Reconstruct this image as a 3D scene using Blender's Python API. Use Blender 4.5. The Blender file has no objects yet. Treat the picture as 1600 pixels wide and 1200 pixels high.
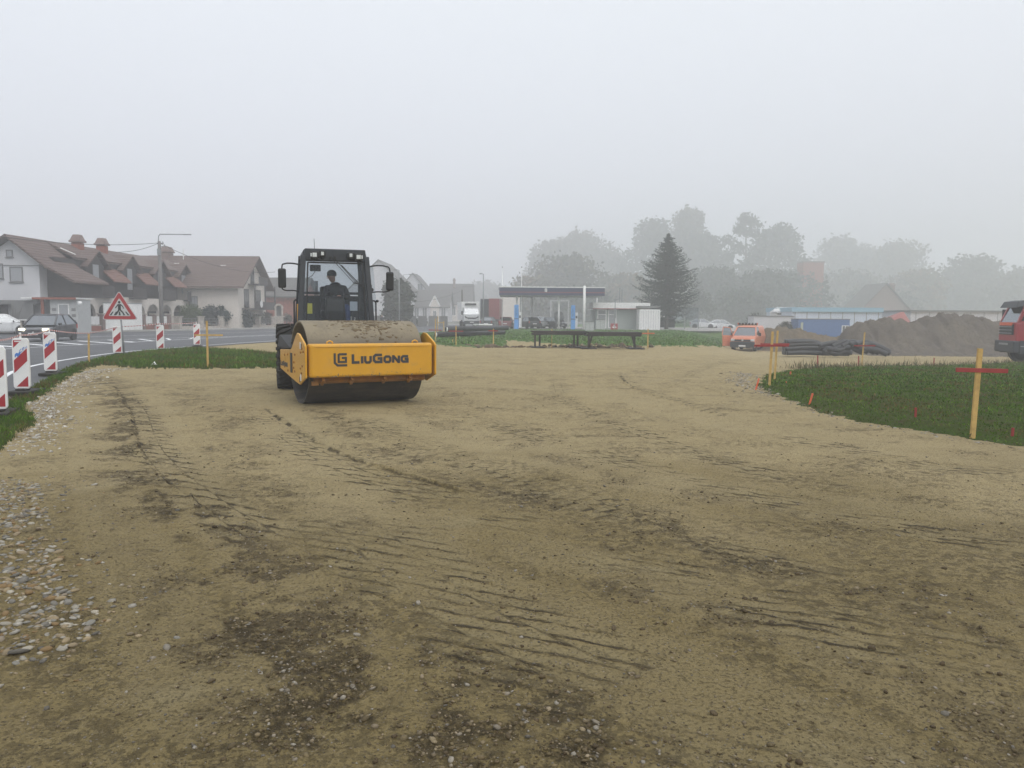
import bpy, math, random
import numpy as np
from mathutils import Vector, Matrix, Euler
random.seed(7)
rng = np.random.default_rng(7)
S = bpy.context.scene
COL = S.collection
PI = math.pi
R = math.radians

# ------------------------------------------------------------------ camera
F = 1230.0
EYE = 1.65
cam_d = bpy.data.cameras.new('camera'); cam = bpy.data.objects.new('camera', cam_d); COL.objects.link(cam)
cam_d.sensor_width = 36.0; cam_d.lens = 36.0 * F / 1600.0
cam_d.clip_start = 0.05; cam_d.clip_end = 3000
PITCH = math.atan(107 / F); ROLL = R(0.4)
CR = Matrix.Rotation(PI/2 - PITCH, 3, 'X') @ Matrix.Rotation(ROLL, 3, 'Z')
cam.matrix_world = Matrix.Translation((0, 0, EYE)) @ CR.to_4x4()
S.camera = cam

# ------------------------------------------------------------------ sky, sun, exposure
SUN_EL, SUN_AZ = R(48), R(150)
W = bpy.data.worlds.new('World'); S.world = W; W.use_nodes = True
wn = W.node_tree.nodes; wl = W.node_tree.links; wn.clear()
wo = wn.new('ShaderNodeOutputWorld'); b1 = wn.new('ShaderNodeBackground'); b2 = wn.new('ShaderNodeBackground'); ad = wn.new('ShaderNodeAddShader')
sky = wn.new('ShaderNodeTexSky'); sky.sky_type = 'NISHITA'; sky.sun_disc = False
sky.sun_elevation = SUN_EL; sky.sun_rotation = SUN_AZ; sky.dust_density = 6; sky.air_density = 1.0
b1.inputs[1].default_value = 0.05
hs = wn.new('ShaderNodeHueSaturation'); hs.inputs['Saturation'].default_value = 0.25
wl.new(sky.outputs[0], hs.inputs['Color']); wl.new(hs.outputs[0], b1.inputs[0])
# overcast layer: the usual luminance law of a fully clouded sky, horizon to zenith
tc = wn.new('ShaderNodeTexCoord'); sx = wn.new('ShaderNodeSeparateXYZ'); mr = wn.new('ShaderNodeMapRange')
mr.inputs[1].default_value = 0.0; mr.inputs[2].default_value = 1.0; mr.inputs[3].default_value = 0.0; mr.inputs[4].default_value = 1.0
wl.new(tc.outputs['Generated'], sx.inputs[0]); wl.new(sx.outputs['Z'], mr.inputs[0])
rp = wn.new('ShaderNodeValToRGB'); rp.color_ramp.elements[0].color = (0.53, 0.555, 0.655, 1); rp.color_ramp.elements[1].color = (1.05, 1.07, 1.12, 1)
e = rp.color_ramp.elements.new(0.38); e.color = (0.74, 0.78, 0.835, 1)
wl.new(mr.outputs[0], rp.inputs[0]); wl.new(rp.outputs[0], b2.inputs[0]); b2.inputs[1].default_value = 1.0
wl.new(b1.outputs[0], ad.inputs[0]); wl.new(b2.outputs[0], ad.inputs[1]); wl.new(ad.outputs[0], wo.inputs[0])
sun_d = bpy.data.lights.new('sun', 'SUN'); sun = bpy.data.objects.new('sun', sun_d); COL.objects.link(sun)
sun_d.energy = 0.5; sun_d.angle = R(30); sun_d.color = (1, 0.96, 0.9)
sv = Vector((math.cos(SUN_EL)*math.sin(SUN_AZ), math.cos(SUN_EL)*math.cos(SUN_AZ), math.sin(SUN_EL)))
sun.rotation_euler = sv.to_track_quat('Z', 'Y').to_euler()
S.view_settings.view_transform = 'Standard'; S.view_settings.look = 'None'
S.view_settings.exposure = 0.08; S.view_settings.gamma = 1.0; S.view_settings.use_curve_mapping = False
S.render.engine = 'CYCLES'
S.cycles.volume_bounces = 3; S.cycles.max_bounces = 7; S.cycles.diffuse_bounces = 3; S.cycles.glossy_bounces = 3
S.cycles.transparent_max_bounces = 10; S.cycles.transmission_bounces = 3
S.cycles.use_denoising = True

# ------------------------------------------------------------------ helpers: terrain
def sm(a, b, x):
    t = np.clip((x - a) / (b - a), 0, 1); return t*t*(3 - 2*t)
_perm = np.random.default_rng(3).permutation(512).astype(np.int64)
_ga = np.random.default_rng(4).uniform(0, 2*PI, 512)
def pn(x, y, s=0):
    x = np.asarray(x, float) + s*17.31; y = np.asarray(y, float) + s*9.77
    xi = np.floor(x).astype(np.int64); yi = np.floor(y).astype(np.int64)
    xf = x - xi; yf = y - yi
    def g(ix, iy, dx, dy):
        h = _perm[(ix + _perm[(iy + s) & 511]) & 511]; a = _ga[h]
        return np.cos(a)*dx + np.sin(a)*dy
    u = xf*xf*xf*(xf*(xf*6-15)+10); v = yf*yf*yf*(yf*(yf*6-15)+10)
    a = g(xi, yi, xf, yf); b = g(xi+1, yi, xf-1, yf); c = g(xi, yi+1, xf, yf-1); d = g(xi+1, yi+1, xf-1, yf-1)
    return 1.5*((a*(1-u)+b*u)*(1-v) + (c*(1-u)+d*u)*v)
def fbm(x, y, s=0, o=4):
    t = 0; a = 1.0; f = 1.0
    for k in range(o): t = t + a*pn(x*f, y*f, s+k*3); a *= .5; f *= 2.03
    return t
def Hm(x, y):
    "large shape of the land: the site drops away on the right beyond the lawn"
    x = np.asarray(x, float); y = np.asarray(y, float)
    u = x - 0.22*y
    t = np.clip((y - 17)/40, 0, 1); t = t*t*(3-2*t)*.35 + t*.65
    return -1.0*t*sm(-1, 5, u)
def ray(px, py):
    d = CR @ Vector(((px-800)/F, -(py-600)/F, -1.0)); return d
def ground(px, py, z0=0.0):
    d = ray(px, py); z = 0.0
    for k in range(60):
        t = (z + z0 - EYE)/d.z; t = min(max(t, 0.1), 900)
        zn = float(Hm(d.x*t, d.y*t)); z = 0.5*z + 0.5*zn
    t = (z + z0 - EYE)/d.z
    return Vector((d.x*t, d.y*t, z))
def atY(px, py, Y):
    d = ray(px, py); t = Y/d.y; return Vector((d.x*t, Y, EYE + d.z*t))
def PX(pts): return [tuple(ground(a, b))[:2] for a, b in pts]

# ------------------------------------------------------------------ helpers: meshes
def tag(o, label=None, cat=None, group=None, kind=None):
    if label: o['label'] = label
    if cat: o['category'] = cat
    if group: o['group'] = group
    if kind: o['kind'] = kind
    return o
def empty(name, loc=(0,0,0), rz=0.0, label=None, cat=None, group=None):
    o = bpy.data.objects.new(name, None); COL.objects.link(o); o.location = loc; o.rotation_euler = (0, 0, rz)
    o.empty_display_size = .2
    return tag(o, label, cat, group)
def copy_tree(o, parent=None, label=None):
    c = o.copy(); COL.objects.link(c); c.parent = parent
    if label: c['label'] = label
    for ch in list(o.children): copy_tree(ch, c)
    return c
class MB:
    def __init__(s): s.v = []; s.f = []; s.c = None
    def add(s, vs, fs):
        n = len(s.v); s.v += [tuple(v) for v in vs]; s.f += [tuple(i+n for i in f) for f in fs]; return s
    def box(s, c, d, rz=0.0, rx=0.0, ry=0.0, taper=1.0):
        hx, hy, hz = d[0]/2, d[1]/2, d[2]/2
        m = Euler((rx, ry, rz)).to_matrix(); c = Vector(c); vs = []
        for z in (-1, 1):
            t = taper if z > 0 else 1
            for x, y in ((-1,-1),(1,-1),(1,1),(-1,1)): vs.append(c + m @ Vector((x*hx*t, y*hy*t, z*hz)))
        return s.add(vs, [(3,2,1,0),(4,5,6,7),(0,1,5,4),(1,2,6,5),(2,3,7,6),(3,0,4,7)])
    def hexa(s, p):   # 8 points: 4 bottom ccw, 4 top ccw
        return s.add(p, [(3,2,1,0),(4,5,6,7),(0,1,5,4),(1,2,6,5),(2,3,7,6),(3,0,4,7)])
    def beam(s, a, b, w, h=None, up=(0,0,1)):
        a = Vector(a); b = Vector(b); h = h or w; d = (b-a).normalized(); u = Vector(up)
        if abs(d.dot(u)) > .95: u = Vector((1,0,0))
        x = d.cross(u).normalized()*w/2; y = x.cross(d).normalized()*h/2
        return s.hexa([a-x-y, a+x-y, a+x+y, a-x+y, b-x-y, b+x-y, b+x+y, b-x+y]) 
    def cyl(s, a, b, r0, r1=None, n=16, cap=True):
        a = Vector(a); b = Vector(b); r1 = r0 if r1 is None else r1; d = (b-a).normalized()
        u = Vector((0,0,1)) if abs(d.z) < .9 else Vector((1,0,0))
        x = d.cross(u).normalized(); y = x.cross(d).normalized(); x = -x
        vs = [a + (x*math.cos(t)+y*math.sin(t))*r0 for t in (2*PI*k/n for k in range(n))]
        vs += [b + (x*math.cos(t)+y*math.sin(t))*r1 for t in (2*PI*k/n for k in range(n))]
        fs = [(k, (k+1) % n, n+(k+1) % n, n+k) for k in range(n)]
        if cap: fs += [tuple(range(n-1, -1, -1)), tuple(range(n, 2*n))]
        return s.add(vs, fs)
    def tube(s, pts, r, n=8, taper=1.0):
        P = [Vector(p) for p in pts]; m = len(P); vs = []; last = None
        for i, p in enumerate(P):
            d = (P[min(i+1, m-1)] - P[max(i-1, 0)]).normalized()
            if last is None: u = Vector((0,0,1)) if abs(d.z) < .9 else Vector((1,0,0)); x = d.cross(u).normalized()
            else: x = (last - d*last.dot(d)).normalized()
            last = x; y = d.cross(x); rr = r*(1 + (taper-1)*i/(m-1))
            vs += [p + (x*math.cos(t)+y*math.sin(t))*rr for t in (2*PI*k/n for k in range(n))]
        fs = [(i*n+k, i*n+(k+1) % n, (i+1)*n+(k+1) % n, (i+1)*n+k) for i in range(m-1) for k in range(n)]
        fs += [tuple(range(n-1, -1, -1)), tuple(range((m-1)*n, m*n))]
        return s.add(vs, fs)
    def prism(s, poly, a, b, axis='x'):
        n = len(poly); mk = {'x': lambda p, t: (t, p[0], p[1]), 'y': lambda p, t: (p[0], t, p[1]), 'z': lambda p, t: (p[0], p[1], t)}[axis]
        vs = [mk(p, a) for p in poly] + [mk(p, b) for p in poly]
        return s.add(vs, [(k, (k+1) % n, n+(k+1) % n, n+k) for k in range(n)] + [tuple(range(n-1, -1, -1)), tuple(range(n, 2*n))])
    def rings(s, rg, cap=True):
        n = len(rg[0]); m = len(rg); vs = [p for r in rg for p in r]
        fs = [(i*n+k, i*n+(k+1) % n, (i+1)*n+(k+1) % n, (i+1)*n+k) for i in range(m-1) for k in range(n)]
        if cap: fs += [tuple(range(n-1, -1, -1)), tuple(range((m-1)*n, m*n))]
        return s.add(vs, fs)
    def lathe(s, prof, c, axis='z', n=24):
        rg = []; c = Vector(c)
        for r, h in prof:
            row = []
            for k in range(n):
                t = 2*PI*k/n; a, b = r*math.cos(t), r*math.sin(t)
                row.append(c + Vector({'z': (a, b, h), 'x': (h, a, b), 'y': (b, h, a)}[axis]))
            rg.append(row)
        return s.rings(rg)
    def ball(s, c, r, n=10):
        r = (r, r, r) if not hasattr(r, '__len__') else r
        rg = []
        for i in range(1, n):
            p = PI*i/n
            rg.append([(c[0]+r[0]*math.sin(p)*math.cos(2*PI*k/(2*n)), c[1]+r[1]*math.sin(p)*math.sin(2*PI*k/(2*n)), c[2]-r[2]*math.cos(p)) for k in range(2*n)])
        return s.rings(rg)
    def quad(s, a, b, c, d): return s.add([a, b, c, d], [(0, 1, 2, 3)])
    def build(s, name, mat, parent=None, bevel=0, smooth=False, seg=2, loc=None):
        me = bpy.data.meshes.new(name); me.from_pydata(s.v, [], s.f); me.update()
        import bmesh
        bm = bmesh.new(); bm.from_mesh(me); bmesh.ops.recalc_face_normals(bm, faces=bm.faces); bm.to_mesh(me); bm.free()
        me.materials.append(mat)
        if smooth: me.polygons.foreach_set('use_smooth', [True]*len(me.polygons))
        o = bpy.data.objects.new(name, me); COL.objects.link(o); o.parent = parent
        if loc: o.location = loc
        if bevel:
            b = o.modifiers.new('bevel', 'BEVEL'); b.width = bevel; b.segments = seg; b.limit_method = 'ANGLE'; b.angle_limit = R(35)
            if smooth is False: me.polygons.foreach_set('use_smooth', [False]*len(me.polygons))
        return o
def np_mesh(name, V, Fq, mat, parent=None, attrs=None, smooth=True, link=True):
    "fast mesh from arrays; Fq is (n,3) or (n,4)"
    me = bpy.data.meshes.new(name); n, k = Fq.shape
    me.vertices.add(len(V)); me.vertices.foreach_set('co', np.ascontiguousarray(V, np.float32).ravel())
    me.loops.add(n*k); me.loops.foreach_set('vertex_index', np.ascontiguousarray(Fq, np.int32).ravel())
    me.polygons.add(n); me.polygons.foreach_set('loop_start', np.arange(0, n*k, k, dtype=np.int32))
    me.polygons.foreach_set('use_smooth', np.full(n, smooth))
    me.update(calc_edges=True)
    for an, (typ, arr) in (attrs or {}).items():
        at = me.attributes.new(an, typ, 'POINT')
        at.data.foreach_set('value' if typ == 'FLOAT' else ('color' if 'COLOR' in typ else 'vector'), np.ascontiguousarray(arr, np.float32).ravel())
    me.materials.append(mat)
    o = bpy.data.objects.new(name, me)
    if link: COL.objects.link(o)
    o.parent = parent
    return o
def inpoly(x, y, poly):
    x = np.asarray(x); y = np.asarray(y); c = np.zeros(x.shape, bool); n = len(poly); j = n-1
    for i in range(n):
        xi, yi = poly[i]; xj, yj = poly[j]
        if yi != yj:
            c ^= ((yi > y) != (yj > y)) & (x < (xj-xi)*(y-yi)/(yj-yi)+xi)
        j = i
    return c
def polydist(x, y, pts):
    "distance, signed side offset (left positive), arclength to a polyline"
    best = np.full(x.shape, 1e9); sd = np.zeros(x.shape); sl = np.zeros(x.shape); L = 0
    for (x0, y0), (x1, y1) in zip(pts[:-1], pts[1:]):
        dx, dy = x1-x0, y1-y0; l = math.hypot(dx, dy) + 1e-9
        t = np.clip(((x-x0)*dx+(y-y0)*dy)/(l*l), 0, 1)
        ex = x-(x0+t*dx); ey = y-(y0+t*dy); d = np.hypot(ex, ey)
        m = d < best; best = np.where(m, d, best)
        side = (dx*(y-y0)-dy*(x-x0))/l
        sd = np.where(m, np.where(side > 0, d, -d), sd); sl = np.where(m, L+t*l, sl); L += l
    return best, sd, sl, L
def smooth_line(pts, n=6):
    P = [pts[0]]+list(pts)+[pts[-1]]; out = []
    for i in range(1, len(P)-2):
        p0, p1, p2, p3 = P[i-1], P[i], P[i+1], P[i+2]
        for k in range(n):
            t = k/n
            out.append(tuple(.5*((2*b)+(-a+c)*t+(2*a-5*b+4*c-d)*t*t+(-a+3*b-3*c+d)*t**3) for a, b, c, d in zip(p0, p1, p2, p3)))
    out.append(tuple(pts[-1])); return out

# ------------------------------------------------------------------ materials
def pbr(name, col, rough=.6, metal=0.0, var=0.0, vscale=4.0, bump=0.0, bscale=30.0, emit=None, est=0, dirt=None, damt=.0, dscale=2.0, spec=.5, coat=0.0):
    m = bpy.data.materials.new(name); m.use_nodes = True; N = m.node_tree.nodes; L = m.node_tree.links
    p = N['Principled BSDF']; p.inputs['Roughness'].default_value = rough; p.inputs['Metallic'].default_value = metal
    p.inputs['Specular IOR Level'].default_value = spec
    p.inputs['Coat Weight'].default_value = coat
    base = N.new('ShaderNodeRGB'); base.outputs[0].default_value = (*col, 1); out = base.outputs[0]
    tcn = N.new('ShaderNodeTexCoord')
    if var:
        nz = N.new('ShaderNodeTexNoise'); nz.inputs['Scale'].default_value = vscale; nz.inputs['Detail'].default_value = 6
        L.new(tcn.outputs['Object'], nz.inputs['Vector'])
        mp = N.new('ShaderNodeMapRange'); mp.inputs[1].default_value = .3; mp.inputs[2].default_value = .7; mp.inputs[3].default_value = 1-var; mp.inputs[4].default_value = 1+var
        L.new(nz.outputs[0], mp.inputs[0])
        mx = N.new('ShaderNodeVectorMath'); mx.operation = 'SCALE'; L.new(out, mx.inputs[0]); L.new(mp.outputs[0], mx.inputs['Scale']); out = mx.outputs[0]
    if dirt:
        nz = N.new('ShaderNodeTexNoise'); nz.inputs['Scale'].default_value = dscale; nz.inputs['Detail'].default_value = 8; nz.inputs['Roughness'].default_value = .65
        L.new(tcn.outputs['Object'], nz.inputs['Vector'])
        mp = N.new('ShaderNodeMapRange'); mp.inputs[1].default_value = .62-.4*damt; mp.inputs[2].default_value = .72; mp.inputs[4].default_value = min(1, damt+.3)
        L.new(nz.outputs[0], mp.inputs[0])
        mx = N.new('ShaderNodeMix'); mx.data_type = 'RGBA'; L.new(mp.outputs[0], mx.inputs[0]); L.new(out, mx.inputs[6]); mx.inputs[7].default_value = (*dirt, 1); out = mx.outputs[2]
        rr = N.new('ShaderNodeMapRange'); rr.inputs[3].default_value = rough; rr.inputs[4].default_value = .9; L.new(mp.outputs[0], rr.inputs[0]); L.new(rr.outputs[0], p.inputs['Roughness'])
    L.new(out, p.inputs['Base Color'])
    if bump:
        nb = N.new('ShaderNodeTexNoise'); nb.inputs['Scale'].default_value = bscale; nb.inputs['Detail'].default_value = 5
        L.new(tcn.outputs['Object'], nb.inputs['Vector'])
        bp = N.new('ShaderNodeBump'); bp.inputs['Strength'].default_value = bump; bp.inputs['Distance'].default_value = .02
        L.new(nb.outputs[0], bp.inputs['Height']); L.new(bp.outputs[0], p.inputs['Normal'])
    if emit:
        p.inputs['Emission Color'].default_value = (*emit, 1); p.inputs['Emission Strength'].default_value = est
    return m
def glass(name, tint=(.75,.8,.8), refl=.12, rough=.03):
    m = bpy.data.materials.new(name); m.use_nodes = True; N = m.node_tree.nodes; L = m.node_tree.links; N.clear()
    o = N.new('ShaderNodeOutputMaterial'); t = N.new('ShaderNodeBsdfTransparent'); g = N.new('ShaderNodeBsdfGlossy'); mx = N.new('ShaderNodeMixShader')
    t.inputs[0].default_value = (*tint, 1); g.inputs['Roughness'].default_value = rough; g.inputs[0].default_value = (.9,.95,1,1)
    fr = N.new('ShaderNodeFresnel'); fr.inputs[0].default_value = 1.45; a = N.new('ShaderNodeMath'); a.operation = 'ADD'; a.inputs[1].default_value = refl; a.use_clamp = True
    L.new(fr.outputs[0], a.inputs[0]); L.new(a.outputs[0], mx.inputs[0]); L.new(t.outputs[0], mx.inputs[1]); L.new(g.outputs[0], mx.inputs[2]); L.new(mx.outputs[0], o.inputs[0])
    return m
M = {}
def attr_mat(name, rough=.8, bump=0, bscale=60, var=.15, vscale=40, spec=.3, trans=0):
    "material whose own colour comes from the colour attribute 'tint'"
    m = bpy.data.materials.new(name); m.use_nodes = True; N = m.node_tree.nodes; L = m.node_tree.links; p = N['Principled BSDF']
    at = N.new('ShaderNodeAttribute'); at.attribute_name = 'tint'
    tcn = N.new('ShaderNodeTexCoord'); nz = N.new('ShaderNodeTexNoise'); nz.inputs['Scale'].default_value = vscale; nz.inputs['Detail'].default_value = 4
    L.new(tcn.outputs['Object'], nz.inputs['Vector'])
    mp = N.new('ShaderNodeMapRange'); mp.inputs[1].default_value = .3; mp.inputs[2].default_value = .7; mp.inputs[3].default_value = 1-var; mp.inputs[4].default_value = 1+var
    L.new(nz.outputs[0], mp.inputs[0]); mx = N.new('ShaderNodeVectorMath'); mx.operation = 'SCALE'
    L.new(at.outputs['Color'], mx.inputs[0]); L.new(mp.outputs[0], mx.inputs['Scale']); L.new(mx.outputs[0], p.inputs['Base Color'])
    p.inputs['Roughness'].default_value = rough; p.inputs['Specular IOR Level'].default_value = spec
    if bump:
        bp = N.new('ShaderNodeBump'); bp.inputs['Strength'].default_value = bump; bp.inputs['Distance'].default_value = .01
        L.new(nz.outputs[0], bp.inputs['Height']); L.new(bp.outputs[0], p.inputs['Normal'])
    return m
M['stone'] = attr_mat('pebble_stone', .75, .3)
M['leaf'] = attr_mat('leaf', .7, 0, var=.2, vscale=1.5, spec=.12)
M['grass'] = attr_mat('grass_blade', .7, 0, var=.3, vscale=.9, spec=.1)
M['yellow'] = pbr('machine_yellow_paint', (.61,.305,.010), .36, var=.05, vscale=3, bump=.03, bscale=6, dirt=(.27,.2,.1), damt=.16, dscale=3, coat=.25)
M['yellow_worn'] = pbr('worn_yellow_paint', (.33,.14,.015), .6, var=.2, vscale=8, dirt=(.16,.11,.06), damt=.4, dscale=5)
M['cabgrey'] = pbr('cab_dark_grey_paint', (.026,.03,.037), .55, var=.1, vscale=5, dirt=(.07,.07,.065), damt=.02, dscale=4)
M['black'] = pbr('black_plastic', (.008,.008,.009), .55, var=.2, vscale=10)
M['rubber'] = pbr('tyre_rubber', (.02,.018,.016), .85, var=.2, vscale=6, bump=.3, bscale=60, dirt=(.10,.08,.055), damt=.15, dscale=4)
M['decal'] = pbr('dark_decal', (.035,.036,.04), .5)
M['chrome'] = pbr('metal_bright', (.6,.6,.6), .3, .9)
M['steel'] = pbr('galvanised_steel', (.25,.26,.27), .5, .3, var=.15, vscale=5)
M['lens'] = pbr('lamp_lens', (.6,.62,.62), .25, .0, var=.15, vscale=40)
M['glass'] = glass('cab_glass', (.72,.75,.77), .0)
M['carglass'] = glass('car_glass', (.12,.14,.15), .19, .06)
M['whitecar'] = pbr('white_car_paint', (.62,.63,.64), .3, coat=.5)
M['darkcar'] = pbr('dark_car_paint', (.018,.019,.024), .3, .0, coat=.5)
M['redcar'] = pbr('red_car_paint', (.24,.04,.042), .35, coat=.5)
M['orange'] = pbr('orange_van_paint', (.60,.20,.11), .4, coat=.3, dirt=(.3,.2,.13), damt=.05)
M['redtruck'] = pbr('red_truck_paint', (.33,.022,.03), .4, coat=.3, dirt=(.2,.12,.09), damt=.1, dscale=3)
M['headlight_on'] = pbr('lit_headlamp', (.9,.88,.7), .3, emit=(1,.93,.62), est=2.2)
M['headlight'] = pbr('headlamp', (.55,.56,.58), .2)
M['taillight'] = pbr('tail_lamp', (.35,.02,.02), .3)
M['plate'] = pbr('number_plate_white', (.7,.7,.7), .5)
M['white'] = pbr('white_paint', (.74,.74,.73), .55, var=.06, vscale=3, dirt=(.4,.38,.34), damt=.05)
M['red'] = pbr('red_reflective', (.34,.02,.028), .45, var=.08, vscale=6)
M['signred'] = pbr('sign_red', (.33,.025,.03), .4, var=.05)
M['blue_print'] = pbr('blue_print', (.06,.18,.5), .5)
M['wood'] = pbr('stake_wood', (.5,.33,.11), .7, var=.2, vscale=9, bump=.2, bscale=40, dirt=(.25,.17,.08), damt=.1)
M['redwood'] = pbr('red_painted_wood', (.28,.03,.028), .6, var=.15, vscale=9)
M['orangewood'] = pbr('orange_painted_wood', (.62,.12,.05), .6, var=.15, vscale=9)
M['asphalt'] = pbr('asphalt', (.075,.078,.085), .75, var=.18, vscale=.6, bump=.25, bscale=80)
M['paint'] = pbr('road_marking_paint', (.74,.75,.76), .6, var=.15, vscale=2, dirt=(.2,.2,.2), damt=.1, dscale=3)
M['concrete'] = pbr('concrete', (.33,.32,.30), .85, var=.15, vscale=1.5, bump=.2, bscale=30)
M['paving'] = pbr('pavement_slab', (.3,.29,.275), .85, var=.15, vscale=1.0)
M['plaster_white'] = pbr('white_plaster', (.5,.5,.52), .85, var=.06, vscale=.7, dirt=(.35,.34,.32), damt=.05, dscale=.5)
M['plaster_cream'] = pbr('cream_plaster', (.62,.57,.52), .85, var=.06, vscale=.6, dirt=(.38,.35,.3), damt=.06, dscale=.5)
M['brick'] = pbr('red_brick', (.26,.085,.055), .85, var=.2, vscale=3)
M['brick_grey'] = pbr('weathered_brick', (.2,.14,.125), .85, var=.2, vscale=3, bump=.3, bscale=10)
M['timber_dark'] = pbr('dark_brown_timber', (.05,.042,.042), .7, var=.2, vscale=2)
M['winglass'] = pbr('window_glass', (.08,.09,.10), .12, spec=.8)
M['curtain'] = pbr('curtained_window', (.3,.31,.33), .3)
M['stonewall'] = pbr('pale_stone', (.42,.38,.34), .85, var=.3, vscale=5, bump=.4, bscale=9)
M['fencebar'] = pbr('fence_rail', (.16,.16,.16), .6)
M['bark'] = pbr('bark', (.07,.06,.05), .9, var=.2, vscale=4, bump=.5, bscale=12)
M['navy'] = pbr('navy_fascia', (.028,.035,.09), .45)
M['skyblue'] = pbr('sky_blue_panel', (.09,.3,.66), .4, var=.05)
M['paleblue'] = pbr('pale_blue_trim', (.24,.40,.50), .5)
M['bluecont'] = pbr('blue_container_paint', (.06,.13,.30), .5, var=.08)
M['hallwall'] = pbr('pale_panel_wall', (.5,.56,.66), .5, var=.04)
M['pipe'] = pbr('black_corrugated_pipe', (.022,.023,.026), .45, var=.3, vscale=3)
M['rust'] = pbr('rusty_steel', (.028,.023,.02), .75, var=.35, vscale=4, dirt=(.09,.065,.04), damt=.1)
M['skin'] = pbr('skin', (.42,.24,.17), .6)
M['jacket'] = pbr('black_jacket', (.016,.018,.024), .8, var=.2, vscale=12)
M['jeans'] = pbr('blue_jeans', (.05,.085,.22), .85, var=.2, vscale=12)
M['hut'] = pbr('painted_hut_board', (.42,.43,.43), .7, var=.1)
# ------------------------------------------------------------------ regions of the land (world outlines)
LAWN = PX([(1184,603),(1196,612),(1215,620),(1260,635),(1300,650),(1350,660),(1400,668),(1450,675),(1520,687),(1600,697),(1760,716),(2100,760),(2600,700),(2300,560),(1800,560),(1600,566),(1500,571),(1400,573),(1300,574),(1250,577),(1200,585)])
VERGE = PX([(-260,900),(-60,740),(0,702),(30,678),(58,660),(44,647),(36,635),(62,624),(84,606),(92,597),(114,586),(139,575),(165,571),(208,575),(260,577),(340,577),(437,576),(440,556),(395,551),(345,548),(300,546),(256,549),(208,554),(152,564),(106,576),(60,599),(20,613),(-60,660),(-330,800)])
NEAR_EDGE = [(-3.2,2),(-5.2,6),(-7.3,10),(-10.0,16),(-13.0,23),(-14.4,27),(-15.4,32),(-15.2,36),(-14.8,42),(-13.2,50),(-11.2,60),(-8.9,72),(-6.6,84),(-3.5,98),(3,125),(14,160),(40,230)]
FAR_EDGE = [(-70,2),(-70,6),(-70,10),(-70,16),(-66,23),(-62,30),(-54,40),(-47,50),(-38.5,57),(-36,61),(-34.5,65),(-32.5,70),(-29.5,77),(-26,88),(-22,100),(-12,125),(0,160),(28,230)]
ROAD = NEAR_EDGE + FAR_EDGE[::-1]
FARGRASS = PX([(655,534),(700,541),(745,543),(790,541),(790,532),(850,536),(905,541),(960,541.5),(1000,541.5),(1030,541.5),(1060,541.5),(1085,541.5),(1110,541.5),(1134,541.5),(1150,532),(1180,524)]) + [(40,95),(90,120),(300,300),(300,690),(-60,690),(40,230),(14,160),(3,125),(-3,98),(-5.9,84),(-8.1,72),(-10.4,60)]
FORE = [(-3.2,93),(30,93),(34,120),(3.5,120),(-2.4,98)]
def region(x, y):
    x = np.asarray(x, float); y = np.asarray(y, float)
    a = .05*fbm(x*2.2, y*2.2, 5, 3); b = .05*fbm(x*2.2+9, y*2.2, 9, 3)
    sc = np.clip(y/15, .6, 6)
    xw, yw = x + a*sc*2.2, y + b*sc*2.2
    r = np.zeros(x.shape, int)                       # 0 yard
    r[inpoly(xw, yw, FARGRASS)] = 3
    r[(y < -1) | (x < -72) | (y > 240)] = 3
    c1 = .16*fbm(x*1.6, y*1.6, 15, 4); c2 = .16*fbm(x*1.6+5, y*1.6, 19, 4)
    r[inpoly(xw+c1, yw+c2*1.5, LAWN)] = 1
    r[inpoly(xw, yw, VERGE)] = 2
    r[inpoly(x, y, ROAD)] = 4
    left = (x < np.interp(y, [p[1] for p in FAR_EDGE], [p[0] for p in FAR_EDGE])) & (y > 2)
    r[left & (r != 4)] = 5
    return r
# strips worked by wheels and the drum (polyline in world, half width)
def line(px): return smooth_line(PX(px), 6)
DAMP = [ (line([(150,590),(190,640),(205,690),(222,740),(290,800),(350,860),(430,960),(560,1080),(700,1200)]), .52, 1.1),
 (line([(390,900),(430,975),(520,1060),(640,1110),(800,1160),(940,1230)]), .6, 1.2),
 (line([(500,640),(600,695),(700,735),(850,785),(1000,825),(1150,868),(1300,905),(1500,955)]), .33, .85),
 (line([(960,915),(1060,945),(1180,985),(1270,1030),(1400,1085),(1600,1170)]), .3, .75),
 (line([(620,645),(760,682),(900,728),(1020,760),(1180,790),(1300,812),(1600,835)]), .35, .6),
 (line([(240,597),(330,640),(400,700),(450,770),(560,830)]), .42, .6),
 (line([(1120,845),(1240,880),(1420,945),(1600,1010)]), .26, .85),
 (line([(700,1000),(900,900),(1000,880)]), .5, .45),
 (line([(640,600),(800,610),(900,630),(1010,640),(1110,640)]), .4, .25),
 (line([(1290,900),(1420,930),(1620,990)]), .25, .5) ]
EDGE = [ (line([(172,600),(186,618),(197,640),(207,665),(214,695),(232,727),(262,757),(325,798),(380,850)]), .018, -1),
 (line([(409,635),(450,661),(495,689),(562,721),(637,744),(710,766),(790,791)]), .02, 1),
 (line([(965,584),(979,601),(1014,617),(1053,630),(1110,645),(1180,660)]), .025, -1),
 (line([(1080,600),(1101,608),(1140,618),(1165,626)]), .02, -1) ]
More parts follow.
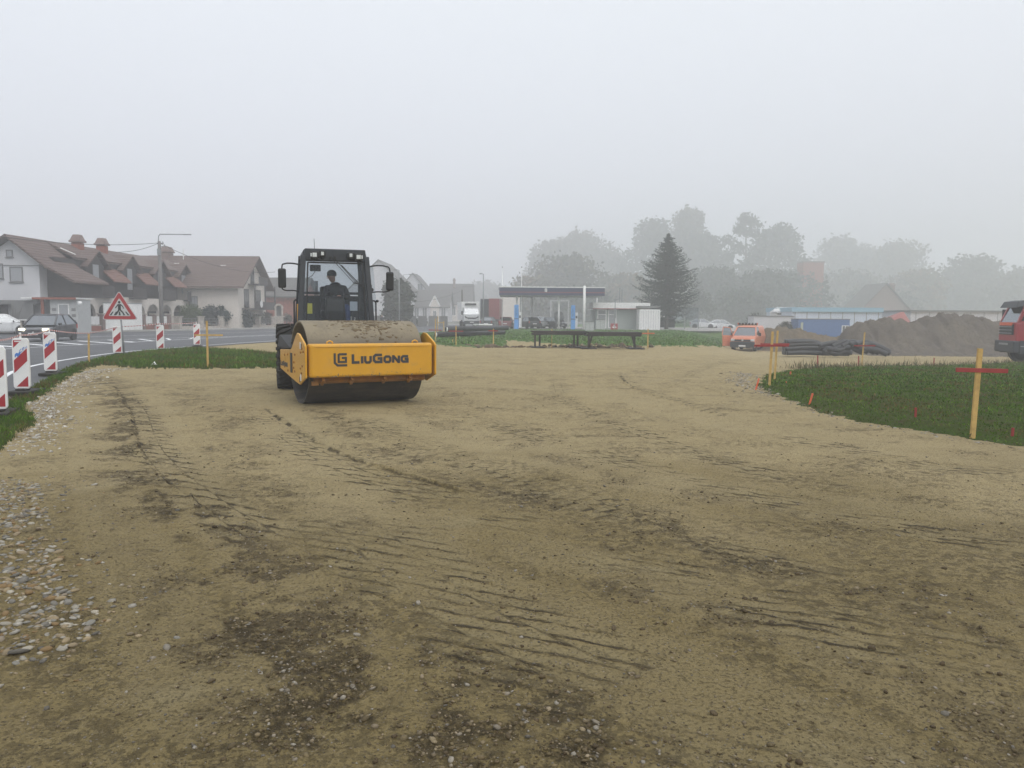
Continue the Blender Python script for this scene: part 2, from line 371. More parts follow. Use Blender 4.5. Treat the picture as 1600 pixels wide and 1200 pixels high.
LUGS = [ (line([(187,600),(215,640),(232,690),(262,730),(310,770),(400,830),(470,870)]), .32, .21, .014),
 (line([(400,645),(440,672),(480,700),(548,735),(625,760),(700,785),(800,812),(900,835)]), .33, .19, .020),
 (line([(972,584),(990,600),(1030,616),(1075,632),(1130,648),(1190,664)]), .22, .3, .02),
 (line([(1206,671),(1260,688),(1337,704),(1450,728),(1600,748),(1800,770)]), .3, .3, .012),
 (line([(520,790),(600,860),(700,940),(830,1010),(1000,1090),(1180,1170),(1400,1260)]), .5, .15, .013),
 (line([(900,850),(1050,900),(1230,955),(1400,1005),(1600,1060),(1850,1120)]), .42, .15, .013),
 (line([(690,640),(900,700),(1100,755),(1400,820),(1750,890)]), .3, .22, .0125), (line([(560,650),(700,705),(900,775),(1150,860),(1500,985)]), .26, .17, .0105),
 (line([(640,690),(800,742),(960,800),(1150,855)]), .3, .22, .012),
 (line([(870,590),(880,620),(960,660),(1060,700),(1200,740),(1400,780)]), .26, .28, .012),
 (line([(1180,560),(1100,575),(1060,600)]), .25, .3, .012) ]
def near_pts(x, y, pts, m):
    P = np.array(pts); lo = P.min(0)-m; hi = P.max(0)+m
    return np.nonzero((x > lo[0]) & (x < hi[0]) & (y > lo[1]) & (y < hi[1]))[0]
LANES = [(line([(560,640),(760,690),(1000,745),(1300,790),(1700,850)]), .55), (line([(420,620),(500,740),(640,860),(900,1000),(1300,1180)]), .42), (line([(230,610),(265,700),(330,790),(430,900),(520,990)]), .30), (line([(700,600),(900,610),(1060,640),(1250,680),(1600,720)]), .7), (line([(850,860),(1100,930),(1400,1060),(1700,1200)]), .3), (line([(700,570),(880,575),(1010,560),(1200,552)]), .8), (line([(150,610),(150,700),(180,800),(240,940),(330,1100)]), .3)]
LUGDIR = (.40, .917)
def press(x, y):
    out = np.zeros(x.shape)
    for pts, hw in LANES:
        i = near_pts(x, y, pts, hw*1.5)
        if len(i):
            d_, _, _, _ = polydist(x[i] + .06*pn(x[i]*1.5, y[i]*1.5, 84), y[i], pts); out[i] = np.maximum(out[i], 1 - sm(hw*.75, hw*1.15, d_))
    return out
def detail(x, y, lug=None):
    "height detail, damp and rough masks of the rolled gravel"
    sh = np.shape(x); x = np.ravel(x); y = np.ravel(y)
    far = np.hypot(x, y) > 55
    if far.any() and not far.all():
        out = [np.zeros(x.shape) for _ in range(4)]
        L3 = None if lug is None else [np.zeros((~far).sum()) for _ in range(3)]
        for k, v in enumerate(detail(x[~far], y[~far], L3)): out[k][~far] = v
        if lug is not None:
            for k in range(3): lug[k][~far] = L3[k]
        out[0][far] = .022*pn(x[far]*.45, y[far]*.45, 1)
        return tuple(o.reshape(sh) for o in out)
    wx = x + .10*pn(x*1.3, y*1.3, 21); wy = y + .10*pn(x*1.3, y*1.3, 22)
    d = np.hypot(x, y)
    h = .022*pn(x*.45, y*.45, 1) + .010*pn(x*1.2, y*1.2, 2) + .006*pn(x*3.1, y*3.1, 3) + .004*np.maximum(0, fbm(x*5.3, y*7.1, 4, 3))
    damp = np.zeros(x.shape)
    n1 = fbm(wx*1.6, wy*1.6, 30, 4); n2 = fbm(wx*5, wy*5, 40, 3)
    for pts, hw, amt in DAMP:
        i = near_pts(wx, wy, pts, hw*1.6)
        if not len(i): continue
        di, _, _, _ = polydist(wx[i], wy[i], pts)
        damp[i] = np.maximum(damp[i], amt*.85*(1 - sm(hw*.1, hw*1.6, di))*sm(-.5, .55, n1[i] + .6*n2[i]))
    damp = np.maximum(damp, .45*sm(.35, .95, n1 + .3*n2))
    rough = np.clip(damp*1.1 + .25*sm(.1, .8, fbm(x*.8, y*.8, 50, 3)), 0, 1)
    near = 1 - sm(14, 30, d)
    clod = np.maximum(0, fbm(x*9, y*9, 60, 3)-.05)
    h = h + rough*near*(.018*clod + .008*pn(x*22, y*22, 63)) + near*(.0035*pn(x*13, y*13, 64) + .005*np.maximum(0, fbm(x*7, y*9, 66, 3)-.1)) - .006*damp
    groove = np.zeros(x.shape)
    for li, (pts, hw, pitch, dep) in enumerate(LUGS):
        i = near_pts(x, y, pts, hw)
        if not len(i): continue
        X_, Y_ = x[i], y[i]
        di, sd, sl, L = polydist(X_, Y_, pts)
        k = di < hw; i = i[k]
        if not len(i): continue
        X_, Y_, di, sd, sl = X_[k], Y_[k], di[k], sd[k], sl[k]
        colw = hw*2/3; ci = np.floor((sd+hw)/colw); fr = np.mod((sd+hw)/colw, 1)
        wob = .22*pn(X_*3, Y_*3, 70) + .14*pn(X_*9, Y_*9, 71)
        run = sl if li in (2, 8) else X_*LUGDIR[0] + Y_*LUGDIR[1]
        ph = np.mod(run/pitch + .5*np.mod(ci, 2) + .15*fr + wob, 1)
        g1 = 1 - sm(.0, .12, np.minimum(ph, 1-ph))
        g2 = 1 - sm(.0, .07, np.minimum(fr, 1-fr))
        amp = sm(-.55, .15, pn(X_*.9, Y_*.9, 72) + .45*pn(X_*3.3, Y_*3.3, 73))*(1 - sm(.7*hw, hw, di))*sm(0, 1.0, sl)*sm(0, 1.0, L-sl)
        h[i] += .4*dep*sm(.3, .7, ph)*amp - .4*dep*amp
        if lug is not None:
            up = amp*min(1, dep/.013) > lug[0][i]; j = i[up]
            lug[0][j] = (amp*min(1, dep/.013))[up]; lug[1][j] = (run/pitch + .35*wob)[up]; lug[2][j] = ((sd+hw)/colw)[up]
    for pts, hh, side in EDGE:
        i = near_pts(x, y, pts, 1.6)
        if not len(i): continue
        X_, Y_ = x[i], y[i]
        di, sd, sl, L = polydist(X_ + .05*pn(X_*4, Y_*4, 75) + .02*pn(X_*15, Y_*15, 76), Y_, pts)
        a = sm(0, .8, sl)*sm(0, 1.2, L-sl)
        t = sd*side
        wd_ = np.maximum(1, np.hypot(X_, Y_)/7)
        a = 1.35*a*(.5 + .5*sm(-.4, .4, pn(X_*2.3, Y_*2.3, 77)))
        h[i] += a*hh*(np.exp(-(di/.04)**2) + .5*(t > 0)*np.exp(-(di/.5)**2)) - a*hh*.7*(t < 0)*np.exp(-((di-.03)/.04)**2)
        groove[i] = np.maximum(groove[i], a*.75*np.exp(-((di-.015*wd_)/(.017*wd_))**2)*sm(-.5, .2, pn(X_*3.1, Y_*3.1, 78))*(t < 0))
    return tuple(np.reshape(q, sh) for q in (h, damp, rough, groove))
# ------------------------------------------------------------------ one sheet of land, fine near the viewer, coarse far away
r1 = np.concatenate([np.geomspace(.7, 2.2, 30)[:-1], np.geomspace(2.2, 48, 800)[:-1], np.geomspace(48, 700, 170)])
a1 = np.concatenate([np.linspace(-180, -44, 46)[:-1], np.linspace(-44, 44, 1050)[:-1], np.linspace(44, 180, 46)])
AA, RR = np.meshgrid(np.radians(a1), r1)
X = RR*np.sin(AA); Y = RR*np.cos(AA)
nr, na = X.shape
pressM = press(X.ravel(), Y.ravel())
LUGA = [np.zeros(X.size) for _ in range(3)]
hd, dampM, roughM, groM = detail(X, Y, LUGA)
reg = region(X, Y)
near_darkM = 1 - sm(3.2, 12.5, np.hypot(X, Y) + 1.5*pn(X*.4, Y*.4, 33))  # painted into soil colour: darker near the viewer, for vignette, weaker sheen and damp
nearroad, sdr, _, _ = polydist(X, Y, NEAR_EDGE)
Z = Hm(X, Y)
yardm = (reg == 0)
Z = Z + np.where(yardm, hd*sm(.0, 1.5, nearroad), 0)
grassm = (reg == 1) | (reg == 2) | (reg == 3)
def lawn_h(x, y):
    d_, _, _, _ = polydist(x, y, LAWN+[LAWN[0]]); return (.03 + .03*fbm(x*1.3, y*1.3, 80, 4))*sm(0, .7, d_)
lm = (reg == 1); Z[lm] += lawn_h(X[lm], Y[lm])
Z = Z + np.where(reg == 2, (.035 + .035*fbm(X*2, Y*2, 81, 4))*sm(0, .5, nearroad), 0)
Z = Z + np.where(reg == 3, (.06*fbm(X*.5, Y*.5, 82, 4)+.03)*sm(0, 4, nearroad), 0)
Z = np.where(reg == 4, -.06, Z); Z = np.where((reg == 5), .0, Z)
Z = np.where(inpoly(X, Y, FORE), -.03, Z)
idx = np.arange(nr*na).reshape(nr, na)
Q = np.stack([idx[:-1, :-1], idx[:-1, 1:], idx[1:, 1:], idx[1:, :-1]], -1).reshape(-1, 4)[:, ::-1]
Vall = np.stack([X.ravel(), Y.ravel(), Z.ravel()], -1)
fr = region(X.ravel()[Q].mean(1), Y.ravel()[Q].mean(1))
# middle disc below the viewer
def mixnode(N, L, a, b, f):
    mx = N.new('ShaderNodeMix'); mx.data_type = 'RGBA'
    L.new(f, mx.inputs[0])
    for s, k in ((a, 6), (b, 7)):
        if isinstance(s, tuple): mx.inputs[k].default_value = (*s, 1)
        else: L.new(s, mx.inputs[k])
    return mx.outputs[2]
def nnoise(N, L, vec, scale, detail=5, rough=.55, stretch=None):
    nz = N.new('ShaderNodeTexNoise'); nz.inputs['Scale'].default_value = scale; nz.inputs['Detail'].default_value = detail; nz.inputs['Roughness'].default_value = rough
    if stretch:
        mp = N.new('ShaderNodeMapping'); mp.inputs['Scale'].default_value = stretch; L.new(vec, mp.inputs[0]); vec = mp.outputs[0]
    L.new(vec, nz.inputs['Vector']); return nz.outputs[0]
def mrange(N, L, v, a, b, c=0., d=1.):
    m = N.new('ShaderNodeMapRange'); m.interpolation_type = 'SMOOTHSTEP'
    for i, k in enumerate((a, b, c, d)): m.inputs[i+1].default_value = k
    L.new(v, m.inputs[0]); return m.outputs[0]
def mmath(N, L, op, a, b):
    m = N.new('ShaderNodeMath'); m.operation = op
    for i, s in enumerate((a, b)):
        if isinstance(s, (int, float)): m.inputs[i].default_value = s
        else: L.new(s, m.inputs[i])
    return m.outputs[0]
def yard_material():
    m = bpy.data.materials.new('rolled_silty_gravel'); m.use_nodes = True; N = m.node_tree.nodes; L = m.node_tree.links; p = N['Principled BSDF']
    g = N.new('ShaderNodeNewGeometry').outputs['Position']
    def at(n):
        a = N.new('ShaderNodeAttribute'); a.attribute_name = n; return a.outputs['Fac']
    near_dark = mmath(N, L, 'ADD', at('near_dark'), mrange(N, L, nnoise(N, L, g, .5, 6), .3, .7, -.3, .3))
    c = mixnode(N, L, (.385,.308,.160), (.250,.193,.084), mrange(N, L, near_dark, .1, .9))  # far and near soil tones, viewing-distance falloff mixed into the colour
    c = mixnode(N, L, c, (.37,.315,.18), mrange(N, L, nnoise(N, L, g, 1.1, 6, .6), .55, .75, 0, .45))
    c = mixnode(N, L, c, (.235,.18,.088), mrange(N, L, nnoise(N, L, g, 3.1, 7, .7), .5, .72, 0, .55))
    # crumbly crust: dark crumbs and fine cracks, stronger in worked areas, weak where the drum pressed it smooth
    work = mmath(N, L, 'ADD', mrange(N, L, nnoise(N, L, g, .9, 6, .65), .40, .62, .12, .85), mmath(N, L, 'MULTIPLY', at('damp'), .7))
    work = mmath(N, L, 'MULTIPLY', work, mrange(N, L, at('press'), 0, 1, 1.0, .28))
    c = mixnode(N, L, c, (.36,.30,.175), mmath(N, L, 'MULTIPLY', at('press'), .14))
    crumb = mrange(N, L, nnoise(N, L, g, 11, 10, .78), .49, .60)
    c = mixnode(N, L, c, (.125,.094,.045), mmath(N, L, 'MULTIPLY', mmath(N, L, 'MULTIPLY', crumb, work), .72))
    lightc = mrange(N, L, nnoise(N, L, g, 17, 9, .75, (1,1.3,1)), .54, .66)
    c = mixnode(N, L, c, (.34,.285,.18), mmath(N, L, 'MULTIPLY', mmath(N, L, 'MULTIPLY', lightc, work), .45))
    wv = N.new('ShaderNodeTexNoise'); wv.inputs['Scale'].default_value = 3.5; wv.inputs['Detail'].default_value = 4; L.new(g, wv.inputs['Vector'])
    wa = N.new('ShaderNodeVectorMath'); wa.operation = 'MULTIPLY_ADD'; wa.inputs[1].default_value = (.46,.455,.44); L.new(wv.outputs['Color'], wa.inputs[0]); L.new(g, wa.inputs[2])
    vc = N.new('ShaderNodeTexVoronoi'); vc.feature = 'DISTANCE_TO_EDGE'; vc.inputs['Scale'].default_value = 6.5; L.new(wa.outputs[0], vc.inputs['Vector'])
    crack = mmath(N, L, 'MULTIPLY', mrange(N, L, vc.outputs[0], .035, .008), mrange(N, L, nnoise(N, L, g, 1.7, 6, .7), .50, .60))
    c = mixnode(N, L, c, (.06,.043,.022), mmath(N, L, 'MULTIPLY', crack, .28))
    dm = mmath(N, L, 'MULTIPLY', at('damp'), mrange(N, L, nnoise(N, L, g, 12, 9, .8), .38, .55, .25, 1))
    c = mixnode(N, L, c, (.082,.06,.029), mrange(N, L, dm, 0.0, .9, 0, .82))
    c = mixnode(N, L, c, (.055,.04,.02), mrange(N, L, at('groove'), .08, .7, 0, .92))
    fine = mrange(N, L, nnoise(N, L, g, 48, 8, .75), .53, .63)
    c = mixnode(N, L, c, (.11,.083,.04), mmath(N, L, 'MULTIPLY', mmath(N, L, 'MULTIPLY', fine, mrange(N, L, nnoise(N, L, g, 2.3, 5, .6), .35, .6, .35, 1)), .55))
    finel = mrange(N, L, nnoise(N, L, g, 63, 7, .75), .58, .66)
    c = mixnode(N, L, c, (.36,.31,.21), mmath(N, L, 'MULTIPLY', finel, .4))
    # tread prints: rows of pressed lugs, staggered column by column
    lc = at('lcol'); ci = mmath(N, L, 'FLOOR', lc, 0); fr_ = mmath(N, L, 'FRACT', lc, 0)
    ph = mmath(N, L, 'ADD', at('lrun'), mmath(N, L, 'ADD', mmath(N, L, 'MULTIPLY', ci, .5), mmath(N, L, 'MULTIPLY', fr_, .12)))
    ph = mmath(N, L, 'ADD', ph, mmath(N, L, 'MULTIPLY', nnoise(N, L, g, 6, 5, .6), .42)); ph = mmath(N, L, 'FRACT', ph, 0)
    row = mrange(N, L, mmath(N, L, 'PINGPONG', ph, .5), .14, .05)
    colg = mmath(N, L, 'MULTIPLY', mrange(N, L, mmath(N, L, 'PINGPONG', fr_, .5), .05, .015), .6)
    lugm = mmath(N, L, 'MULTIPLY', mmath(N, L, 'MAXIMUM', row, colg), mmath(N, L, 'MULTIPLY', at('lamp'), mrange(N, L, nnoise(N, L, g, 5, 6, .7), .38, .55, .15, 1)))
    pad = mmath(N, L, 'MULTIPLY', mrange(N, L, mmath(N, L, 'PINGPONG', ph, .5), .15, .35), mmath(N, L, 'MULTIPLY', at('lamp'), .35))
    c = mixnode(N, L, c, (.33,.275,.15), pad)
    c = mixnode(N, L, c, (.05,.036,.018), mmath(N, L, 'MULTIPLY', lugm, .9))
    vo = N.new('ShaderNodeTexVoronoi'); vo.inputs['Scale'].default_value = 55; L.new(g, vo.inputs['Vector'])
    vsel = N.new('ShaderNodeSeparateColor'); L.new(vo.outputs['Color'], vsel.inputs[0])
    st = mmath(N, L, 'MULTIPLY', mrange(N, L, vo.outputs['Distance'], .32, .2), mrange(N, L, vsel.outputs[0], .86, .89))
    c = mixnode(N, L, c, (.36,.32,.25), mmath(N, L, 'MULTIPLY', st, .6))
    st2 = mmath(N, L, 'MULTIPLY', mrange(N, L, vo.outputs['Distance'], .36, .22), mrange(N, L, vsel.outputs[1], .80, .83))
    c = mixnode(N, L, c, (.10,.08,.05), mmath(N, L, 'MULTIPLY', st2, .8))
    L.new(c, p.inputs['Base Color'])
    p.inputs['Roughness'].default_value = .85; p.inputs['Specular IOR Level'].default_value = .2
    b1_ = N.new('ShaderNodeBump'); b1_.inputs['Distance'].default_value = .03; b1_.inputs['Strength'].default_value = 1.0
    hgt = mmath(N, L, 'ADD', mmath(N, L, 'ADD', mmath(N, L, 'ADD', nnoise(N, L, g, 30, 8, .75), mmath(N, L, 'MULTIPLY', fine, -.3)), mmath(N, L, 'MULTIPLY', mmath(N, L, 'MULTIPLY', crumb, work), -.45)), mmath(N, L, 'ADD', mmath(N, L, 'MULTIPLY', mmath(N, L, 'ADD', st, st2), .25), mmath(N, L, 'ADD', mmath(N, L, 'MULTIPLY', crack, -.2), mmath(N, L, 'MULTIPLY', lugm, -.9))))
    L.new(hgt, b1_.inputs['Height']); L.new(b1_.outputs[0], p.inputs['Normal'])
    return m
def soil_material(name, a, b, c_):
    m = bpy.data.materials.new(name); m.use_nodes = True; N = m.node_tree.nodes; L = m.node_tree.links; p = N['Principled BSDF']
    g = N.new('ShaderNodeNewGeometry').outputs['Position']
    c = mixnode(N, L, a, b, mrange(N, L, nnoise(N, L, g, .5, 6, .6), .4, .6))
    c = mixnode(N, L, c, c_, mrange(N, L, nnoise(N, L, g, 4, 6, .7), .5, .65, 0, .8))
    L.new(c, p.inputs['Base Color']); p.inputs['Roughness'].default_value = .95; p.inputs['Specular IOR Level'].default_value = .08
    bp = N.new('ShaderNodeBump'); bp.inputs['Distance'].default_value = .05; L.new(nnoise(N, L, g, 14, 6, .7), bp.inputs['Height']); L.new(bp.outputs[0], p.inputs['Normal'])
    return m
M['yard'] = yard_material()
M['lawn'] = soil_material('lawn_turf', (.045,.068,.012), (.05,.062,.014), (.065,.052,.02))
M['fargrass'] = soil_material('meadow_turf', (.09,.155,.045), (.075,.13,.04), (.11,.125,.05))
M['side'] = soil_material('roadside_ground', (.2,.19,.17), (.15,.145,.12), (.1,.12,.06))
names = {0: ('gravel_yard','yard'), 1: ('lawn_ground','lawn'), 2: ('verge_ground','lawn'), 3: ('meadow_ground','fargrass'), 4: ('road_bed','side'), 5: ('roadside_ground','side')}
for k, (nm, mt) in names.items():
    q = Q[fr == k]
    if not len(q): continue
    u, inv = np.unique(q, return_inverse=True)
    at = {}
    if k == 0: at = {'press': ('FLOAT', pressM[u]), 'lamp': ('FLOAT', LUGA[0][u]), 'lrun': ('FLOAT', LUGA[1][u]), 'lcol': ('FLOAT', LUGA[2][u]), 'damp': ('FLOAT', dampM.ravel()[u]), 'near_dark': ('FLOAT', near_darkM.ravel()[u]), 'groove': ('FLOAT', groM.ravel()[u])}
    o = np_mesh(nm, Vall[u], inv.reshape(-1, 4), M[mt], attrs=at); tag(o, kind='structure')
    if k == 0: YARD = o
def ground_z(x, y):
    x = np.asarray(x, float); y = np.asarray(y, float)
    h, _, _, _ = detail(x, y); return Hm(x, y) + h
# middle of the sheet
mid = MB(); n = len(a1)-1
mid.add([(r1[0]*math.sin(a), r1[0]*math.cos(a), float(Z[0, i])) for i, a in enumerate(np.radians(a1[:-1]))], [tuple(range(n))][::-1])
tag(mid.build('ground', M['yard']), kind='structure')
# ------------------------------------------------------------------ road, markings, pavement
def sheet(name, A, B, z, mat, kind='structure', thick=0):
    V = []; Fq = []
    for (a, b) in zip(A, B):
        for t in (0, 1): V.append((a[0]*(1-t)+b[0]*t, a[1]*(1-t)+b[1]*t, z))
    for i in range(len(A)-1): Fq.append((2*i, 2*i+1, 2*i+3, 2*i+2))
    mb = MB(); mb.add(V, Fq)
    if thick:
        n0 = len(V); mb.add([(v[0], v[1], z-thick) for v in V], [])
        for i in range(len(A)-1):
            mb.f.append((2*i, 2*i+2, n0+2*i+2, n0+2*i)); mb.f.append((2*i+1, 2*i+3, n0+2*i+3, n0+2*i+1))
    return tag(mb.build(name, mat), kind=kind)
def interp_line(L_, n, x0=None):
    ys = [p[1] for p in L_]; xs = [p[0] for p in L_]
    return [(float(np.interp(y, ys, xs)), y) for y in n]
def offs(L_, d):
    out = []
    for i, p in enumerate(L_):
        a = L_[max(0, i-1)]; b = L_[min(len(L_)-1, i+1)]; t = Vector((b[0]-a[0], b[1]-a[1])).normalized()
        out.append((p[0] - t.y*d, p[1] + t.x*d))
    return out
ys = list(np.linspace(2, 230, 120))
NE = interp_line(smooth_line(NEAR_EDGE, 5), ys); FE = interp_line(FAR_EDGE, ys)
sheet('road', offs(NE, 0), FE, .012, M['asphalt'])
ln = smooth_line([(-6.0,6),(-8.8,12),(-11.8,18),(-14.0,22.4),(-15.35,27),(-16.2,32.7),(-16.0,37),(-15.6,41),(-14.6,47),(-12.5,57),(-10.2,68),(-7.6,82)], 5)
sheet('edge_line', ln, offs(ln, .15), .017, M['paint'])
lowl = [(-23.2,28),(-22.4,34.7),(-22.2,38.4),(-21.3,42),(-20.8,48),(-19.3,56),(-17,66)]
upl = [(-27.6,34),(-26.3,40),(-25,46),(-22.8,51),(-20.6,55.5),(-17.4,66)]
sheet('lane_line', lowl, offs(lowl, .16), .017, M['paint'])
sheet('lane_line', upl, offs(upl, .16), .017, M['paint'])
lin2 = [(-32,35),(-30.5,44),(-29,52),(-26.5,60),(-23,70),(-19,82)]
sheet('lane_line', lin2, offs(lin2, .14), .017, M['paint'])
hat = MB()
for y in np.arange(30, 62, 2.0):
    xa = float(np.interp(y, [p[1] for p in lowl], [p[0] for p in lowl])); y2 = y+3.2
    xb = float(np.interp(y2, [p[1] for p in upl], [p[0] for p in upl]))
    if xb < xa-.5:
        hat.quad((xa-.15, y, .021), (xa-.15, y+.45, .021), (xb+.15, y2+.45, .021), (xb+.15, y2, .021))
tag(hat.build('hatched_marking', M['paint']), kind='structure')
# give-way and stop bars seen at the left junction
for (a, b) in (((-38,40.5),(-26.5,37.5)), ((-42,44),(-30,42.5)), ((-37,36.2),(-29,34.6))):
    sheet('lane_line', [a, b], [(a[0]+.03, a[1]+.28), (b[0]+.03, b[1]+.28)], .017, M['paint'])
fe2 = [p for p in FE if p[1] > 57]
sheet('kerb', fe2, offs(fe2, .16), .13, M['concrete'], thick=.15)
sheet('pavement', offs(fe2, .16), offs(fe2, 2.3), .12, M['paving'])
fs = MB(); fs.prism([(p[0], p[1]) for p in FORE], -.05, .02, 'z'); tag(fs.build('forecourt', M['paving']), kind='structure')
# ------------------------------------------------------------------ haze
hz = MB().box((0, 0, 27.5), (1440, 1440, 61)).build('haze', bpy.data.materials.new('thin_fog'))
hm = hz.data.materials[0]; hm.use_nodes = True; hn = hm.node_tree.nodes; hn.clear()
ho = hn.new('ShaderNodeOutputMaterial'); hv = hn.new('ShaderNodeVolumePrincipled')
hv.inputs['Color'].default_value = (.955,.965,.985,1); hv.inputs['Density'].default_value = .0032; hv.inputs['Anisotropy'].default_value = .2
hm.node_tree.links.new(hv.outputs[0], ho.inputs['Volume']); tag(hz, 'pale fog lying over the whole building site and street', 'fog', kind='stuff')

# ------------------------------------------------------------------ stones
def ico(sub):
    import bmesh
    bm = bmesh.new(); bmesh.ops.create_icosphere(bm, subdivisions=sub, radius=1.0)
    v = np.array([q.co[:] for q in bm.verts]); f = np.array([[l.index for l in q.verts] for q in bm.faces]); bm.free(); return v, f
I1 = ico(1); I2 = ico(2)
STC = .66*np.array([1.06,1.0,.88])*np.array([(.42,.41,.38),(.31,.31,.30),(.5,.48,.43),(.36,.30,.21),(.24,.235,.225),(.40,.33,.22),(.30,.21,.11),(.46,.455,.44),(.18,.175,.165),(.33,.29,.24)])
def stones(name, xy, size, mat, shape=I1, flat=.45, cols=None, z=None, bury=.15, label=None, cat=None, kind='stuff', parent=None):
    n = len(xy); v, f = shape
    sc = size[:, None]*rng.uniform(.6, 1.25, (n, 3)); sc[:, 2] *= flat
    V = v[None]*(1 + rng.uniform(-.16, .16, (n, len(v)))[..., None])*sc[:, None, :]
    a = rng.uniform(0, 2*PI, n); t = rng.uniform(-.3, .3, (n, 2))
    V[..., 2] += V[..., 0]*t[:, None, 0] + V[..., 1]*t[:, None, 1]
    ca, sa = np.cos(a)[:, None], np.sin(a)[:, None]
    x = V[..., 0]*ca - V[..., 1]*sa; y = V[..., 0]*sa + V[..., 1]*ca
    zz = ground_z(xy[:, 0], xy[:, 1]) if z is None else z
    V = np.stack([x + xy[:, 0:1], y + xy[:, 1:2], V[..., 2] + (zz + sc[:, 2]*(1-2*bury)*.6)[:, None]], -1)
    cc = STC if cols is None else np.array(cols)
    c = cc[rng.integers(0, len(cc), n)]*rng.uniform(.7, 1.1, (n, 1)); C4 = np.concatenate([c, np.ones((n, 1))], 1)
    C4 = np.repeat(C4[:, None, :], len(v), 1)
    Fq = (f[None] + (np.arange(n)*len(v))[:, None, None]).reshape(-1, 3)
    return np_mesh(name, V.reshape(-1, 3), Fq, mat, parent, {'tint': ('FLOAT_COLOR', C4.reshape(-1, 4))}, smooth=True), V, C4, xy
def sample(poly, n, box=None):
    P = np.array(poly); lo, hi = P.min(0), P.max(0); out = np.zeros((0, 2))
    while len(out) < n:
        q = rng.uniform(lo, hi, (n*2, 2)); q = q[inpoly(q[:, 0], q[:, 1], poly)]; out = np.concatenate([out, q])
    return out[:n]
PEB = PX([(-420,735),(0,748),(60,752),(70,790),(88,850),(96,905),(128,948),(178,950),(182,965),(130,1000),(110,1025),(60,1035),(20,1042),(-200,1100),(-700,1100)])
p1 = sample(PEB, 9500); nn = fbm(p1[:, 0]*1.8, p1[:, 1]*1.8, 90, 3)
p1 = p1[nn + rng.normal(0, .12, len(nn)) > -.12]
p1 = p1 + np.where(rng.random((len(p1), 1)) < .3, rng.normal(0, .28, p1.shape), 0)
sz = rng.gamma(3.0, .0038, len(p1)) + .004
o, _, _, _ = stones('loose_gravel', p1, sz, M['stone'], I1, bury=.32); tag(o, 'grey and tan river gravel in a loose patch at left', 'gravel', kind='stuff')
# largest stones of the patch as single pieces sharing a few meshes
protos = []
for k in range(8):
    v, f = I2; vv = v*(1 + .10*np.array([pn(a*1.5, b*1.5+c, k+1) for a, b, c in v])[:, None])*np.array([1, random.uniform(.55, .85), random.uniform(.3, .48)])
    c4 = np.tile(np.append(STC[k] * .95, 1), (len(v), 1))
    ob = np_mesh('stone', vv, f, M['stone'], None, {'tint': ('FLOAT_COLOR', c4)}, link=False); protos.append(ob)
pb = sample(PX([(-60,770),(60,760),(90,850),(100,905),(170,950),(180,966),(120,1020),(40,1038),(-80,1050)]), 240)
pz = ground_z(pb[:, 0], pb[:, 1])
for i in range(len(pb)):
    c = protos[i % 8].copy(); COL.objects.link(c); c.parent = YARD
    s = random.uniform(.016, .036); c.location = (pb[i, 0], pb[i, 1], pz[i]+s*.12); c.scale = (s, s, s); c.rotation_euler = (random.uniform(-.25, .25), random.uniform(-.25, .25), random.uniform(0, 6.28))
# whitish crushed stone along the verge edge
edge = smooth_line(PX([(-30,715),(20,690),(50,672),(66,660),(60,640),(55,628),(80,612),(100,600),(125,587),(150,577),(200,577)]), 8)
q = []
for (a, b), (c_, d) in zip(edge[:-1], edge[1:]):
    l = math.hypot(c_-a, d-b); k = int(l*170)
    for j in range(k):
        t = random.random(); o_ = abs(random.gauss(0, .36))-.1
        nx, ny = (d-b)/l, -(c_-a)/l
        if nx < 0: nx, ny = -nx, -ny
        q.append((a+(c_-a)*t+nx*o_, b+(d-b)*t+ny*o_))
q = np.array(q); sz = rng.gamma(2.0, .006, len(q)) + .004
o, _, _, _ = stones('edge_gravel', q, sz, M['stone'], I1, cols=[(.48,.46,.41),(.40,.37,.31),(.28,.23,.155),(.54,.51,.46),(.34,.30,.24)], flat=.5, bury=.45)
tag(o, 'whitish crushed stone along the grass verge', 'gravel', kind='stuff')
edge = smooth_line(PX([(1165,583),(1160,595),(1178,606),(1205,618),(1260,637),(1340,661),(1440,676),(1520,690),(1640,706)]), 8)
q = []
for (a, b), (c_, d) in zip(edge[:-1], edge[1:]):
    l = math.hypot(c_-a, d-b)
    for j in range(int(l*(120 if b > 17 else 34))):
        t = random.random(); q.append((a+(c_-a)*t+random.gauss(0, .22 if b > 17 else .1), b+(d-b)*t+random.gauss(0, .3 if b > 17 else .1)))
q = np.array(q); sz = rng.gamma(2.2, .0065, len(q)) + .004
o, _, _, _ = stones('edge_gravel', q, sz, M['stone'], I1, cols=[(.30,.28,.23),(.25,.21,.15),(.19,.15,.09),(.34,.32,.27)], flat=.5, bury=.45)
tag(o, 'pale crushed stone along the edge of the right lawn', 'gravel', kind='stuff')
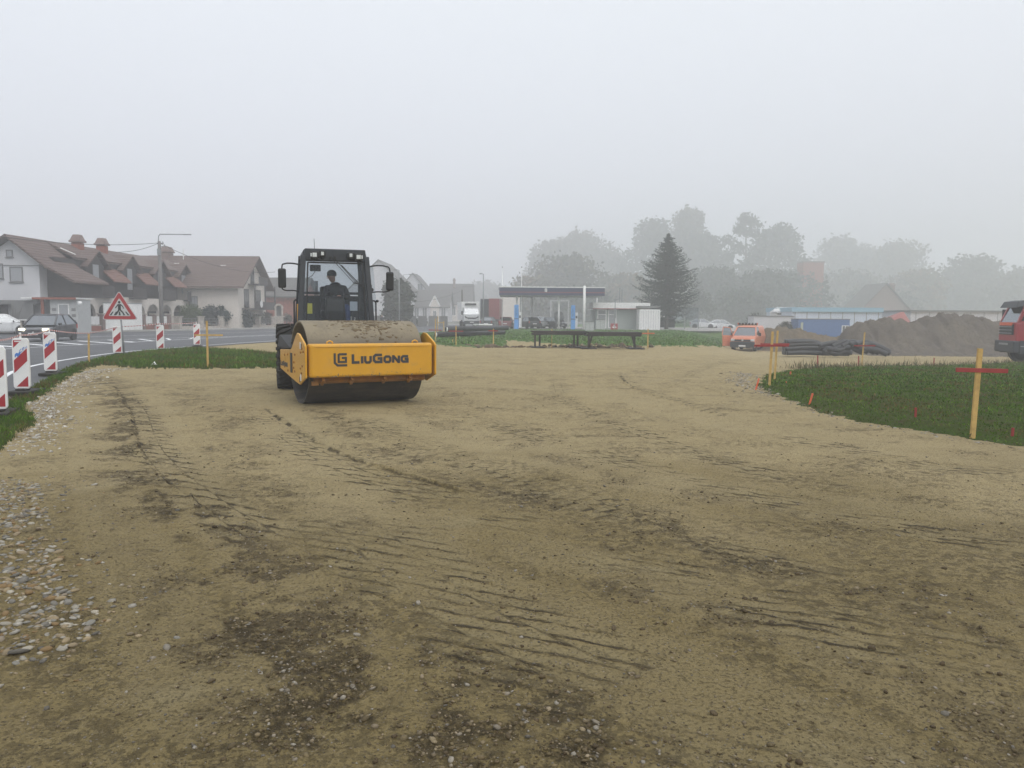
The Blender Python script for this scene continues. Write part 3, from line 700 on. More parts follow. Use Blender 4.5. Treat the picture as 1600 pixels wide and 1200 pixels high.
# scattered small stones and clods over the rolled surface
ax = np.radians(rng.uniform(-38, 38, 60000)); rr = np.exp(rng.uniform(math.log(2.4), math.log(17), 60000))
q = np.stack([rr*np.sin(ax), rr*np.cos(ax)], -1); rg = region(q[:, 0], q[:, 1]); q = q[rg == 0]
_, dmp, rgh, _ = detail(q[:, 0], q[:, 1])
keep = rng.random(len(q)) < (.06 + .45*rgh**1.2); qs = q[keep][:13000]
sz = np.minimum(.02, rng.gamma(1.6, .0024, len(qs)) + .0018)
o, _, _, _ = stones('scattered_gravel', qs, sz, M['stone'], I1, cols=[(.21,.18,.135),(.22,.175,.105),(.18,.14,.08),(.26,.235,.19),(.16,.125,.075),(.25,.2,.13),(.14,.125,.1)], flat=.6, bury=.25)
tag(o, 'small stones scattered over the rolled gravel', 'gravel', kind='stuff')
qc = q[rng.random(len(q)) < .03+.6*dmp][:10000]
sz = np.minimum(.02, rng.gamma(1.5, .0030, len(qc)) + .002)
o, _, _, _ = stones('soil_clods', qc, sz, M['stone'], I1, cols=[(.075,.052,.025),(.1,.072,.036),(.15,.115,.058),(.12,.09,.045)], flat=.6, bury=.2)
tag(o, 'dark damp clods of soil torn up along the wheel tracks', 'soil', kind='stuff')

# ------------------------------------------------------------------ grass
def blades(name, xy, z, hgt, wid, cols, lean=.5, label=None, leafy=False):
    n = len(xy); a = rng.uniform(0, 2*PI, n); la = rng.uniform(0, 2*PI, n); le = rng.uniform(0, lean, n)*hgt
    dx, dy = np.cos(a)*wid/2, np.sin(a)*wid/2
    b = np.stack([xy[:, 0], xy[:, 1], z-.005], -1)
    top = b + np.stack([np.cos(la)*le, np.sin(la)*le, hgt], -1); w = np.stack([dx, dy, np.zeros(n)], -1)
    midp = b + (top-b)*.5 + np.stack([np.zeros(n), np.zeros(n), hgt*.08], -1)
    k = 1.0 if leafy else .8
    V = np.stack([b-w*.4, b+w*.4, midp+w*k, midp-w*k, top], 1)
    f4 = np.array([[0,1,2],[0,2,3],[3,2,4]]); Fq = (f4[None] + (np.arange(n)*5)[:, None, None]).reshape(-1, 3)
    cc = np.array(cols); j = rng.integers(0, len(cc)-1, n)
    patch = fbm(xy[:, 0]*.7, xy[:, 1]*.7, 95, 3)
    j = np.where((patch > .2) & (rng.random(n) < .5), len(cc)-1, j)
    c = cc[j]*rng.uniform(.65, 1.25, (n, 1)); C4 = np.repeat(np.concatenate([c, np.ones((n, 1))], 1)[:, None, :], 5, 1)
    return np_mesh(name, V.reshape(-1, 3), Fq, M['grass'], None, {'tint': ('FLOAT_COLOR', C4.reshape(-1, 4))}, smooth=False)
GC = [(.058,.125,.008),(.08,.155,.010),(.045,.10,.006),(.12,.185,.025),(.065,.115,.010),(.12,.085,.028)]
lp = sample(LAWN, 330000); d = np.hypot(lp[:, 0], lp[:, 1]); ang = np.degrees(np.arctan2(lp[:, 0], lp[:, 1]))
lp = lp[(ang < 40) & (rng.random(len(lp)) < np.clip((15/d)**1.2, .2, 1))]; lp = lp[region(lp[:, 0], lp[:, 1]) == 1][:130000]
d = np.hypot(lp[:, 0], lp[:, 1])
lz = Hm(lp[:, 0], lp[:, 1]) + lawn_h(lp[:, 0], lp[:, 1])
k = np.clip(d/14, .9, 1.8)
o = blades('lawn_grass', lp, lz, rng.uniform(.012, .045, len(lp))*k, rng.uniform(.008, .020, len(lp))*k, GC, 1.5, leafy=True)
tag(o, 'low leafy green grass covering the right lawn', 'grass', kind='stuff')
# dry weeds along the back rim of the lawn
rim = PX([(1240,578),(1300,575),(1400,574),(1500,572),(1600,567),(1700,566)]); q = []
for i in range(2600):
    t = random.random()*(len(rim)-1); k_ = int(t); f_ = t-k_; a, b = rim[k_], rim[k_+1]
    q.append((a[0]+(b[0]-a[0])*f_+random.gauss(0, .3), a[1]+(b[1]-a[1])*f_+random.gauss(0, .45)))
q = np.array(q); hg = rng.gamma(3, .04, len(q))*(1+.8*np.clip(pn(q[:, 0]*.9, q[:, 1]*.9, 97), 0, 1))
lw = sample(LAWN, 26000); lw = lw[(region(lw[:, 0], lw[:, 1]) == 1) & (fbm(lw[:, 0]*.45, lw[:, 1]*.9, 98, 3) > .22)][:5000]; q = np.concatenate([q, lw]); hg = np.concatenate([hg, rng.gamma(3, .018, len(lw))])
o = blades('dry_weeds', q, Hm(q[:, 0], q[:, 1])+.03, hg, rng.uniform(.012, .03, len(q)), [(.13,.10,.05),(.09,.075,.04),(.06,.09,.03),(.16,.12,.06)], .6)
tag(o, 'brown dry weeds along the back rim of the right lawn', 'weeds', kind='stuff')
vp = sample(VERGE, 60000); vp = vp[region(vp[:, 0], vp[:, 1]) == 2]; d = np.hypot(vp[:, 0], vp[:, 1])
vp = vp[rng.random(len(vp)) < np.clip(16/np.hypot(vp[:, 0], vp[:, 1]), .3, 1)]; d = np.hypot(vp[:, 0], vp[:, 1]); k = np.clip(d/14, .8, 2)
nrd, _, _, _ = polydist(vp[:, 0], vp[:, 1], NEAR_EDGE)
vz = (.035 + .035*fbm(vp[:, 0]*2, vp[:, 1]*2, 81, 4))*sm(0, .5, nrd)
o = blades('verge_grass', vp, vz, rng.uniform(.03, .09, len(vp))*k, rng.uniform(.006, .016, len(vp))*k, GC, 1.1)
tag(o, 'green grass of the verge between road and gravel', 'grass', kind='stuff')
fp = sample([(-10.5,42),(-4,42),(0,43),(14,42),(24,58),(60,92),(8,92),(-3,92),(-7.3,80),(-9.5,62)], 42000); fp = fp[region(fp[:, 0], fp[:, 1]) == 3]
nrd, _, _, _ = polydist(fp[:, 0], fp[:, 1], NEAR_EDGE)
fz = Hm(fp[:, 0], fp[:, 1]) + (.06*fbm(fp[:, 0]*.5, fp[:, 1]*.5, 82, 4)+.03)*sm(0, 4, nrd)
o = blades('meadow_grass', fp, fz, rng.uniform(.05, .15, len(fp)), rng.uniform(.05, .14, len(fp)), [(.10,.19,.045),(.12,.22,.055),(.08,.16,.04),(.13,.2,.06),(.11,.14,.05)], 1.0)
tag(o, 'rough grass of the meadow in front of the filling station', 'grass', kind='stuff')
# ------------------------------------------------------------------ lettering made of thick strokes
def ribbon(mb, pts, w, y, d, closed=False, tf=None):
    n = len(pts); P = [Vector((p[0], p[1])) for p in pts]; L_, R_ = [], []
    for i in range(n):
        a = P[i-1] if (i > 0 or closed) else None; b = P[(i+1) % n] if (i < n-1 or closed) else None
        d0 = (P[i]-a).normalized() if a is not None else None; d1 = (b-P[i]).normalized() if b is not None else None
        if d0 is None: d0 = d1
        if d1 is None: d1 = d0
        n0 = Vector((-d0.y, d0.x)); n1 = Vector((-d1.y, d1.x)); m = (n0+n1); m = m/max(.5, m.dot(n0)) if m.length > 1e-6 else n0
        hw = w/2; L_.append(P[i]+m*hw); R_.append(P[i]-m*hw)
    rng_ = range(n if closed else n-1); tf = tf or (lambda x, z, y: (x, y, z))
    for i in rng_:
        j = (i+1) % n
        q = [L_[i], L_[j], R_[j], R_[i]]
        mb.hexa([tf(a.x, a.y, y) for a in q] + [tf(a.x, a.y, y+d) for a in q])
GL = {  # strokes in a 1 x 1 cell; (points, closed)
 'L': [([(.14,1),(.14,.12),(.95,.12)], 0)],
 'I': [([(.5,0),(.5,1)], 0)],
 'U': [([(.14,1),(.14,.3),(.3,.12),(.7,.12),(.86,.3),(.86,1)], 0)],
 'G': [([(.95,.88),(.3,.88),(.13,.7),(.13,.3),(.3,.12),(.87,.12),(.87,.5),(.5,.5)], 0)],
 'O': [([(.3,.88),(.7,.88),(.87,.7),(.87,.3),(.7,.12),(.3,.12),(.13,.3),(.13,.7)], 1)],
 'N': [([(.13,0),(.13,.9),(.2,.9),(.8,.1),(.87,.1),(.87,1)], 0)],
 'P': [([(.13,0),(.13,.88),(.7,.88),(.87,.7),(.7,.45),(.13,.45)], 0)],
 'C': [([(.95,.88),(.3,.88),(.13,.7),(.13,.3),(.3,.12),(.95,.12)], 0)],
 'M': [([(.1,0),(.1,.95),(.5,.35),(.9,.95),(.9,0)], 0)], '1': [([(.5,0),(.5,1)], 0)],
}
def letters(mb, seq, x0, z0, y, d, tf=None):
    "seq: (char, width, height, stroke, gap)"
    x = x0
    for ch, w, h, st, gap in seq:
        for pts, cl in GL[ch]:
            ribbon(mb, [(x+p[0]*w, z0+p[1]*h) for p in pts], st, y, d, bool(cl), tf)
        x += w+gap
    return x
def brand(mb, x0, z0, H, y, d, tf=None, emblem=True):
    s = H
    if emblem:
        E = H*1.42; ex = x0; ez = z0-.28*H; w = E*.17
        ribbon(mb, [(ex+w/2, ez+E), (ex+w/2, ez+.28*E), (ex+.3*E, ez+w/2), (ex+E*1.02, ez+w/2)], w, y, d, tf=tf)
        ribbon(mb, [(ex+E, ez+E-w/2), (ex+.45*E, ez+E-w/2), (ex+.38*E, ez+.88*E), (ex+.38*E, ez+.34*E), (ex+.93*E, ez+.34*E), (ex+.93*E, ez+.64*E), (ex+.62*E, ez+.64*E)], w*.95, y, d, tf=tf)
        x0 = ex+E*1.38
    st = s*.285; sm_ = s*.78
    letters(mb, [('L', s*.88, s, st, s*.1), ('I', s*.3, sm_, st, s*.08), ('U', s*.82, sm_, st*.95, s*.12), ('G', s*1.1, s, st, s*.12), ('O', s*.88, sm_, st*.95, s*.1), ('N', s*.88, sm_, st*.95, s*.1), ('G', s*.9, sm_, st*.95, 0)], x0, z0, y, d, tf)

# ------------------------------------------------------------------ road roller
def roller():
    c = ground(473, 630); e = ground(648, 625.5); ctr = (c+e)/2
    t = empty('road_roller', (ctr.x-.08, ctr.y+.08, float(ground_z(ctr.x, ctr.y))-.012), R(28), 'yellow single drum road roller with black cab on the rolled gravel', 'road roller')
    Wd = 1.065; Rd = .765
    # drum, hollow at the ends
    import bmesh
    dm = bpy.data.materials.new('muddy_steel_drum'); dm.use_nodes = True; N = dm.node_tree.nodes; L = dm.node_tree.links; p = N['Principled BSDF']
    tcn = N.new('ShaderNodeTexCoord').outputs['Object']
    k = mixnode(N, L, (.055,.047,.038), (.20,.16,.098), mrange(N, L, nnoise(N, L, tcn, 2.2, 7, .65), .35, .62))
    sep = N.new('ShaderNodeSeparateXYZ'); L.new(tcn, sep.inputs[0])
    top = mrange(N, L, sep.outputs['Z'], .95, 1.35)      # paler tan mix above, dark below, by height on the drum
    k = mixnode(N, L, mixnode(N, L, (.035,.032,.03), (.075,.062,.045), mrange(N, L, nnoise(N, L, tcn, 1.6, 7, .7, (1,4,4)), .4, .65)), mixnode(N, L, (.17,.14,.09), (.235,.195,.125), mrange(N, L, nnoise(N, L, tcn, 3, 8, .75), .35, .6)), top)
    L.new(k, p.inputs['Base Color']); p.inputs['Roughness'].default_value = .6
    bp = N.new('ShaderNodeBump'); bp.inputs['Distance'].default_value = .012; L.new(nnoise(N, L, tcn, 14, 7, .7), bp.inputs['Height']); L.new(bp.outputs[0], p.inputs['Normal'])
    prof = [(.18,-Wd+.3),(.70,-Wd+.3),(.725,-Wd+.01),(.73,-Wd),(Rd-.006,-Wd),(Rd,-Wd+.01),(Rd,Wd-.01),(Rd-.006,Wd),(.73,Wd),(.725,Wd-.01),(.70,Wd-.3),(.18,Wd-.3)]
    mb = MB().lathe(prof, (0,0,Rd), 'x', 72); o = mb.build('drum', dm, t, smooth=False)
    o.data.polygons.foreach_set('use_smooth', [True]*len(o.data.polygons)); o.data.set_sharp_from_angle(angle=R(35))
    # caked soil on the drum crest
    n = 900; cx = np.clip(rng.normal(.12, .33, n), -1.0, 1.0); th = rng.normal(R(8), R(22), n)
    vv, ff = I1; sz = rng.gamma(1.5, .006, n)+.003; Vt = []
    V = vv[None]*(1+rng.uniform(-.25,.25,(n,len(vv),1)))*(sz[:,None]*np.stack([rng.uniform(.8,2.2,n), np.full(n,.3), rng.uniform(.7,1.5,n)],-1))[:,None,:]
    ct, st_ = np.cos(th)[:,None], np.sin(th)[:,None]
    y_ = V[...,1]+Rd; z_ = V[...,2]
    Vx = V[...,0]+cx[:,None]; Vy = -(y_*st_ + z_*ct); Vz = y_*ct - z_*st_ + Rd
    Vt = np.stack([Vx, Vy, Vz], -1).reshape(-1,3); Fq = (ff[None]+(np.arange(n)*len(vv))[:,None,None]).reshape(-1,3)
    cc = np.array([(.14,.10,.055),(.19,.15,.09),(.11,.08,.045)])[rng.integers(0,3,n)]; C4 = np.repeat(np.concatenate([cc, np.ones((n,1))],1)[:,None,:], len(vv), 1)
    s_ = np_mesh('caked_soil', Vt, Fq, M['stone'], t, {'tint': ('FLOAT_COLOR', C4.reshape(-1,4))}); s_['kind'] = 'stuff'
    hub = MB()
    for s in (-1, 1):
        hub.cyl((s*(Wd-.29), 0, Rd), (s*(Wd-.02), 0, Rd), .30, .24, 24)
        hub.build('drum_hub', M['black'], t, bevel=.005); hub = MB()
    # front beam
    y0, y1, z0, z1, X1 = -1.06, -.84, .55, 1.135, 1.175
    bm_ = MB(); bx = [(-X1+.035, y1), (-X1+.035, y0+.03), (-X1+.09, y0), (X1-.09, y0), (X1-.035, y0+.03), (X1-.035, y1)]
    bm_.prism(bx, z0, z1, 'z'); bm_.build('front_beam', M['yellow'], t, bevel=.045, seg=4)
    # side plates
    plate = [(-1.05,.55),(-1.055,1.10),(-1.0,1.145),(-.60,1.305),(-.46,1.315),(-.33,1.25),(-.02,1.04),(.08,1.0),(.98,.965),(.98,.60),(-.30,.435),(-.62,.405)]
    for s in (-1, 1):
        o = MB().prism(plate, s*X1, s*(X1+.035) if s > 0 else s*(X1+.035), 'x').build('side_plate', M['yellow'], t, bevel=.012)
        sl = MB().box((s*(X1+.037), -.02+.02, .76), (.012, .15, .36)); sl.build('slot', M['black'], o)
        bl = MB()
        for (by, bz) in ((-.8,.62),(-.86,.75),(-.72,.7),(-.3,.92),(-.28,.62),(-.22,.78),(.28,.9),(.28,.6),(.55,.88),(.55,.66),(-.95,1.0),(-.85,1.05),(-.74,.98),(-.2,.68)):
            bl.cyl((s*(X1+.03), by, bz), (s*(X1+.05), by, bz), .02, n=8)
        bl.build('bolt', M['yellow_worn'], o)['kind'] = 'stuff'
        [MB().box((s*(X1+.036), -.72, zz_), (.008, .075, .12)).build('warning_plate', M['plate'], o) for zz_ in (1.10, .54)]
        [MB().box((s*(X1+.038), yy_, zz_), (.01, .04, .1)).build('reflector', M['decal'], o) for yy_, zz_ in ((-.80, 1.08), (-.66, .50))]
        tm = MB(); brand(tm, 0, 0, .095, 0, .004, (lambda x, z, y: (-X1-.036-y, .93-x, .665+z)) if s < 0 else (lambda x, z, y: (X1+.036+y, .25+x, .665+z)), emblem=False); tm.build('lettering', M['decal'], o)
    MB().box((0, .93, .78), (2*X1-.01, .16, .34)).build('rear_cross_beam', M['yellow'], t, bevel=.02)
    # lettering on the beam
    tm = MB(); brand(tm, -.72, .785, .165, y0-.006, .007); tm.build('lettering', M['decal'], t)
    # mud thrown on the lower edge of the beam and on the drum scraper
    n = 110; mx_ = rng.uniform(-1.08, 1.08, n); mz_ = .555 + rng.exponential(.03, n); ms_ = rng.gamma(1.4, .0026, n)+.0015; vv, ff = I1
    V = vv[None]*(1+rng.uniform(-.3,.3,(n,len(vv),1)))*(ms_[:,None]*np.stack([rng.uniform(.8,1.8,n), np.full(n,.35), rng.uniform(.8,1.6,n)],-1))[:,None,:] + np.stack([mx_, np.full(n, y0-.002), mz_], -1)[:,None,:]
    C4 = np.tile(np.array([.22,.17,.10,1.0]), (n*len(vv), 1)); s_ = np_mesh('mud_splash', V.reshape(-1,3), (ff[None]+(np.arange(n)*len(vv))[:,None,None]).reshape(-1,3), M['stone'], t, {'tint': ('FLOAT_COLOR', C4)}); s_['kind'] = 'stuff'
    MB().box((0, y0-.004, z1-.05), (2*X1-.26, .012, .018)).build('weld_seam', M['yellow'], t, bevel=.004)
    for s in (-1, 1): MB().tube(smooth_line([(s*.2,1.0,.95),(s*.25,1.3,1.15),(s*.3,1.6,1.2),(s*.3,1.9,1.15)],5), .022, 8).build('hydraulic_hose', M['black'], t, smooth=True)
    # scraper bar with brackets
    sc = MB().box((.02, -.83, .485), (2.06, .10, .09), rx=R(-25)); sc.build('scraper_bar', M['yellow_worn'], t, bevel=.008)
    for x in (-.88, -.36, .24, .72):
        b = MB().box((x, -.90, .50), (.05, .17, .13), rx=R(-35)); b.cyl((x-.05,-.93,.46),(x+.05,-.93,.46),.02,n=8); b.build('scraper_bracket', M['yellow_worn'], t, bevel=.006)
    MB().box((-1.0, -.86, .44), (.12, .05, .07)).build('scraper_tab', M['yellow_worn'], t)
    for x in (-.75, .83):
        pts = [(x-.055,-.93,z1-.01),(x-.045,-.93,z1+.03),(x,-.93,z1+.05),(x+.045,-.93,z1+.03),(x+.055,-.93,z1-.01)]
        MB().tube(pts, .014, 8).build('lifting_eye', M['yellow'], t, smooth=True)
    # frame, platform
    fr = MB().box((0, 1.25, .72), (.5, .55, .3)).box((0, 3.0, .78), (.95, 3.3, .34)).box((0, 1.5, .95), (.3, .3, .5)); fr.build('chassis', M['cabgrey'], t, bevel=.02)
    MB().box((0, 2.45, 1.28), (1.62, 1.75, .10)).build('platform', M['black'], t, bevel=.01)
    for s in (-1, 1):
        st = MB(); st.hexa([(s*1.16,.95,.97),(s*.82,.95,.97),(s*.82,1.45,1.02),(s*1.16,1.45,1.02),(s*1.16,.35,1.02),(s*1.0,.35,1.02),(s*.82,1.35,1.24),(s*1.14,1.35,1.24)])
        st.build('step_cover', M['black'], t, bevel=.006)
    # hood
    hd = MB().prism([(3.05,1.0),(3.05,1.95),(3.4,2.0),(4.6,1.86),(4.85,1.6),(4.85,.95)], -.62, .62, 'x'); hd.build('engine_hood', M['yellow'], t, bevel=.05, seg=3)
    MB().cyl((-.3,3.5,1.9),(-.3,3.5,2.45),.05,n=14).build('exhaust_pipe', M['steel'], t, smooth=True)
    MB().box((0,4.0,.9),(1.5,1.2,.25)).build('rear_fender', M['yellow'], t, bevel=.03)
    # rear wheels with chevron lugs
    for s in (-1, 1):
        cx = s*.90 - .05; cy = 3.02; Rw = .73; w = .30
        prof = [(.36,-w*.72),(.42,-w*.9),(.55,-w),(.64,-w*.98),(.69,-w*.8),(.695,0),(.69,w*.8),(.64,w*.98),(.55,w),(.42,w*.9),(.36,w*.72)]
        ty = MB().lathe(prof, (cx, cy, Rw), 'x', 40); 
        for k in range(24):
            for h in (-1, 1):
                a = 2*PI*(k + (.5 if h > 0 else 0))/24; rr = .715
                for (xa, xb, da) in ((.02, .17, .10), (.16, .30, .10)):
                    a0 = a + (0 if xa < .1 else .11); a1 = a0+da
                    pa = Vector((cx+h*xa, cy+rr*math.cos(a0), Rw+rr*math.sin(a0))); pb_ = Vector((cx+h*xb, cy+(rr-.012)*math.cos(a1), Rw+(rr-.012)*math.sin(a1)))
                    ty.beam(pa, pb_, .075, .05, up=(0, math.cos(a0), math.sin(a0)))
                a1 = a+.21; ty.beam((cx+h*.30, cy+.70*math.cos(a1), Rw+.70*math.sin(a1)), (cx+h*.305, cy+.6*math.cos(a1+.03), Rw+.6*math.sin(a1+.03)), .075, .04, up=(h,0,0))
        wh = ty.build('rear_tyre', M['rubber'], t, bevel=.006, seg=1)
        MB().lathe([(.03,-.1),(.2,-.12),(.34,-.2),(.37,-.22),(.37,.22),(.34,.2),(.2,.12),(.03,.1)], (cx, cy, Rw), 'x', 28).build('rim', M['yellow'], wh)
    # ---------------- cab
    zb, zt = 1.36, 3.03
    B = {'fl': (-.80,1.72), 'fr': (.80,1.72), 'rr': (.80,3.12), 'rl': (-.80,3.12)}; T = {'fl': (-.685,1.86), 'fr': (.685,1.86), 'rr': (.685,3.05), 'rl': (-.685,3.05)}
    def P(k, f): return Vector((B[k][0]*(1-f)+T[k][0]*f, B[k][1]*(1-f)+T[k][1]*f, zb+(zt-zb)*f))
    fm = MB()
    for k in ('fl', 'fr'): fm.beam(P(k, 0), P(k, .93), .115, .10, up=(0,1,0))
    fm.beam(P('fl', .03), P('fr', .03), .10, .12); 
    fm.box((0, 1.77, zb-.02), (1.70, .12, .11))
    fm.build('cab_frame', M['cabgrey'], t, bevel=.014)
    rfm = MB()
    for k in ('rl', 'rr'): rfm.beam(P(k, 0), P(k, .97), .09, .09, up=(0,1,0))
    for a, b in (('fl','rl'), ('fr','rr')):
        rfm.beam(P(a, .03)+Vector((0,.06,0)), P(b, .03)-Vector((0,.05,0)), .07, .1)
        rfm.beam((P(a, 0)+P(b, 0))/2, (P(a, .95)+P(b, .95))/2, .05, .05, up=(0,1,0))
    rfm.beam(P('rl', .03), P('rr', .03), .07, .1); rfm.beam(P('rl', .48), P('rr', .48), .05, .06)
    rfm.build('rear_frame', M['cabgrey'], t, bevel=.008)
    # roof with deep front header
    rf = MB().hexa([(-.70,1.80,2.80),(.70,1.80,2.80),(.70,1.93,2.80),(-.70,1.93,2.80),(-.665,1.80,3.06),(.665,1.80,3.06),(.665,1.93,3.06),(-.665,1.93,3.06)])
    rf.hexa([(-.72,1.935,2.90),(.72,1.935,2.90),(.72,3.14,2.90),(-.72,3.14,2.90),(-.68,1.935,3.05),(.68,1.935,3.05),(.68,3.12,3.03),(-.68,3.12,3.03)])
    rf.build('roof', M['cabgrey'], t, bevel=.02, seg=3)
    for x in (-.705, .705):
        MB().cyl((x, 1.86, 2.83), (x*1.05, 1.86, 2.80), .04, n=8).build('roof_hinge', M['black'], t)
    def pane(name, a, b, c_, d): return MB().quad(a, b, c_, d).build(name, M['glass'], t)
    off = Vector((0,.02,0))
    pane('windscreen', P('fl', .05)+off, P('fr', .05)+off, P('fr', .86)+off, P('fl', .86)+off)
    seal = MB(); 
    for a, b in (((-.66,1.70,zb+.10),(.66,1.70,zb+.10)), ((-.66,1.70,zb+.10),(-.60,1.80,2.77)), ((.66,1.70,zb+.10),(.60,1.80,2.77)), ((-.60,1.80,2.77),(.60,1.80,2.77))): seal.beam(Vector(a)+Vector((0,.03,0)), Vector(b)+Vector((0,.03,0)), .05, .03)
    seal.build('window_seal', M['black'], t)
    pane('rear_window', P('rl', .50), P('rr', .50), P('rr', .93), P('rl', .93))
    for a, b in (('fl','rl'), ('fr','rr')):
        pane('side_window', P(a, .06)+Vector((0,.07,0)), P(b, .06)-Vector((0,.06,0)), P(b, .92)-Vector((0,.06,0)), P(a, .92)+Vector((0,.07,0)))
    # opened side pane on the right
    q = [(.80,2.1,1.75),(1.02,2.42,1.75),(.93,2.4,2.75),(.70,2.1,2.75)]
    o = MB().quad(*q).build('opened_window', M['glass'], t)
    MB().cyl((.99,2.36,1.98),(1.03,2.33,1.98),.03,n=10).build('latch', M['black'], o); MB().cyl((.78,2.05,2.22),(.86,2.0,2.22),.04,n=8).build('hinge', M['black'], o)
    # lower back wall inside, side consoles
    MB().box((0, 3.02, 1.72), (1.44, .06, .76)).build('back_panel', M['cabgrey'], t)
    MB().box((.50, 2.45, 1.62), (.28, .7, .5)).build('side_console', M['cabgrey'], t, bevel=.02); MB().box((-.52, 2.5, 1.55), (.22, .6, .36)).build('side_console', M['cabgrey'], t, bevel=.02)
    MB().box((.60, 2.06, 1.80), (.14, .12, 1.1)).build('inner_post', M['cabgrey'], t, bevel=.02)
    MB().prism([(2.08,1.33),(1.98,1.75),(2.02,2.0),(2.12,2.08),(2.3,2.06),(2.36,1.8),(2.34,1.33)], -.20, .22, 'x').build('dashboard', M['black'], t, bevel=.05, seg=3)
    sw = MB(); ring = [(.01+.19*math.cos(a), 2.36+.12*math.sin(a), 2.08+.12*math.sin(a)) for a in np.linspace(0, 2*PI, 21)]
    sw.tube(ring, .015, 6).cyl((.01,2.2,2.0),(.01,2.36,2.08),.03,n=8); sw.build('steering_wheel', M['black'], t, smooth=True)
    se = MB().box((-.02, 2.62, 1.70), (.5, .5, .16)).box((-.02, 2.90, 2.0), (.48, .12, .62), rx=R(-8)).box((-.02,2.62,1.46),(.3,.35,.34)); se.build('seat', M['black'], t, bevel=.05, seg=3)
    MB().box((-.56, 1.99, 1.80), (.11, .01, .22)).build('yellow_note', pbr('yellow_note_paper', (.6,.56,.06), .7), t)
    MB().box((.42, 2.02, 1.86), (.17, .01, .20)).build('paper_sheet', pbr('pale_paper', (.5,.56,.64), .7), t)
    lv = MB()
    for x, z in ((.36,1.62),(.44,1.6),(.42,1.46)): lv.cyl((x,2.0,z-.1),(x,2.0,z),.012,n=6).ball((x,2.0,z),.022,5)
    lv.build('control_lever', M['chrome'], t, smooth=True)
    # rear view mirror inside
    MB().box((-.43,1.95,2.66),(.24,.04,.14)).build('inside_mirror', M['black'], t, bevel=.02)
    MB().tube([(-.43,1.95,2.6),(-.5,1.92,2.5),(-.62,1.86,2.42)], .008, 6).build('mirror_arm', M['black'], t)
    # work lamps: two wide, two small
    for x, z, w, h, dx in ((-.46,2.92,.15,.12,-1), (-.29,2.95,.10,.10,0), (.33,2.93,.10,.10,0), (.50,2.90,.15,.12,1)):
        o = MB().box((x, 1.73, z), (w+.04, .09, h+.035)).box((x, 1.77, z-.09), (.03, .04, .08)).build('work_lamp', M['black'], t, bevel=.018)
        MB().box((x+.0*dx, 1.682, z), (w*.62, .012, h*.72)).build('lens', M['lens'], o, bevel=.01)
        if dx: MB().box((x+dx*(w*.5-.0), 1.682, z), (.028, .012, h*.6)).build('side_lens', M['lens'], o)
    # wipers
    wp = MB(); wp.beam((-.10,1.74,2.86),(.40,1.70,2.34),.022,.014).beam((-.03,1.735,2.86),(.46,1.69,2.33),.022,.014).beam((.12,1.71,2.72),(.64,1.69,2.20),.014,.02)
    wp.cyl((-.10,1.72,2.87),(-.10,1.80,2.87),.03,n=10).cyl((-.02,1.72,2.87),(-.02,1.80,2.87),.03,n=10); wp.beam((.38,1.70,2.35),(.62,1.69,2.31),.03,.02)
    wp.build('wiper', M['black'], t)
    # mirrors on curved tubes
    for s in (-1, 1):
        z = 2.42 if s < 0 else 2.40; xo = 1.16 if s < 0 else 1.20
        br = MB(); br.tube(smooth_line([(s*.70,1.84,2.70),(s*.92,1.78,2.735),(s*1.10,1.72,2.72),(s*xo,1.70,2.64),(s*xo,1.70,2.2)],5), .016, 8)
        br.tube(smooth_line([(s*.74,1.80,2.14),(s*.9,1.76,2.17),(s*1.08,1.72,2.17),(s*xo,1.70,2.2)],5), .014, 8).box((s*.76,1.80,2.24),(.08,.08,.16))
        o = br.build('mirror_bracket', M['black'], t, smooth=True)
        MB().box((s*(xo+.0), 1.70, z), (.17, .10, .40)).build('mirror', M['black'], o, bevel=.035, seg=3)
    # handrail at left, antenna
    MB().tube(smooth_line([(-.82,1.9,1.98),(-.90,1.82,1.96),(-.91,1.82,1.8),(-.91,1.82,1.2),(-.88,1.84,1.12)],5), .017, 8).build('handrail', M['black'], t, smooth=True)
    MB().tube(smooth_line([(.82,1.9,1.98),(.90,1.9,1.96),(.91,1.9,1.8),(.91,1.9,1.2)],5), .017, 8).build('handrail', M['black'], t, smooth=True)
    MB().cyl((-.42,2.2,3.05),(-.43,2.2,3.30),.006,n=6).build('antenna', M['black'], t)
    MB().cyl((-.80,2.4,1.35),(-.80,2.4,1.9),.02,n=8).build('grab_bar', M['yellow'], t)
    # the rear half turns about the joint: the machine is steering
    REAR = Matrix.Translation((0, 1.4, 0)) @ Matrix.Rotation(R(-10), 4, 'Z') @ Matrix.Translation((.05, 0, 0)) @ Matrix.Diagonal((.93, 1, .98, 1)) @ Matrix.Translation((0, -1.4, 0))
    front = ('drum', 'caked_soil', 'drum_hub', 'front_beam', 'side_plate', 'rear_cross_beam', 'lettering', 'scraper_bar', 'scraper_bracket', 'scraper_tab', 'lifting_eye', 'step_cover', 'mud_splash', 'weld_seam', 'hydraulic_hose')
    for ch in t.children:
        if ch.name.split('.')[0] not in front: ch.matrix_basis = REAR @ ch.matrix_basis
    return t, REAR
RO, REAR = roller()

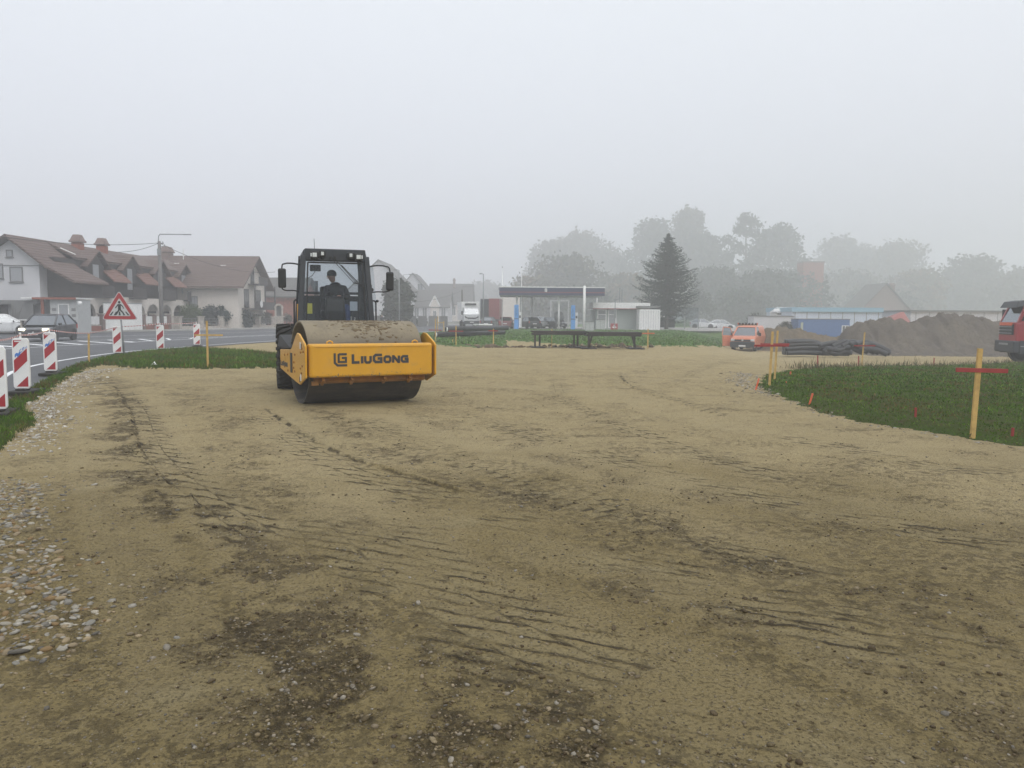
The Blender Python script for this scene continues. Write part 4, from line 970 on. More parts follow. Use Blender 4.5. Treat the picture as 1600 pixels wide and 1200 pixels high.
# ------------------------------------------------------------------ people
def skinned(name, joints, edges, mat, parent=None, sub=2, root=0):
    me = bpy.data.meshes.new(name); me.from_pydata([j[:3] for j in joints], edges, []); o = bpy.data.objects.new(name, me); COL.objects.link(o)
    m = o.modifiers.new('skin', 'SKIN'); m.use_smooth_shade = True
    sk = me.skin_vertices[0].data
    for i, j in enumerate(joints): sk[i].radius = (j[3], j[4] if len(j) > 4 else j[3]); sk[i].use_root = (i == root)
    s = o.modifiers.new('sub', 'SUBSURF'); s.levels = sub; s.render_levels = sub
    dg = bpy.context.evaluated_depsgraph_get(); dg.update(); ev = o.evaluated_get(dg); nm = bpy.data.meshes.new_from_object(ev)
    nm.materials.clear(); nm.materials.append(mat); nm.polygons.foreach_set('use_smooth', [True]*len(nm.polygons))
    o.modifiers.clear(); o.data = nm; o.parent = parent; return o
def hand(parent, c, d, mat, s=1.0, name='hand'):
    "palm with four bent fingers and a thumb; c wrist, d pointing direction"
    c = Vector(c); d = Vector(d).normalized(); side = d.cross(Vector((0,0,1))).normalized(); dn = Vector((0,0,-1))
    J = [(*c, .022*s), (*(c+d*.045*s), .03*s, ), (*(c+d*.085*s), .03*s)]; E = [(0,1),(1,2)]
    for k, l in enumerate((.062,.072,.068,.052)):
        b = c + d*.085*s + side*(k-1.5)*.02*s; n = len(J)
        J += [(*b, .0095*s), (*(b+d*l*.55*s), .009*s), (*(b+d*l*.8*s+dn*.02*s), .008*s)]; E += [(2,n),(n,n+1),(n+1,n+2)]
    n = len(J); b = c + d*.035*s - side*.03*s; J += [(*b, .012*s), (*(b-side*.02*s+d*.035*s), .01*s)]; E += [(1,n),(n,n+1)]
    return skinned(name, J, E, mat, parent, 1)
def face_parts(head_c, yaw, s, parent, hair, cap=None):
    "eyes, nose, mouth, ears set round a head; yaw turns the face (0 looks to -y)"
    m = Matrix.Rotation(yaw, 3, 'Z'); hc = Vector(head_c)
    def q(x, y, z): return hc + m @ (Vector((x, y, z))*s)
    for sx_ in (-1, 1):
        MB().ball(q(sx_*.031, -.088, .012), .011*s, 5).build('eye', M['black'], parent, smooth=True)
        MB().ball(q(sx_*.078, .0, -.002), (.012*s, .022*s, .032*s), 5).build('ear', M['skin'], parent, smooth=True)
    MB().hexa([q(-.014,-.085,-.028), q(.014,-.085,-.028), q(.012,-.12,-.026), q(-.012,-.12,-.026), q(-.006,-.085,.018), q(.006,-.085,.018), q(.004,-.097,.016), q(-.004,-.097,.016)]).build('nose', M['skin'], parent, bevel=.003)
    MB().box(q(0,-.09,-.052), (.045*s,.012*s,.009*s), rz=yaw).build('mouth', M['redwood'], parent)
def driver():
    mw = RO.matrix_basis
    t = empty('person', mw @ REAR @ Vector((.08, 2.60, 1.80)), R(18), 'person in black jacket and dark knit cap driving the yellow roller', 'person')
    # local: seat point at origin, facing -y, head turned to image left
    J = [(0,0,.02,.15,.13), (0,-.02,.2,.15,.12), (.0,-.05,.38,.17,.12), (-.02,-.06,.50,.10,.10), (-.05,-.08,.58,.055),
         (-.2,-.05,.45,.075), (-.27,-.16,.22,.055), (-.12,-.36,.22,.045), (.19,-.05,.45,.075), (.26,-.18,.24,.055), (.08,-.38,.27,.045),
         ]
    E = [(0,1),(1,2),(2,3),(3,4),(2,5),(5,6),(6,7),(2,8),(8,9),(9,10)]
    skinned('jacket', J, E, M['jacket'], t)
    Jl = [(0,.02,.0,.15,.13), (-.11,-.1,.02,.095), (-.15,-.40,.02,.08), (-.16,-.46,-.06,.07), (-.15,-.42,-.38,.052), (.11,-.1,.02,.095), (.20,-.38,.04,.08), (.22,-.44,-.05,.07), (.21,-.42,-.38,.052)]
    skinned('trousers', Jl, [(0,1),(1,2),(2,3),(3,4),(0,5),(5,6),(6,7),(7,8)], M['jeans'], t)
    for x in (-.15, .21): MB().box((x,-.47,-.41),(.1,.27,.09)).build('shoe', M['black'], t, bevel=.03)
    hc = (-.10,-.12,.70)
    skinned('head', [(-.05,-.08,.57,.05), (-.08,-.10,.63,.062,.07), (*hc,.088,.092), (-.10,-.11,.77,.07)], [(0,1),(1,2),(2,3)], M['skin'], t)
    face_parts(hc, R(-62), 1.0, t, None)
    cap = MB()
    rg = []
    for f, r in ((0,.102),(.25,.104),(.55,.098),(.8,.075),(.97,.035)):
        rg.append([(hc[0]+.01+r*math.cos(a), hc[1]+.015+r*math.sin(a)*1.08, hc[2]+.012+f*.135) for a in np.linspace(0, 2*PI, 17)[:-1]])
    cap.rings(rg); cap.build('knit_cap', M['jacket'], t, smooth=True)
    hand(t, (-.12,-.37,.22), (.8,-.4,.05), M['skin'], 1.1); hand(t, (.08,-.38,.27), (-.85,-.3,-.1), M['skin'], 1.1)
driver()
def walker(loc, label, rz=0, coat='jacket', h=1.7, hair=(.25,.2,.16)):
    t = empty('person', loc, rz, label, 'person'); s = h/1.75
    J = [(0,0,.92,.14,.1),(0,0,1.15,.14,.10),(0,0,1.36,.17,.10),(0,0,1.47,.07),(-.19,0,1.38,.065),(-.25,.03,1.1,.05),(-.22,-.08,.86,.04),(.19,0,1.38,.065),(.25,.02,1.1,.05),(.24,-.06,.86,.04)]
    J = [tuple(v*s for v in j) for j in J]
    skinned('coat', J, [(0,1),(1,2),(2,3),(2,4),(4,5),(5,6),(2,7),(7,8),(8,9)], M[coat], t)
    Jl = [(0,0,.95,.13,.1),(-.09,-.02,.8,.085),(-.10,-.1,.47,.062),(-.10,-.06,.1,.045),(.09,.02,.8,.085),(.10,.05,.47,.062),(.10,.17,.1,.045)]
    skinned('trousers', [tuple(v*s for v in j) for j in Jl], [(0,1),(1,2),(2,3),(0,4),(4,5),(5,6)], M['cabgrey'], t)
    for x, y in ((-.1,-.1),(.1,.12)): MB().box((x*s,y*s,.045),(.09,.26,.09)).build('shoe', M['black'], t, bevel=.02)
    skinned('head', [(0,0,1.45*s,.05),(0,-.01,1.55*s,.07),(0,-.01,1.63*s,.085),(0,0,1.69*s,.07)], [(0,1),(1,2),(2,3)], M['skin'], t)
    face_parts((0,-.01,1.61*s), 0, s, t, None)
    MB().ball((0,.02,1.66*s),(.1,.105,.10),7).build('hair', pbr('grey_hair', hair, .8), t, smooth=True)
    for x in (-.22,.24): hand(t, (x*s,-.07*s,.86*s), (0,-.2,-1), M['skin'])
    return t
# ------------------------------------------------------------------ barrier boards, sign, tape
def beacon_proto():
    t = empty('barrier_board', label='x', cat='traffic barrier', group='red and white barrier boards along the road')
    bd = MB(); w, h = .155, 1.0; c = .03
    outline = [(-w+c,.12),(w-c,.12),(w,.16),(w,.12+h-.06),(w-c,.12+h),(-w+c,.12+h),(-w,.12+h-.06),(-w,.16)]
    bd.prism(outline, -.03, .03, 'y'); b = bd.build('board', M['white'], t, bevel=.012)
    for s in (-1, 1):
        ww, z0, z1 = .125, .16, 1.08
        sl = .24 if s < 0 else .24
        def band(za, zb):    # stripe rising to the right seen from the viewer, clipped to the panel
            poly = [(-ww, za), (ww, za+sl), (ww, zb+sl), (-ww, zb)]
            out = []
            for lim, sg in ((z0, 1), (z1, -1)):
                res = []
                for i in range(len(poly)):
                    a, b2 = poly[i], poly[(i+1) % len(poly)]
                    ia, ib = sg*(a[1]-lim) >= 0, sg*(b2[1]-lim) >= 0
                    if ia: res.append(a)
                    if ia != ib:
                        f = (lim-a[1])/(b2[1]-a[1]); res.append((a[0]+(b2[0]-a[0])*f, lim))
                poly = res
                if len(poly) < 3: return None
            return poly
        st = MB()
        for za, zb in ((-.10, .13), (.43, .68), (.93, 1.3)):
            p = band(za, zb)
            if p: st.prism(p, s*.031, s*.034, 'y')
        st.build('red_stripe', M['red'], b)
        MB().box((-.02, s*.0355, 1.055), (.16, .002, .022)).build('handle_slot', M['plate'], b)
    MB().box((0,0,1.17),(.035,.03,.11)).build('lamp_socket', M['white'], t, bevel=.005)
    ft = MB().box((0,.12,.045),(.40,.86,.075)).box((0,.0,.1),(.20,.22,.05)); ft.build('foot', M['rubber'], t, bevel=.02)
    return t, b
bp_, bb_ = beacon_proto()
BE = [((-4,650), 8, 'nearest red and white barrier board, cut off by the left edge', 0),
      ((36,618), 6, 'second nearest barrier board with blue print, black foot on grass', 1),
      ((80,588), 10, 'third barrier board with blue print in front of the dark hatchback', 1),
      ((184,557), 22, 'thin barrier board right behind the post of the crossing sign', 0),
      ((251,550), 14, 'scuffed barrier board on the verge below the street lamp pole', 0),
      ((308,543), 16, 'farthest barrier board, small, near the end of the grass verge', 0)]
BPOS = []
for i, ((px, py), rz, lab, pr) in enumerate(BE):
    o = bp_ if i == 0 else copy_tree(bp_)
    g = ground(px, py); o.location = (g.x, g.y, .02 if i else .0); o.rotation_euler.z = R(rz); o['label'] = lab; BPOS.append(g)
    if i == 0: o.rotation_euler.z = R(20); o.location.z = -.01
    if pr:
        m = MB(); tf = lambda x, z, y: (x*.83 - z*.12, -.036-y, .86+z*.9+x*.62)
        # blue animal emblem and company letters climbing along the white band
        m.prism([(-.105,.745),(-.10,.80),(-.07,.83),(-.03,.82),(-.02,.85),(.0,.845),(.005,.81),(-.01,.78),(-.03,.775),(-.04,.74),(-.055,.74),(-.06,.77),(-.08,.77),(-.085,.74)], -.0362, -.0352, 'y')
        letters(m, [('C', .05, .06, .012, .01), ('P', .05, .055, .011, .01), ('M', .04, .035, .006, .0)], -.015, -.045, 0, .001, lambda x, z, y: (x*.86-z*.3, -.0352-y, .875+z+x*.72))
        o2 = m.build('blue_print', M['blue_print'], [c for c in o.children if c.name.startswith('board')][0])
# crossing sign
g = ground(190, 557)
t = empty('warning_sign', (g.x, g.y, 0), R(14), 'red bordered triangle sign with a pedestrian crossing symbol', 'road sign')
post = MB().cyl((.10,0,-.1),(.0,.0,1.95),.03,n=12); post.build('post', M['steel'], t, smooth=True)
def rtri(s, r, cx, cz, n=5):
    pts = []; 
    for k, (a) in enumerate((210, 330, 90)):
        vx = cx + s*math.cos(R(a)); vz = cz + s*math.sin(R(a)); 
        for j in range(n+1):
            b = a-60+120*j/n; pts.append((vx - 2*r*math.cos(R(a)) + r*math.cos(R(b)), vz - 2*r*math.sin(R(a)) + r*math.sin(R(b))))
    return pts
cz = 1.40+.355
b = MB().prism(rtri(.735,.06,0,cz), -.05, -.03, 'y').build('panel', M['steel'], t)
MB().prism(rtri(.715,.055,0,cz), -.054, -.051, 'y').build('white_rim', M['white'], b)
MB().prism(rtri(.69,.05,0,cz), -.058, -.055, 'y').build('red_border', M['signred'], b)
MB().prism(rtri(.455,.03,0,cz), -.062, -.059, 'y').build('white_field', pbr('sign_face', (.5,.51,.51), .5), b)
sy = MB(); y = -.066; Z0 = cz-.2
def bar(a, b_, w): ribbon(sy, [a, b_], w, y, .003)
for x, k in ((-.27,.05),(-.14,.03),(0,0),(.13,-.03),(.26,-.05)): 
    sy.hexa([(x-.035-k,y,Z0),(x+.035-k,y,Z0),(x+.035-k,y+.003,Z0),(x-.035-k,y+.003,Z0),(x-.02+k,y,Z0+.14),(x+.02+k,y,Z0+.14),(x+.02+k,y+.003,Z0+.14),(x-.02+k,y+.003,Z0+.14)])
y -= .004
bar((-.01,Z0+.22),(-.13,Z0+.02),.05); bar((.01,Z0+.22),(.10,Z0+.12),.05); bar((.10,Z0+.12),(.16,Z0+.0),.045)
bar((0,Z0+.20),(0,Z0+.42),.10); bar((-.04,Z0+.41),(-.14,Z0+.27),.035); bar((.04,Z0+.41),(.12,Z0+.33),.035); bar((.12,Z0+.33),(.14,Z0+.25),.03)
sy.prism([(.0+.045*math.cos(a), Z0+.49+.05*math.sin(a)) for a in np.linspace(0,2*PI,13)[:-1]], y, y+.003, 'y')
sy.build('pedestrian_symbol', M['black'], b)
# ------------------------------------------------------------------ stakes
def stake(px, base, top, label, bar=None, lean=0.0, w=.05, mat='wood', barmat='redwood', cat='stake', group='wooden survey stakes with crossbars', dY=0, zlift=0, rz=0, name='survey_stake'):
    g = ground(px, base); g = Vector((g.x, g.y, g.z)); 
    h = atY(px, top, g.y).z - g.z
    t = empty(name, (g.x, g.y, g.z-.03), R(rz), label, cat, group)
    p = MB().beam((0,0,-.05),(lean*h,0,h),w,w*.6,up=(0,1,0)); p.build('post', M[mat], t, bevel=.004)
    if barmat == 'redwood' and mat == 'wood' and bar is None: pass
    if bar:
        pz, x0, x1 = bar; z = atY(px, pz, g.y).z - g.z; s = g.y/F
        l, r_ = (x0-px)*s, (x1-px)*s
        MB().box(((l+r_)/2+lean*z, -w*.3-.012, z), (r_-l, .022, max(.045, w*.9)), ry=random.uniform(-.02,.02)).build('crossbar', M[barmat], t, bevel=.003)
    return t
stake(139,570,520,'short bare yellow wooden stake at the end of the barrier board row',lean=.03,w=.055)
stake(325,576,500,'yellow stake with yellow crossbar where the left verge ends',(522,306,350),w=.055,barmat='wood')
stake(1202,603,516,'front one of two close stakes at the left tip of the lawn, long red crossbar',(538,1174,1228),lean=.025,w=.055)
stake(1210,594,515,'rear one of two close stakes at the lawn tip, red crossbar half hidden',(536,1184,1229),lean=.03,w=.05)
stake(1346,573,518,'tall thin stake with red crossbar in front of the black pipes',(539,1331,1364),lean=.05,w=.055)
stake(1441,552,515,'thin stake with small pale crossbar before the big soil heap',(535,1434,1447),w=.06,barmat='wood')
stake(1519,685,541,'tall nearest stake with red crossbar on the right lawn edge',(575,1482,1563),lean=.03,w=.065)
stake(1012,545,513,'pale stake with faint orange crossbar right of the dark steel tables',(520,1001,1022),w=.06,barmat='orangewood')
stake(862,543,513,'thin stake with orange crossbar behind the left steel table',(517.5,855,870),w=.045,barmat='orangewood')
stake(771,542,513,'stake with red crossbar left of the brown soil strip',(516,763,778),w=.06)
stake(712.5,541,508,'stake with wide dark red crossbar in front of the black pipes on grass',(516.5,701,724),w=.055)
stake(680.5,534,497,'stake with red crossbar just right of the roller drum',(515,670,690),w=.06)
stake(684,522,494,'left far stake of a yellow pair beyond the black pipes',(503.5,682,694),w=.07,barmat='wood')
stake(693.5,521,501,'right far stake of a yellow pair beyond the black pipes',None,w=.08)
stake(707.5,536,529,'tiny pale peg standing in the grass before the black pipes',None,w=.05,cat='peg',group='small marking pegs',name='marking_peg')
for px, b_, t_, lean, lab in ((1179,610,589,.3,'orange peg leaning right in the stones at the lawn tip'), (1228,601,594,0,'small orange peg half sunk in the lawn near the two close stakes'), (1235,588,579,0,'small orange peg deeper in the lawn behind the two close stakes'),
      (1263,632,612,.3,'orange peg leaning right at the front lawn edge'), (1277,576,554,0,'thin red peg at the back rim of the lawn, left one'), (1341,572,555,0,'thin dark red peg beside the tall stake by the pipes'),
      (1430,656,634,0,'dull red peg in the middle of the lawn'), (1459,571,558,0,'small red topped peg on the back rim between two stakes'), (1581,684,665,.05,'bright red peg at the right end of the lawn')):
    stake(px, b_, t_, lab, None, lean, .035 if b_ > 600 else .045, mat='orangewood' if 'orange' in lab else 'redwood', cat='peg', group='small marking pegs', name='marking_peg')
# warning tape in short red and white lengths
def tape(pts, label, sag=.04):
    P = []
    for a, b in zip(pts[:-1], pts[1:]):
        a, b = Vector(a), Vector(b); n = max(6, int((b-a).length/.12))
        for k in range(n): f = k/n; q = a.lerp(b, f); q.z -= sag*4*f*(1-f)*(b-a).length*.25; P.append(q)
    P.append(Vector(pts[-1])); V = []; C4 = []; Fq = []
    for i in range(len(P)-1):
        c = (.45,.05,.05,1) if i % 2 else (.75,.75,.75,1); n = len(V)
        V += [P[i]+Vector((0,0,-.016)), P[i+1]+Vector((0,0,-.016)), P[i+1]+Vector((0,0,.016)), P[i]+Vector((0,0,.016))]; C4 += [c]*4; Fq.append((n,n+1,n+2,n+3))
    o = np_mesh('warning_tape', np.array([tuple(v) for v in V]), np.array(Fq), M['stone'], None, {'tint': ('FLOAT_COLOR', np.array(C4))}, smooth=False)
    tag(o, label, 'tape', 'red and white warning tape between the boards')
bt = [(p.x, p.y, 1.2) for p in BPOS]
tape(bt[:3], 'red and white tape running between the three nearest barrier boards', .03)
g4 = ground(139,570)
tape([bt[2], (g4.x, g4.y, 1.0), (bt[3][0], bt[3][1], 1.12)], 'tape from the third barrier board past the short stake to the crossing sign', .02)
tape([(bt[3][0], bt[3][1], 1.12), bt[4], bt[5]], 'tape running from the crossing sign to the two farthest boards', .02)
MB().prism([(-.09,-.02),(.1,.0),(.02,.16)], -.003, .003, 'y').build('x', M['white']).name = 'paper_scrap'
o = bpy.data.objects['paper_scrap']; g = ground(240, 574); o.location = (g.x, g.y, .07); o.rotation_euler = (R(-50), 0, R(20)); tag(o, 'white paper scrap lying on the grass verge', 'litter')

# ------------------------------------------------------------------ lamps, poles, wires
def lamp(px, base, top, armpx, label, Y, r=.07, mat='steel', group='street lamps'):
    p = atY(px, base, Y); h = atY(px, top, Y).z; s = Y/F; L_ = (armpx-px)*s
    t = empty('street_lamp', (p.x, Y, 0), 0, label, 'street lamp', group)
    MB().cyl((0,0,-.1),(0,0,h),r,r*.7,n=12).build('pole', M[mat], t, smooth=True)
    MB().cyl((0,0,h-.03),(L_*.4,0,h+.02),r*.5,n=8).build('arm', M[mat], t)
    MB().box((L_*.75,0,h+.02),(abs(L_)*.7,.28,.12)).build('lamp_head', M['steel'], t, bevel=.03)
    return t
lamp(755, 517, 428, 749.5, 'tall grey street lamp beside the white lorry, head to the left', 98, .09)
lamp(624, 517, 422, 617, 'grey street lamp rising in front of the round dark tree', 95, .08)
lamp(631, 517, 429, 651, 'thin faint street lamp with a long arm among the foggy houses', 125, .05)
Y = 75; p = atY(253, 513, Y); t = empty('utility_pole', (p.x, Y, 0), 0, 'tall concrete pole with long lamp arm in front of the cream house', 'utility pole')
s = Y/F; h = atY(251, 377, Y).z; la = atY(251, 366, Y).z
MB().cyl((0,0,-.1),(0,0,h),.21,.14,n=14).build('pole', pbr('weathered_pole', (.16,.15,.145), .9, var=.2, vscale=2, dirt=(.3,.3,.3), damt=.1, dscale=3), t, smooth=True)
MB().tube(smooth_line([(-.05,0,h-.6),(-.05,0,la-.3),(.1,0,la-.02),(.4,0,la),(2.3,0,la+.0)],5), .045, 8).build('arm', M['steel'], t, smooth=True)
MB().box((2.65,0,la-.01),(.75,.2,.1)).build('lamp_head', M['steel'], t, bevel=.03)
MB().box((.1,0,h-.2),(.6,.1,.1)).box((.35,0,h-.5),(.5,.06,.06)).cyl((.5,0,h-.5),(.5,0,h-.3),.04,n=8).cyl((.35,0,h-.2),(.35,0,h-.02),.04,n=8).cyl((-.1,0,h-.2),(-.1,0,h-.02),.04,n=8).build('insulator_bracket', M['fencebar'], t)
MB().box((-.0,-.15,h-1.0),(.3,.12,.6)).build('junction_box', M['steel'], t, bevel=.02)
PT = Vector((p.x, Y, h-.15))
def wire(a, b, sag, label):
    a, b = Vector(a), Vector(b); P = [a.lerp(b, k/24)+Vector((0,0,-4*sag*(k/24)*(1-k/24))) for k in range(25)]
    o = MB().tube(P, .022, 5).build('overhead_cable', M['black']); tag(o, label, 'cable', 'overhead cables')
a = atY(430, 425, 92); wire(PT, a, .9, 'overhead cable sagging from the lamp pole to the cream house gable')
a = atY(-60, 360, 55); wire(a, PT, .5, 'upper overhead cable crossing the sky above the brown roofed house')
a = atY(185, 394, 70); wire(a, PT, .2, 'short overhead cable from the house chimneys to the lamp pole')
Y = 120; p = atY(722, 515, Y); h = atY(722, 453, Y).z; t = empty('utility_pole', (p.x, Y, 0), 0, 'faint dark utility pole left of the white lorry in the fog', 'utility pole')
MB().cyl((0,0,0),(0,0,h),.16,.11,n=10).build('pole', M['bark'], t, smooth=True); MB().tube([(0,0,h-.3),(0,0,h+.5),(1.9,0,h+.6)],.04,6).build('arm', M['steel'], t)
wire((p.x, Y, h-.1), atY(590, 470, 95), .8, 'faint overhead cable running left from the far pole')
for px, Yf, lab in ((784.5, 97, 'left one of two white flagpoles before the filling station'), (814.5, 96, 'right one of two white flagpoles before the filling station')):
    p = atY(px, 515, Yf); h = atY(px, 418, Yf).z; t = empty('flagpole', (p.x, Yf, 0), 0, lab, 'flagpole', 'bare flagpoles')
    MB().cyl((0,0,0),(0,0,h),.055,.035,n=10).build('pole', M['white'], t, smooth=True); MB().ball((0,0,h+.05),.08,6).build('finial', M['steel'], t, smooth=True)

# ------------------------------------------------------------------ buildings
def wall_frame(o, u, n):
    o, u, n = Vector(o), Vector(u).normalized(), Vector(n).normalized()
    return lambda a, z, d=0.0: o + u*a + Vector((0,0,z)) + n*d
def slab(mb, fr, a0, a1, z0, z1, d0, d1):
    mb.hexa([fr(a0,z0,d0), fr(a1,z0,d0), fr(a1,z0,d1), fr(a0,z0,d1), fr(a0,z1,d0), fr(a1,z1,d0), fr(a1,z1,d1), fr(a0,z1,d1)])
def window(parent, fr, a, z, w, h, mat='white', glassm='winglass', bars=1, sill=True, name='window', t=.07):
    m = MB(); slab(m, fr, a-w/2, a+w/2, z, z+t, -.04, .05); slab(m, fr, a-w/2, a+w/2, z+h-t, z+h, -.04, .05)
    slab(m, fr, a-w/2, a-w/2+t, z+t, z+h-t, -.04, .05); slab(m, fr, a+w/2-t, a+w/2, z+t, z+h-t, -.04, .05)
    for k in range(bars): x = a-w/2+w*(k+1)/(bars+1); slab(m, fr, x-t*.4, x+t*.4, z+t, z+h-t, -.03, .045)
    if sill: slab(m, fr, a-w/2-.06, a+w/2+.06, z-.06, z-.005, -.02, .12)
    o = m.build(name, M[mat], parent); g_ = MB(); slab(g_, fr, a-w/2+t, a+w/2-t, z+t, z+h-t, -.02, .02); g_.build('pane', M[glassm], o); return o
def tile_mat(name, a, b, s=9):
    m = bpy.data.materials.new(name); m.use_nodes = True; N = m.node_tree.nodes; L = m.node_tree.links; p = N['Principled BSDF']
    tcn = N.new('ShaderNodeTexCoord').outputs['Object']
    c = mixnode(N, L, a, b, mrange(N, L, nnoise(N, L, tcn, .5, 6, .7), .35, .65)); c = mixnode(N, L, c, tuple(x*.55 for x in a), mrange(N, L, nnoise(N, L, tcn, 3, 6, .7), .55, .75, 0, .6))
    L.new(c, p.inputs['Base Color']); p.inputs['Roughness'].default_value = .8
    w = N.new('ShaderNodeTexWave'); w.bands_direction = 'Z'; w.inputs['Scale'].default_value = 1.4; w.inputs['Distortion'].default_value = .3; L.new(tcn, w.inputs[0])
    bp = N.new('ShaderNodeBump'); bp.inputs['Distance'].default_value = .05; L.new(w.outputs[0], bp.inputs['Height']); L.new(bp.outputs[0], p.inputs['Normal']); return m
M['tiles'] = tile_mat('brown_roof_tiles', (.125,.085,.072), (.105,.07,.06)); M['tiles_red'] = tile_mat('red_roof_tiles', (.21,.105,.08), (.17,.09,.07)); M['tiles_grey'] = tile_mat('grey_roof_tiles', (.10,.095,.09), (.08,.075,.07))
def gable_house(name, x0, x1, y0, y1, eave, ridge, axis, wallm, roofm, parent, over=.5, thick=.18, lower=None):
    "box walls with a pitched roof; axis is the ridge direction"
    m = MB()
    if axis == 'y':
        xm = (x0+x1)/2; m.prism([(x0,0),(x1,0),(x1,eave),(xm,ridge-.1),(x0,eave)], y0, y1, 'y')
        s = (ridge-eave)/((x1-x0)/2); r = MB()
        for sg, xe in ((-1, x0), (1, x1)):
            xo = xe+sg*over; zo = eave-over*s
            r.hexa([(xm,y0-over,ridge),(xo,y0-over,zo),(xo,y1+over,zo),(xm,y1+over,ridge),(xm,y0-over,ridge+thick),(xo,y0-over,zo+thick),(xo,y1+over,zo+thick),(xm,y1+over,ridge+thick)])
    else:
        ym = (y0+y1)/2; m.prism([(y0,0),(y1,0),(y1,eave),(ym,ridge-.1),(y0,eave)], x0, x1, 'x')
        s = (ridge-eave)/((y1-y0)/2); r = MB()
        for sg, ye in ((-1, y0), (1, y1)):
            yo = ye+sg*over; zo = eave-over*s
            r.hexa([(x0-over,ym,ridge),(x0-over,yo,zo),(x1+over,yo,zo),(x1+over,ym,ridge),(x0-over,ym,ridge+thick),(x0-over,yo,zo+thick),(x1+over,yo,zo+thick),(x1+over,ym,ridge+thick)])
    w = m.build('wall', M[wallm], parent); ro = r.build('roof', M[roofm], parent); return w, ro
def chimney(parent, x, y, z0, z1, w=.7, mat='brick'):
    m = MB().box((x,y,(z0+z1)/2),(w,w,z1-z0)); o = m.build('chimney', M[mat], parent, bevel=.02)
    MB().box((x,y,z1+.12),(w*1.35,w*1.35,.16)).box((x,y,z1+.45),(w*1.2,w*1.2,.5), taper=.6).build('chimney_cap', M['brick_grey'], o); return o
# --- long brown roofed terrace house with dormers, gable towards the viewer
ht = empty('house', (-40.9, 61, 0), 0, 'long white house with brown roof, dark timber dormers and two brick chimneys', 'house')
X0, X1, Y0, Y1 = -1.6, 4.5, 0.0, 27.0; XR = 2.4
EV, RD = 4.35, 7.35
w = MB().prism([(X0,0),(X1,0),(X1,5.45),(XR,RD-.15),(X0,4.4)], Y0, 1.2, 'y'); w.build('gable_wall', M['plaster_white'], ht)
MB().box(((X0+X1)/2-.1,(1.2+Y1)/2,1.45),(X1-X0-.6,Y1-1.2,2.9)).build('ground_floor_wall', M['plaster_cream'], ht)
MB().box(((X0+X1)/2+.05,(1.2+Y1)/2,3.75),(X1-X0-.1,Y1-1.22,1.7)).build('timber_floor', M['timber_dark'], ht)
r = MB()
def rq(a, b, c_, e): r.hexa([a, b, c_, e] + [(p[0], p[1], p[2]+.2) for p in (a, b, c_, e)])
rq((XR,-.7,RD), (X1+.8,-.7,5.05), (X1+.8,4.4,5.05), (XR,4.4,RD)); rq((X1+.8,-.7,5.05), (X1+3.1,-.7,3.85), (X1+3.1,4.4,3.85), (X1+.8,4.4,5.05))
rq((XR,4.4,RD), (X1+.5,4.4,6.0), (X1+.5,Y1+.6,6.0), (XR,Y1+.6,RD)); rq((XR,-.7,RD), (XR,Y1+.6,RD), (X0-1.5,Y1+.6,3.6), (X0-1.5,-.7,3.6))
MB().prism([(X1,2.85),(X1+2.6,2.85),(X1+2.6,4.0),(X1+.8,4.95),(X1,5.4)], 1.0, 4.2, 'y').build('timber_wing', M['timber_dark'], ht)
r.build('roof', M['tiles'], ht)
MB().box((X1-.9,(1.4+Y1)/2,5.25),(2.4,Y1-1.6,1.5)).build('upper_timber_wall', M['timber_dark'], ht)
frr = wall_frame((X1+1.28,0,0),(0,1,0),(1,0,0)); frg = wall_frame((0,-.02,0),(1,0,0),(0,-1,0))
for k, yy in enumerate((7.2, 13.2, 19.6, 25.3)):
    d = empty('dormer', (0,0,0)); d.parent = ht
    m = MB().prism([(yy-1.5,4.4),(yy+1.5,4.4),(yy+1.5,5.6),(yy,6.75),(yy-1.5,5.6)], X1-1.6, X1+.55, 'x'); m.build('dormer_wall', M['timber_dark'], d)
    m = MB()
    for sg in (-1, 1):
        m.hexa([(X1-3.6,yy,6.85),(X1+.95,yy,6.85),(X1+.95,yy+sg*2.0,5.4),(X1-3.6,yy+sg*2.0,5.4),(X1-3.6,yy,7.0),(X1+.95,yy,7.0),(X1+.95,yy+sg*2.0,5.55),(X1-3.6,yy+sg*2.0,5.55)])
    m.build('dormer_roof', M['tiles'], d)
    fd = wall_frame((X1+.57,0,0),(0,1,0),(1,0,0)); wn_ = MB(); slab(wn_, fd, yy-.5, yy+.4, 3.8, 5.75, 0, .05); wn_.build('balcony_door', M['curtain'], d)
    # small tiled canopy sweeping down between dormers
    m = MB(); m.hexa([(X1+.1,yy+1.3,5.6),(X1+.1,yy+4.4,5.6),(X1+1.5,yy+4.4,4.3),(X1+1.5,yy+1.3,4.3),(X1+.1,yy+1.3,5.75),(X1+.1,yy+4.4,5.75),(X1+1.5,yy+4.4,4.45),(X1+1.5,yy+1.3,4.45)]); 
    c = m.build('canopy_roof', M['tiles_red'], ht)
    b = MB().box((X1+.9,yy,3.0),(1.3,2.6,.16)); bo = b.build('balcony', M['timber_dark'], ht)
    rl = MB()
    for j in range(13): rl.box((X1+1.5,yy-1.25+j*2.5/12,3.5),(.05,.12,.85))
    rl.box((X1+1.5,yy,3.98),(.08,2.6,.08)); rl.build('balcony_railing', M['timber_dark'], bo)
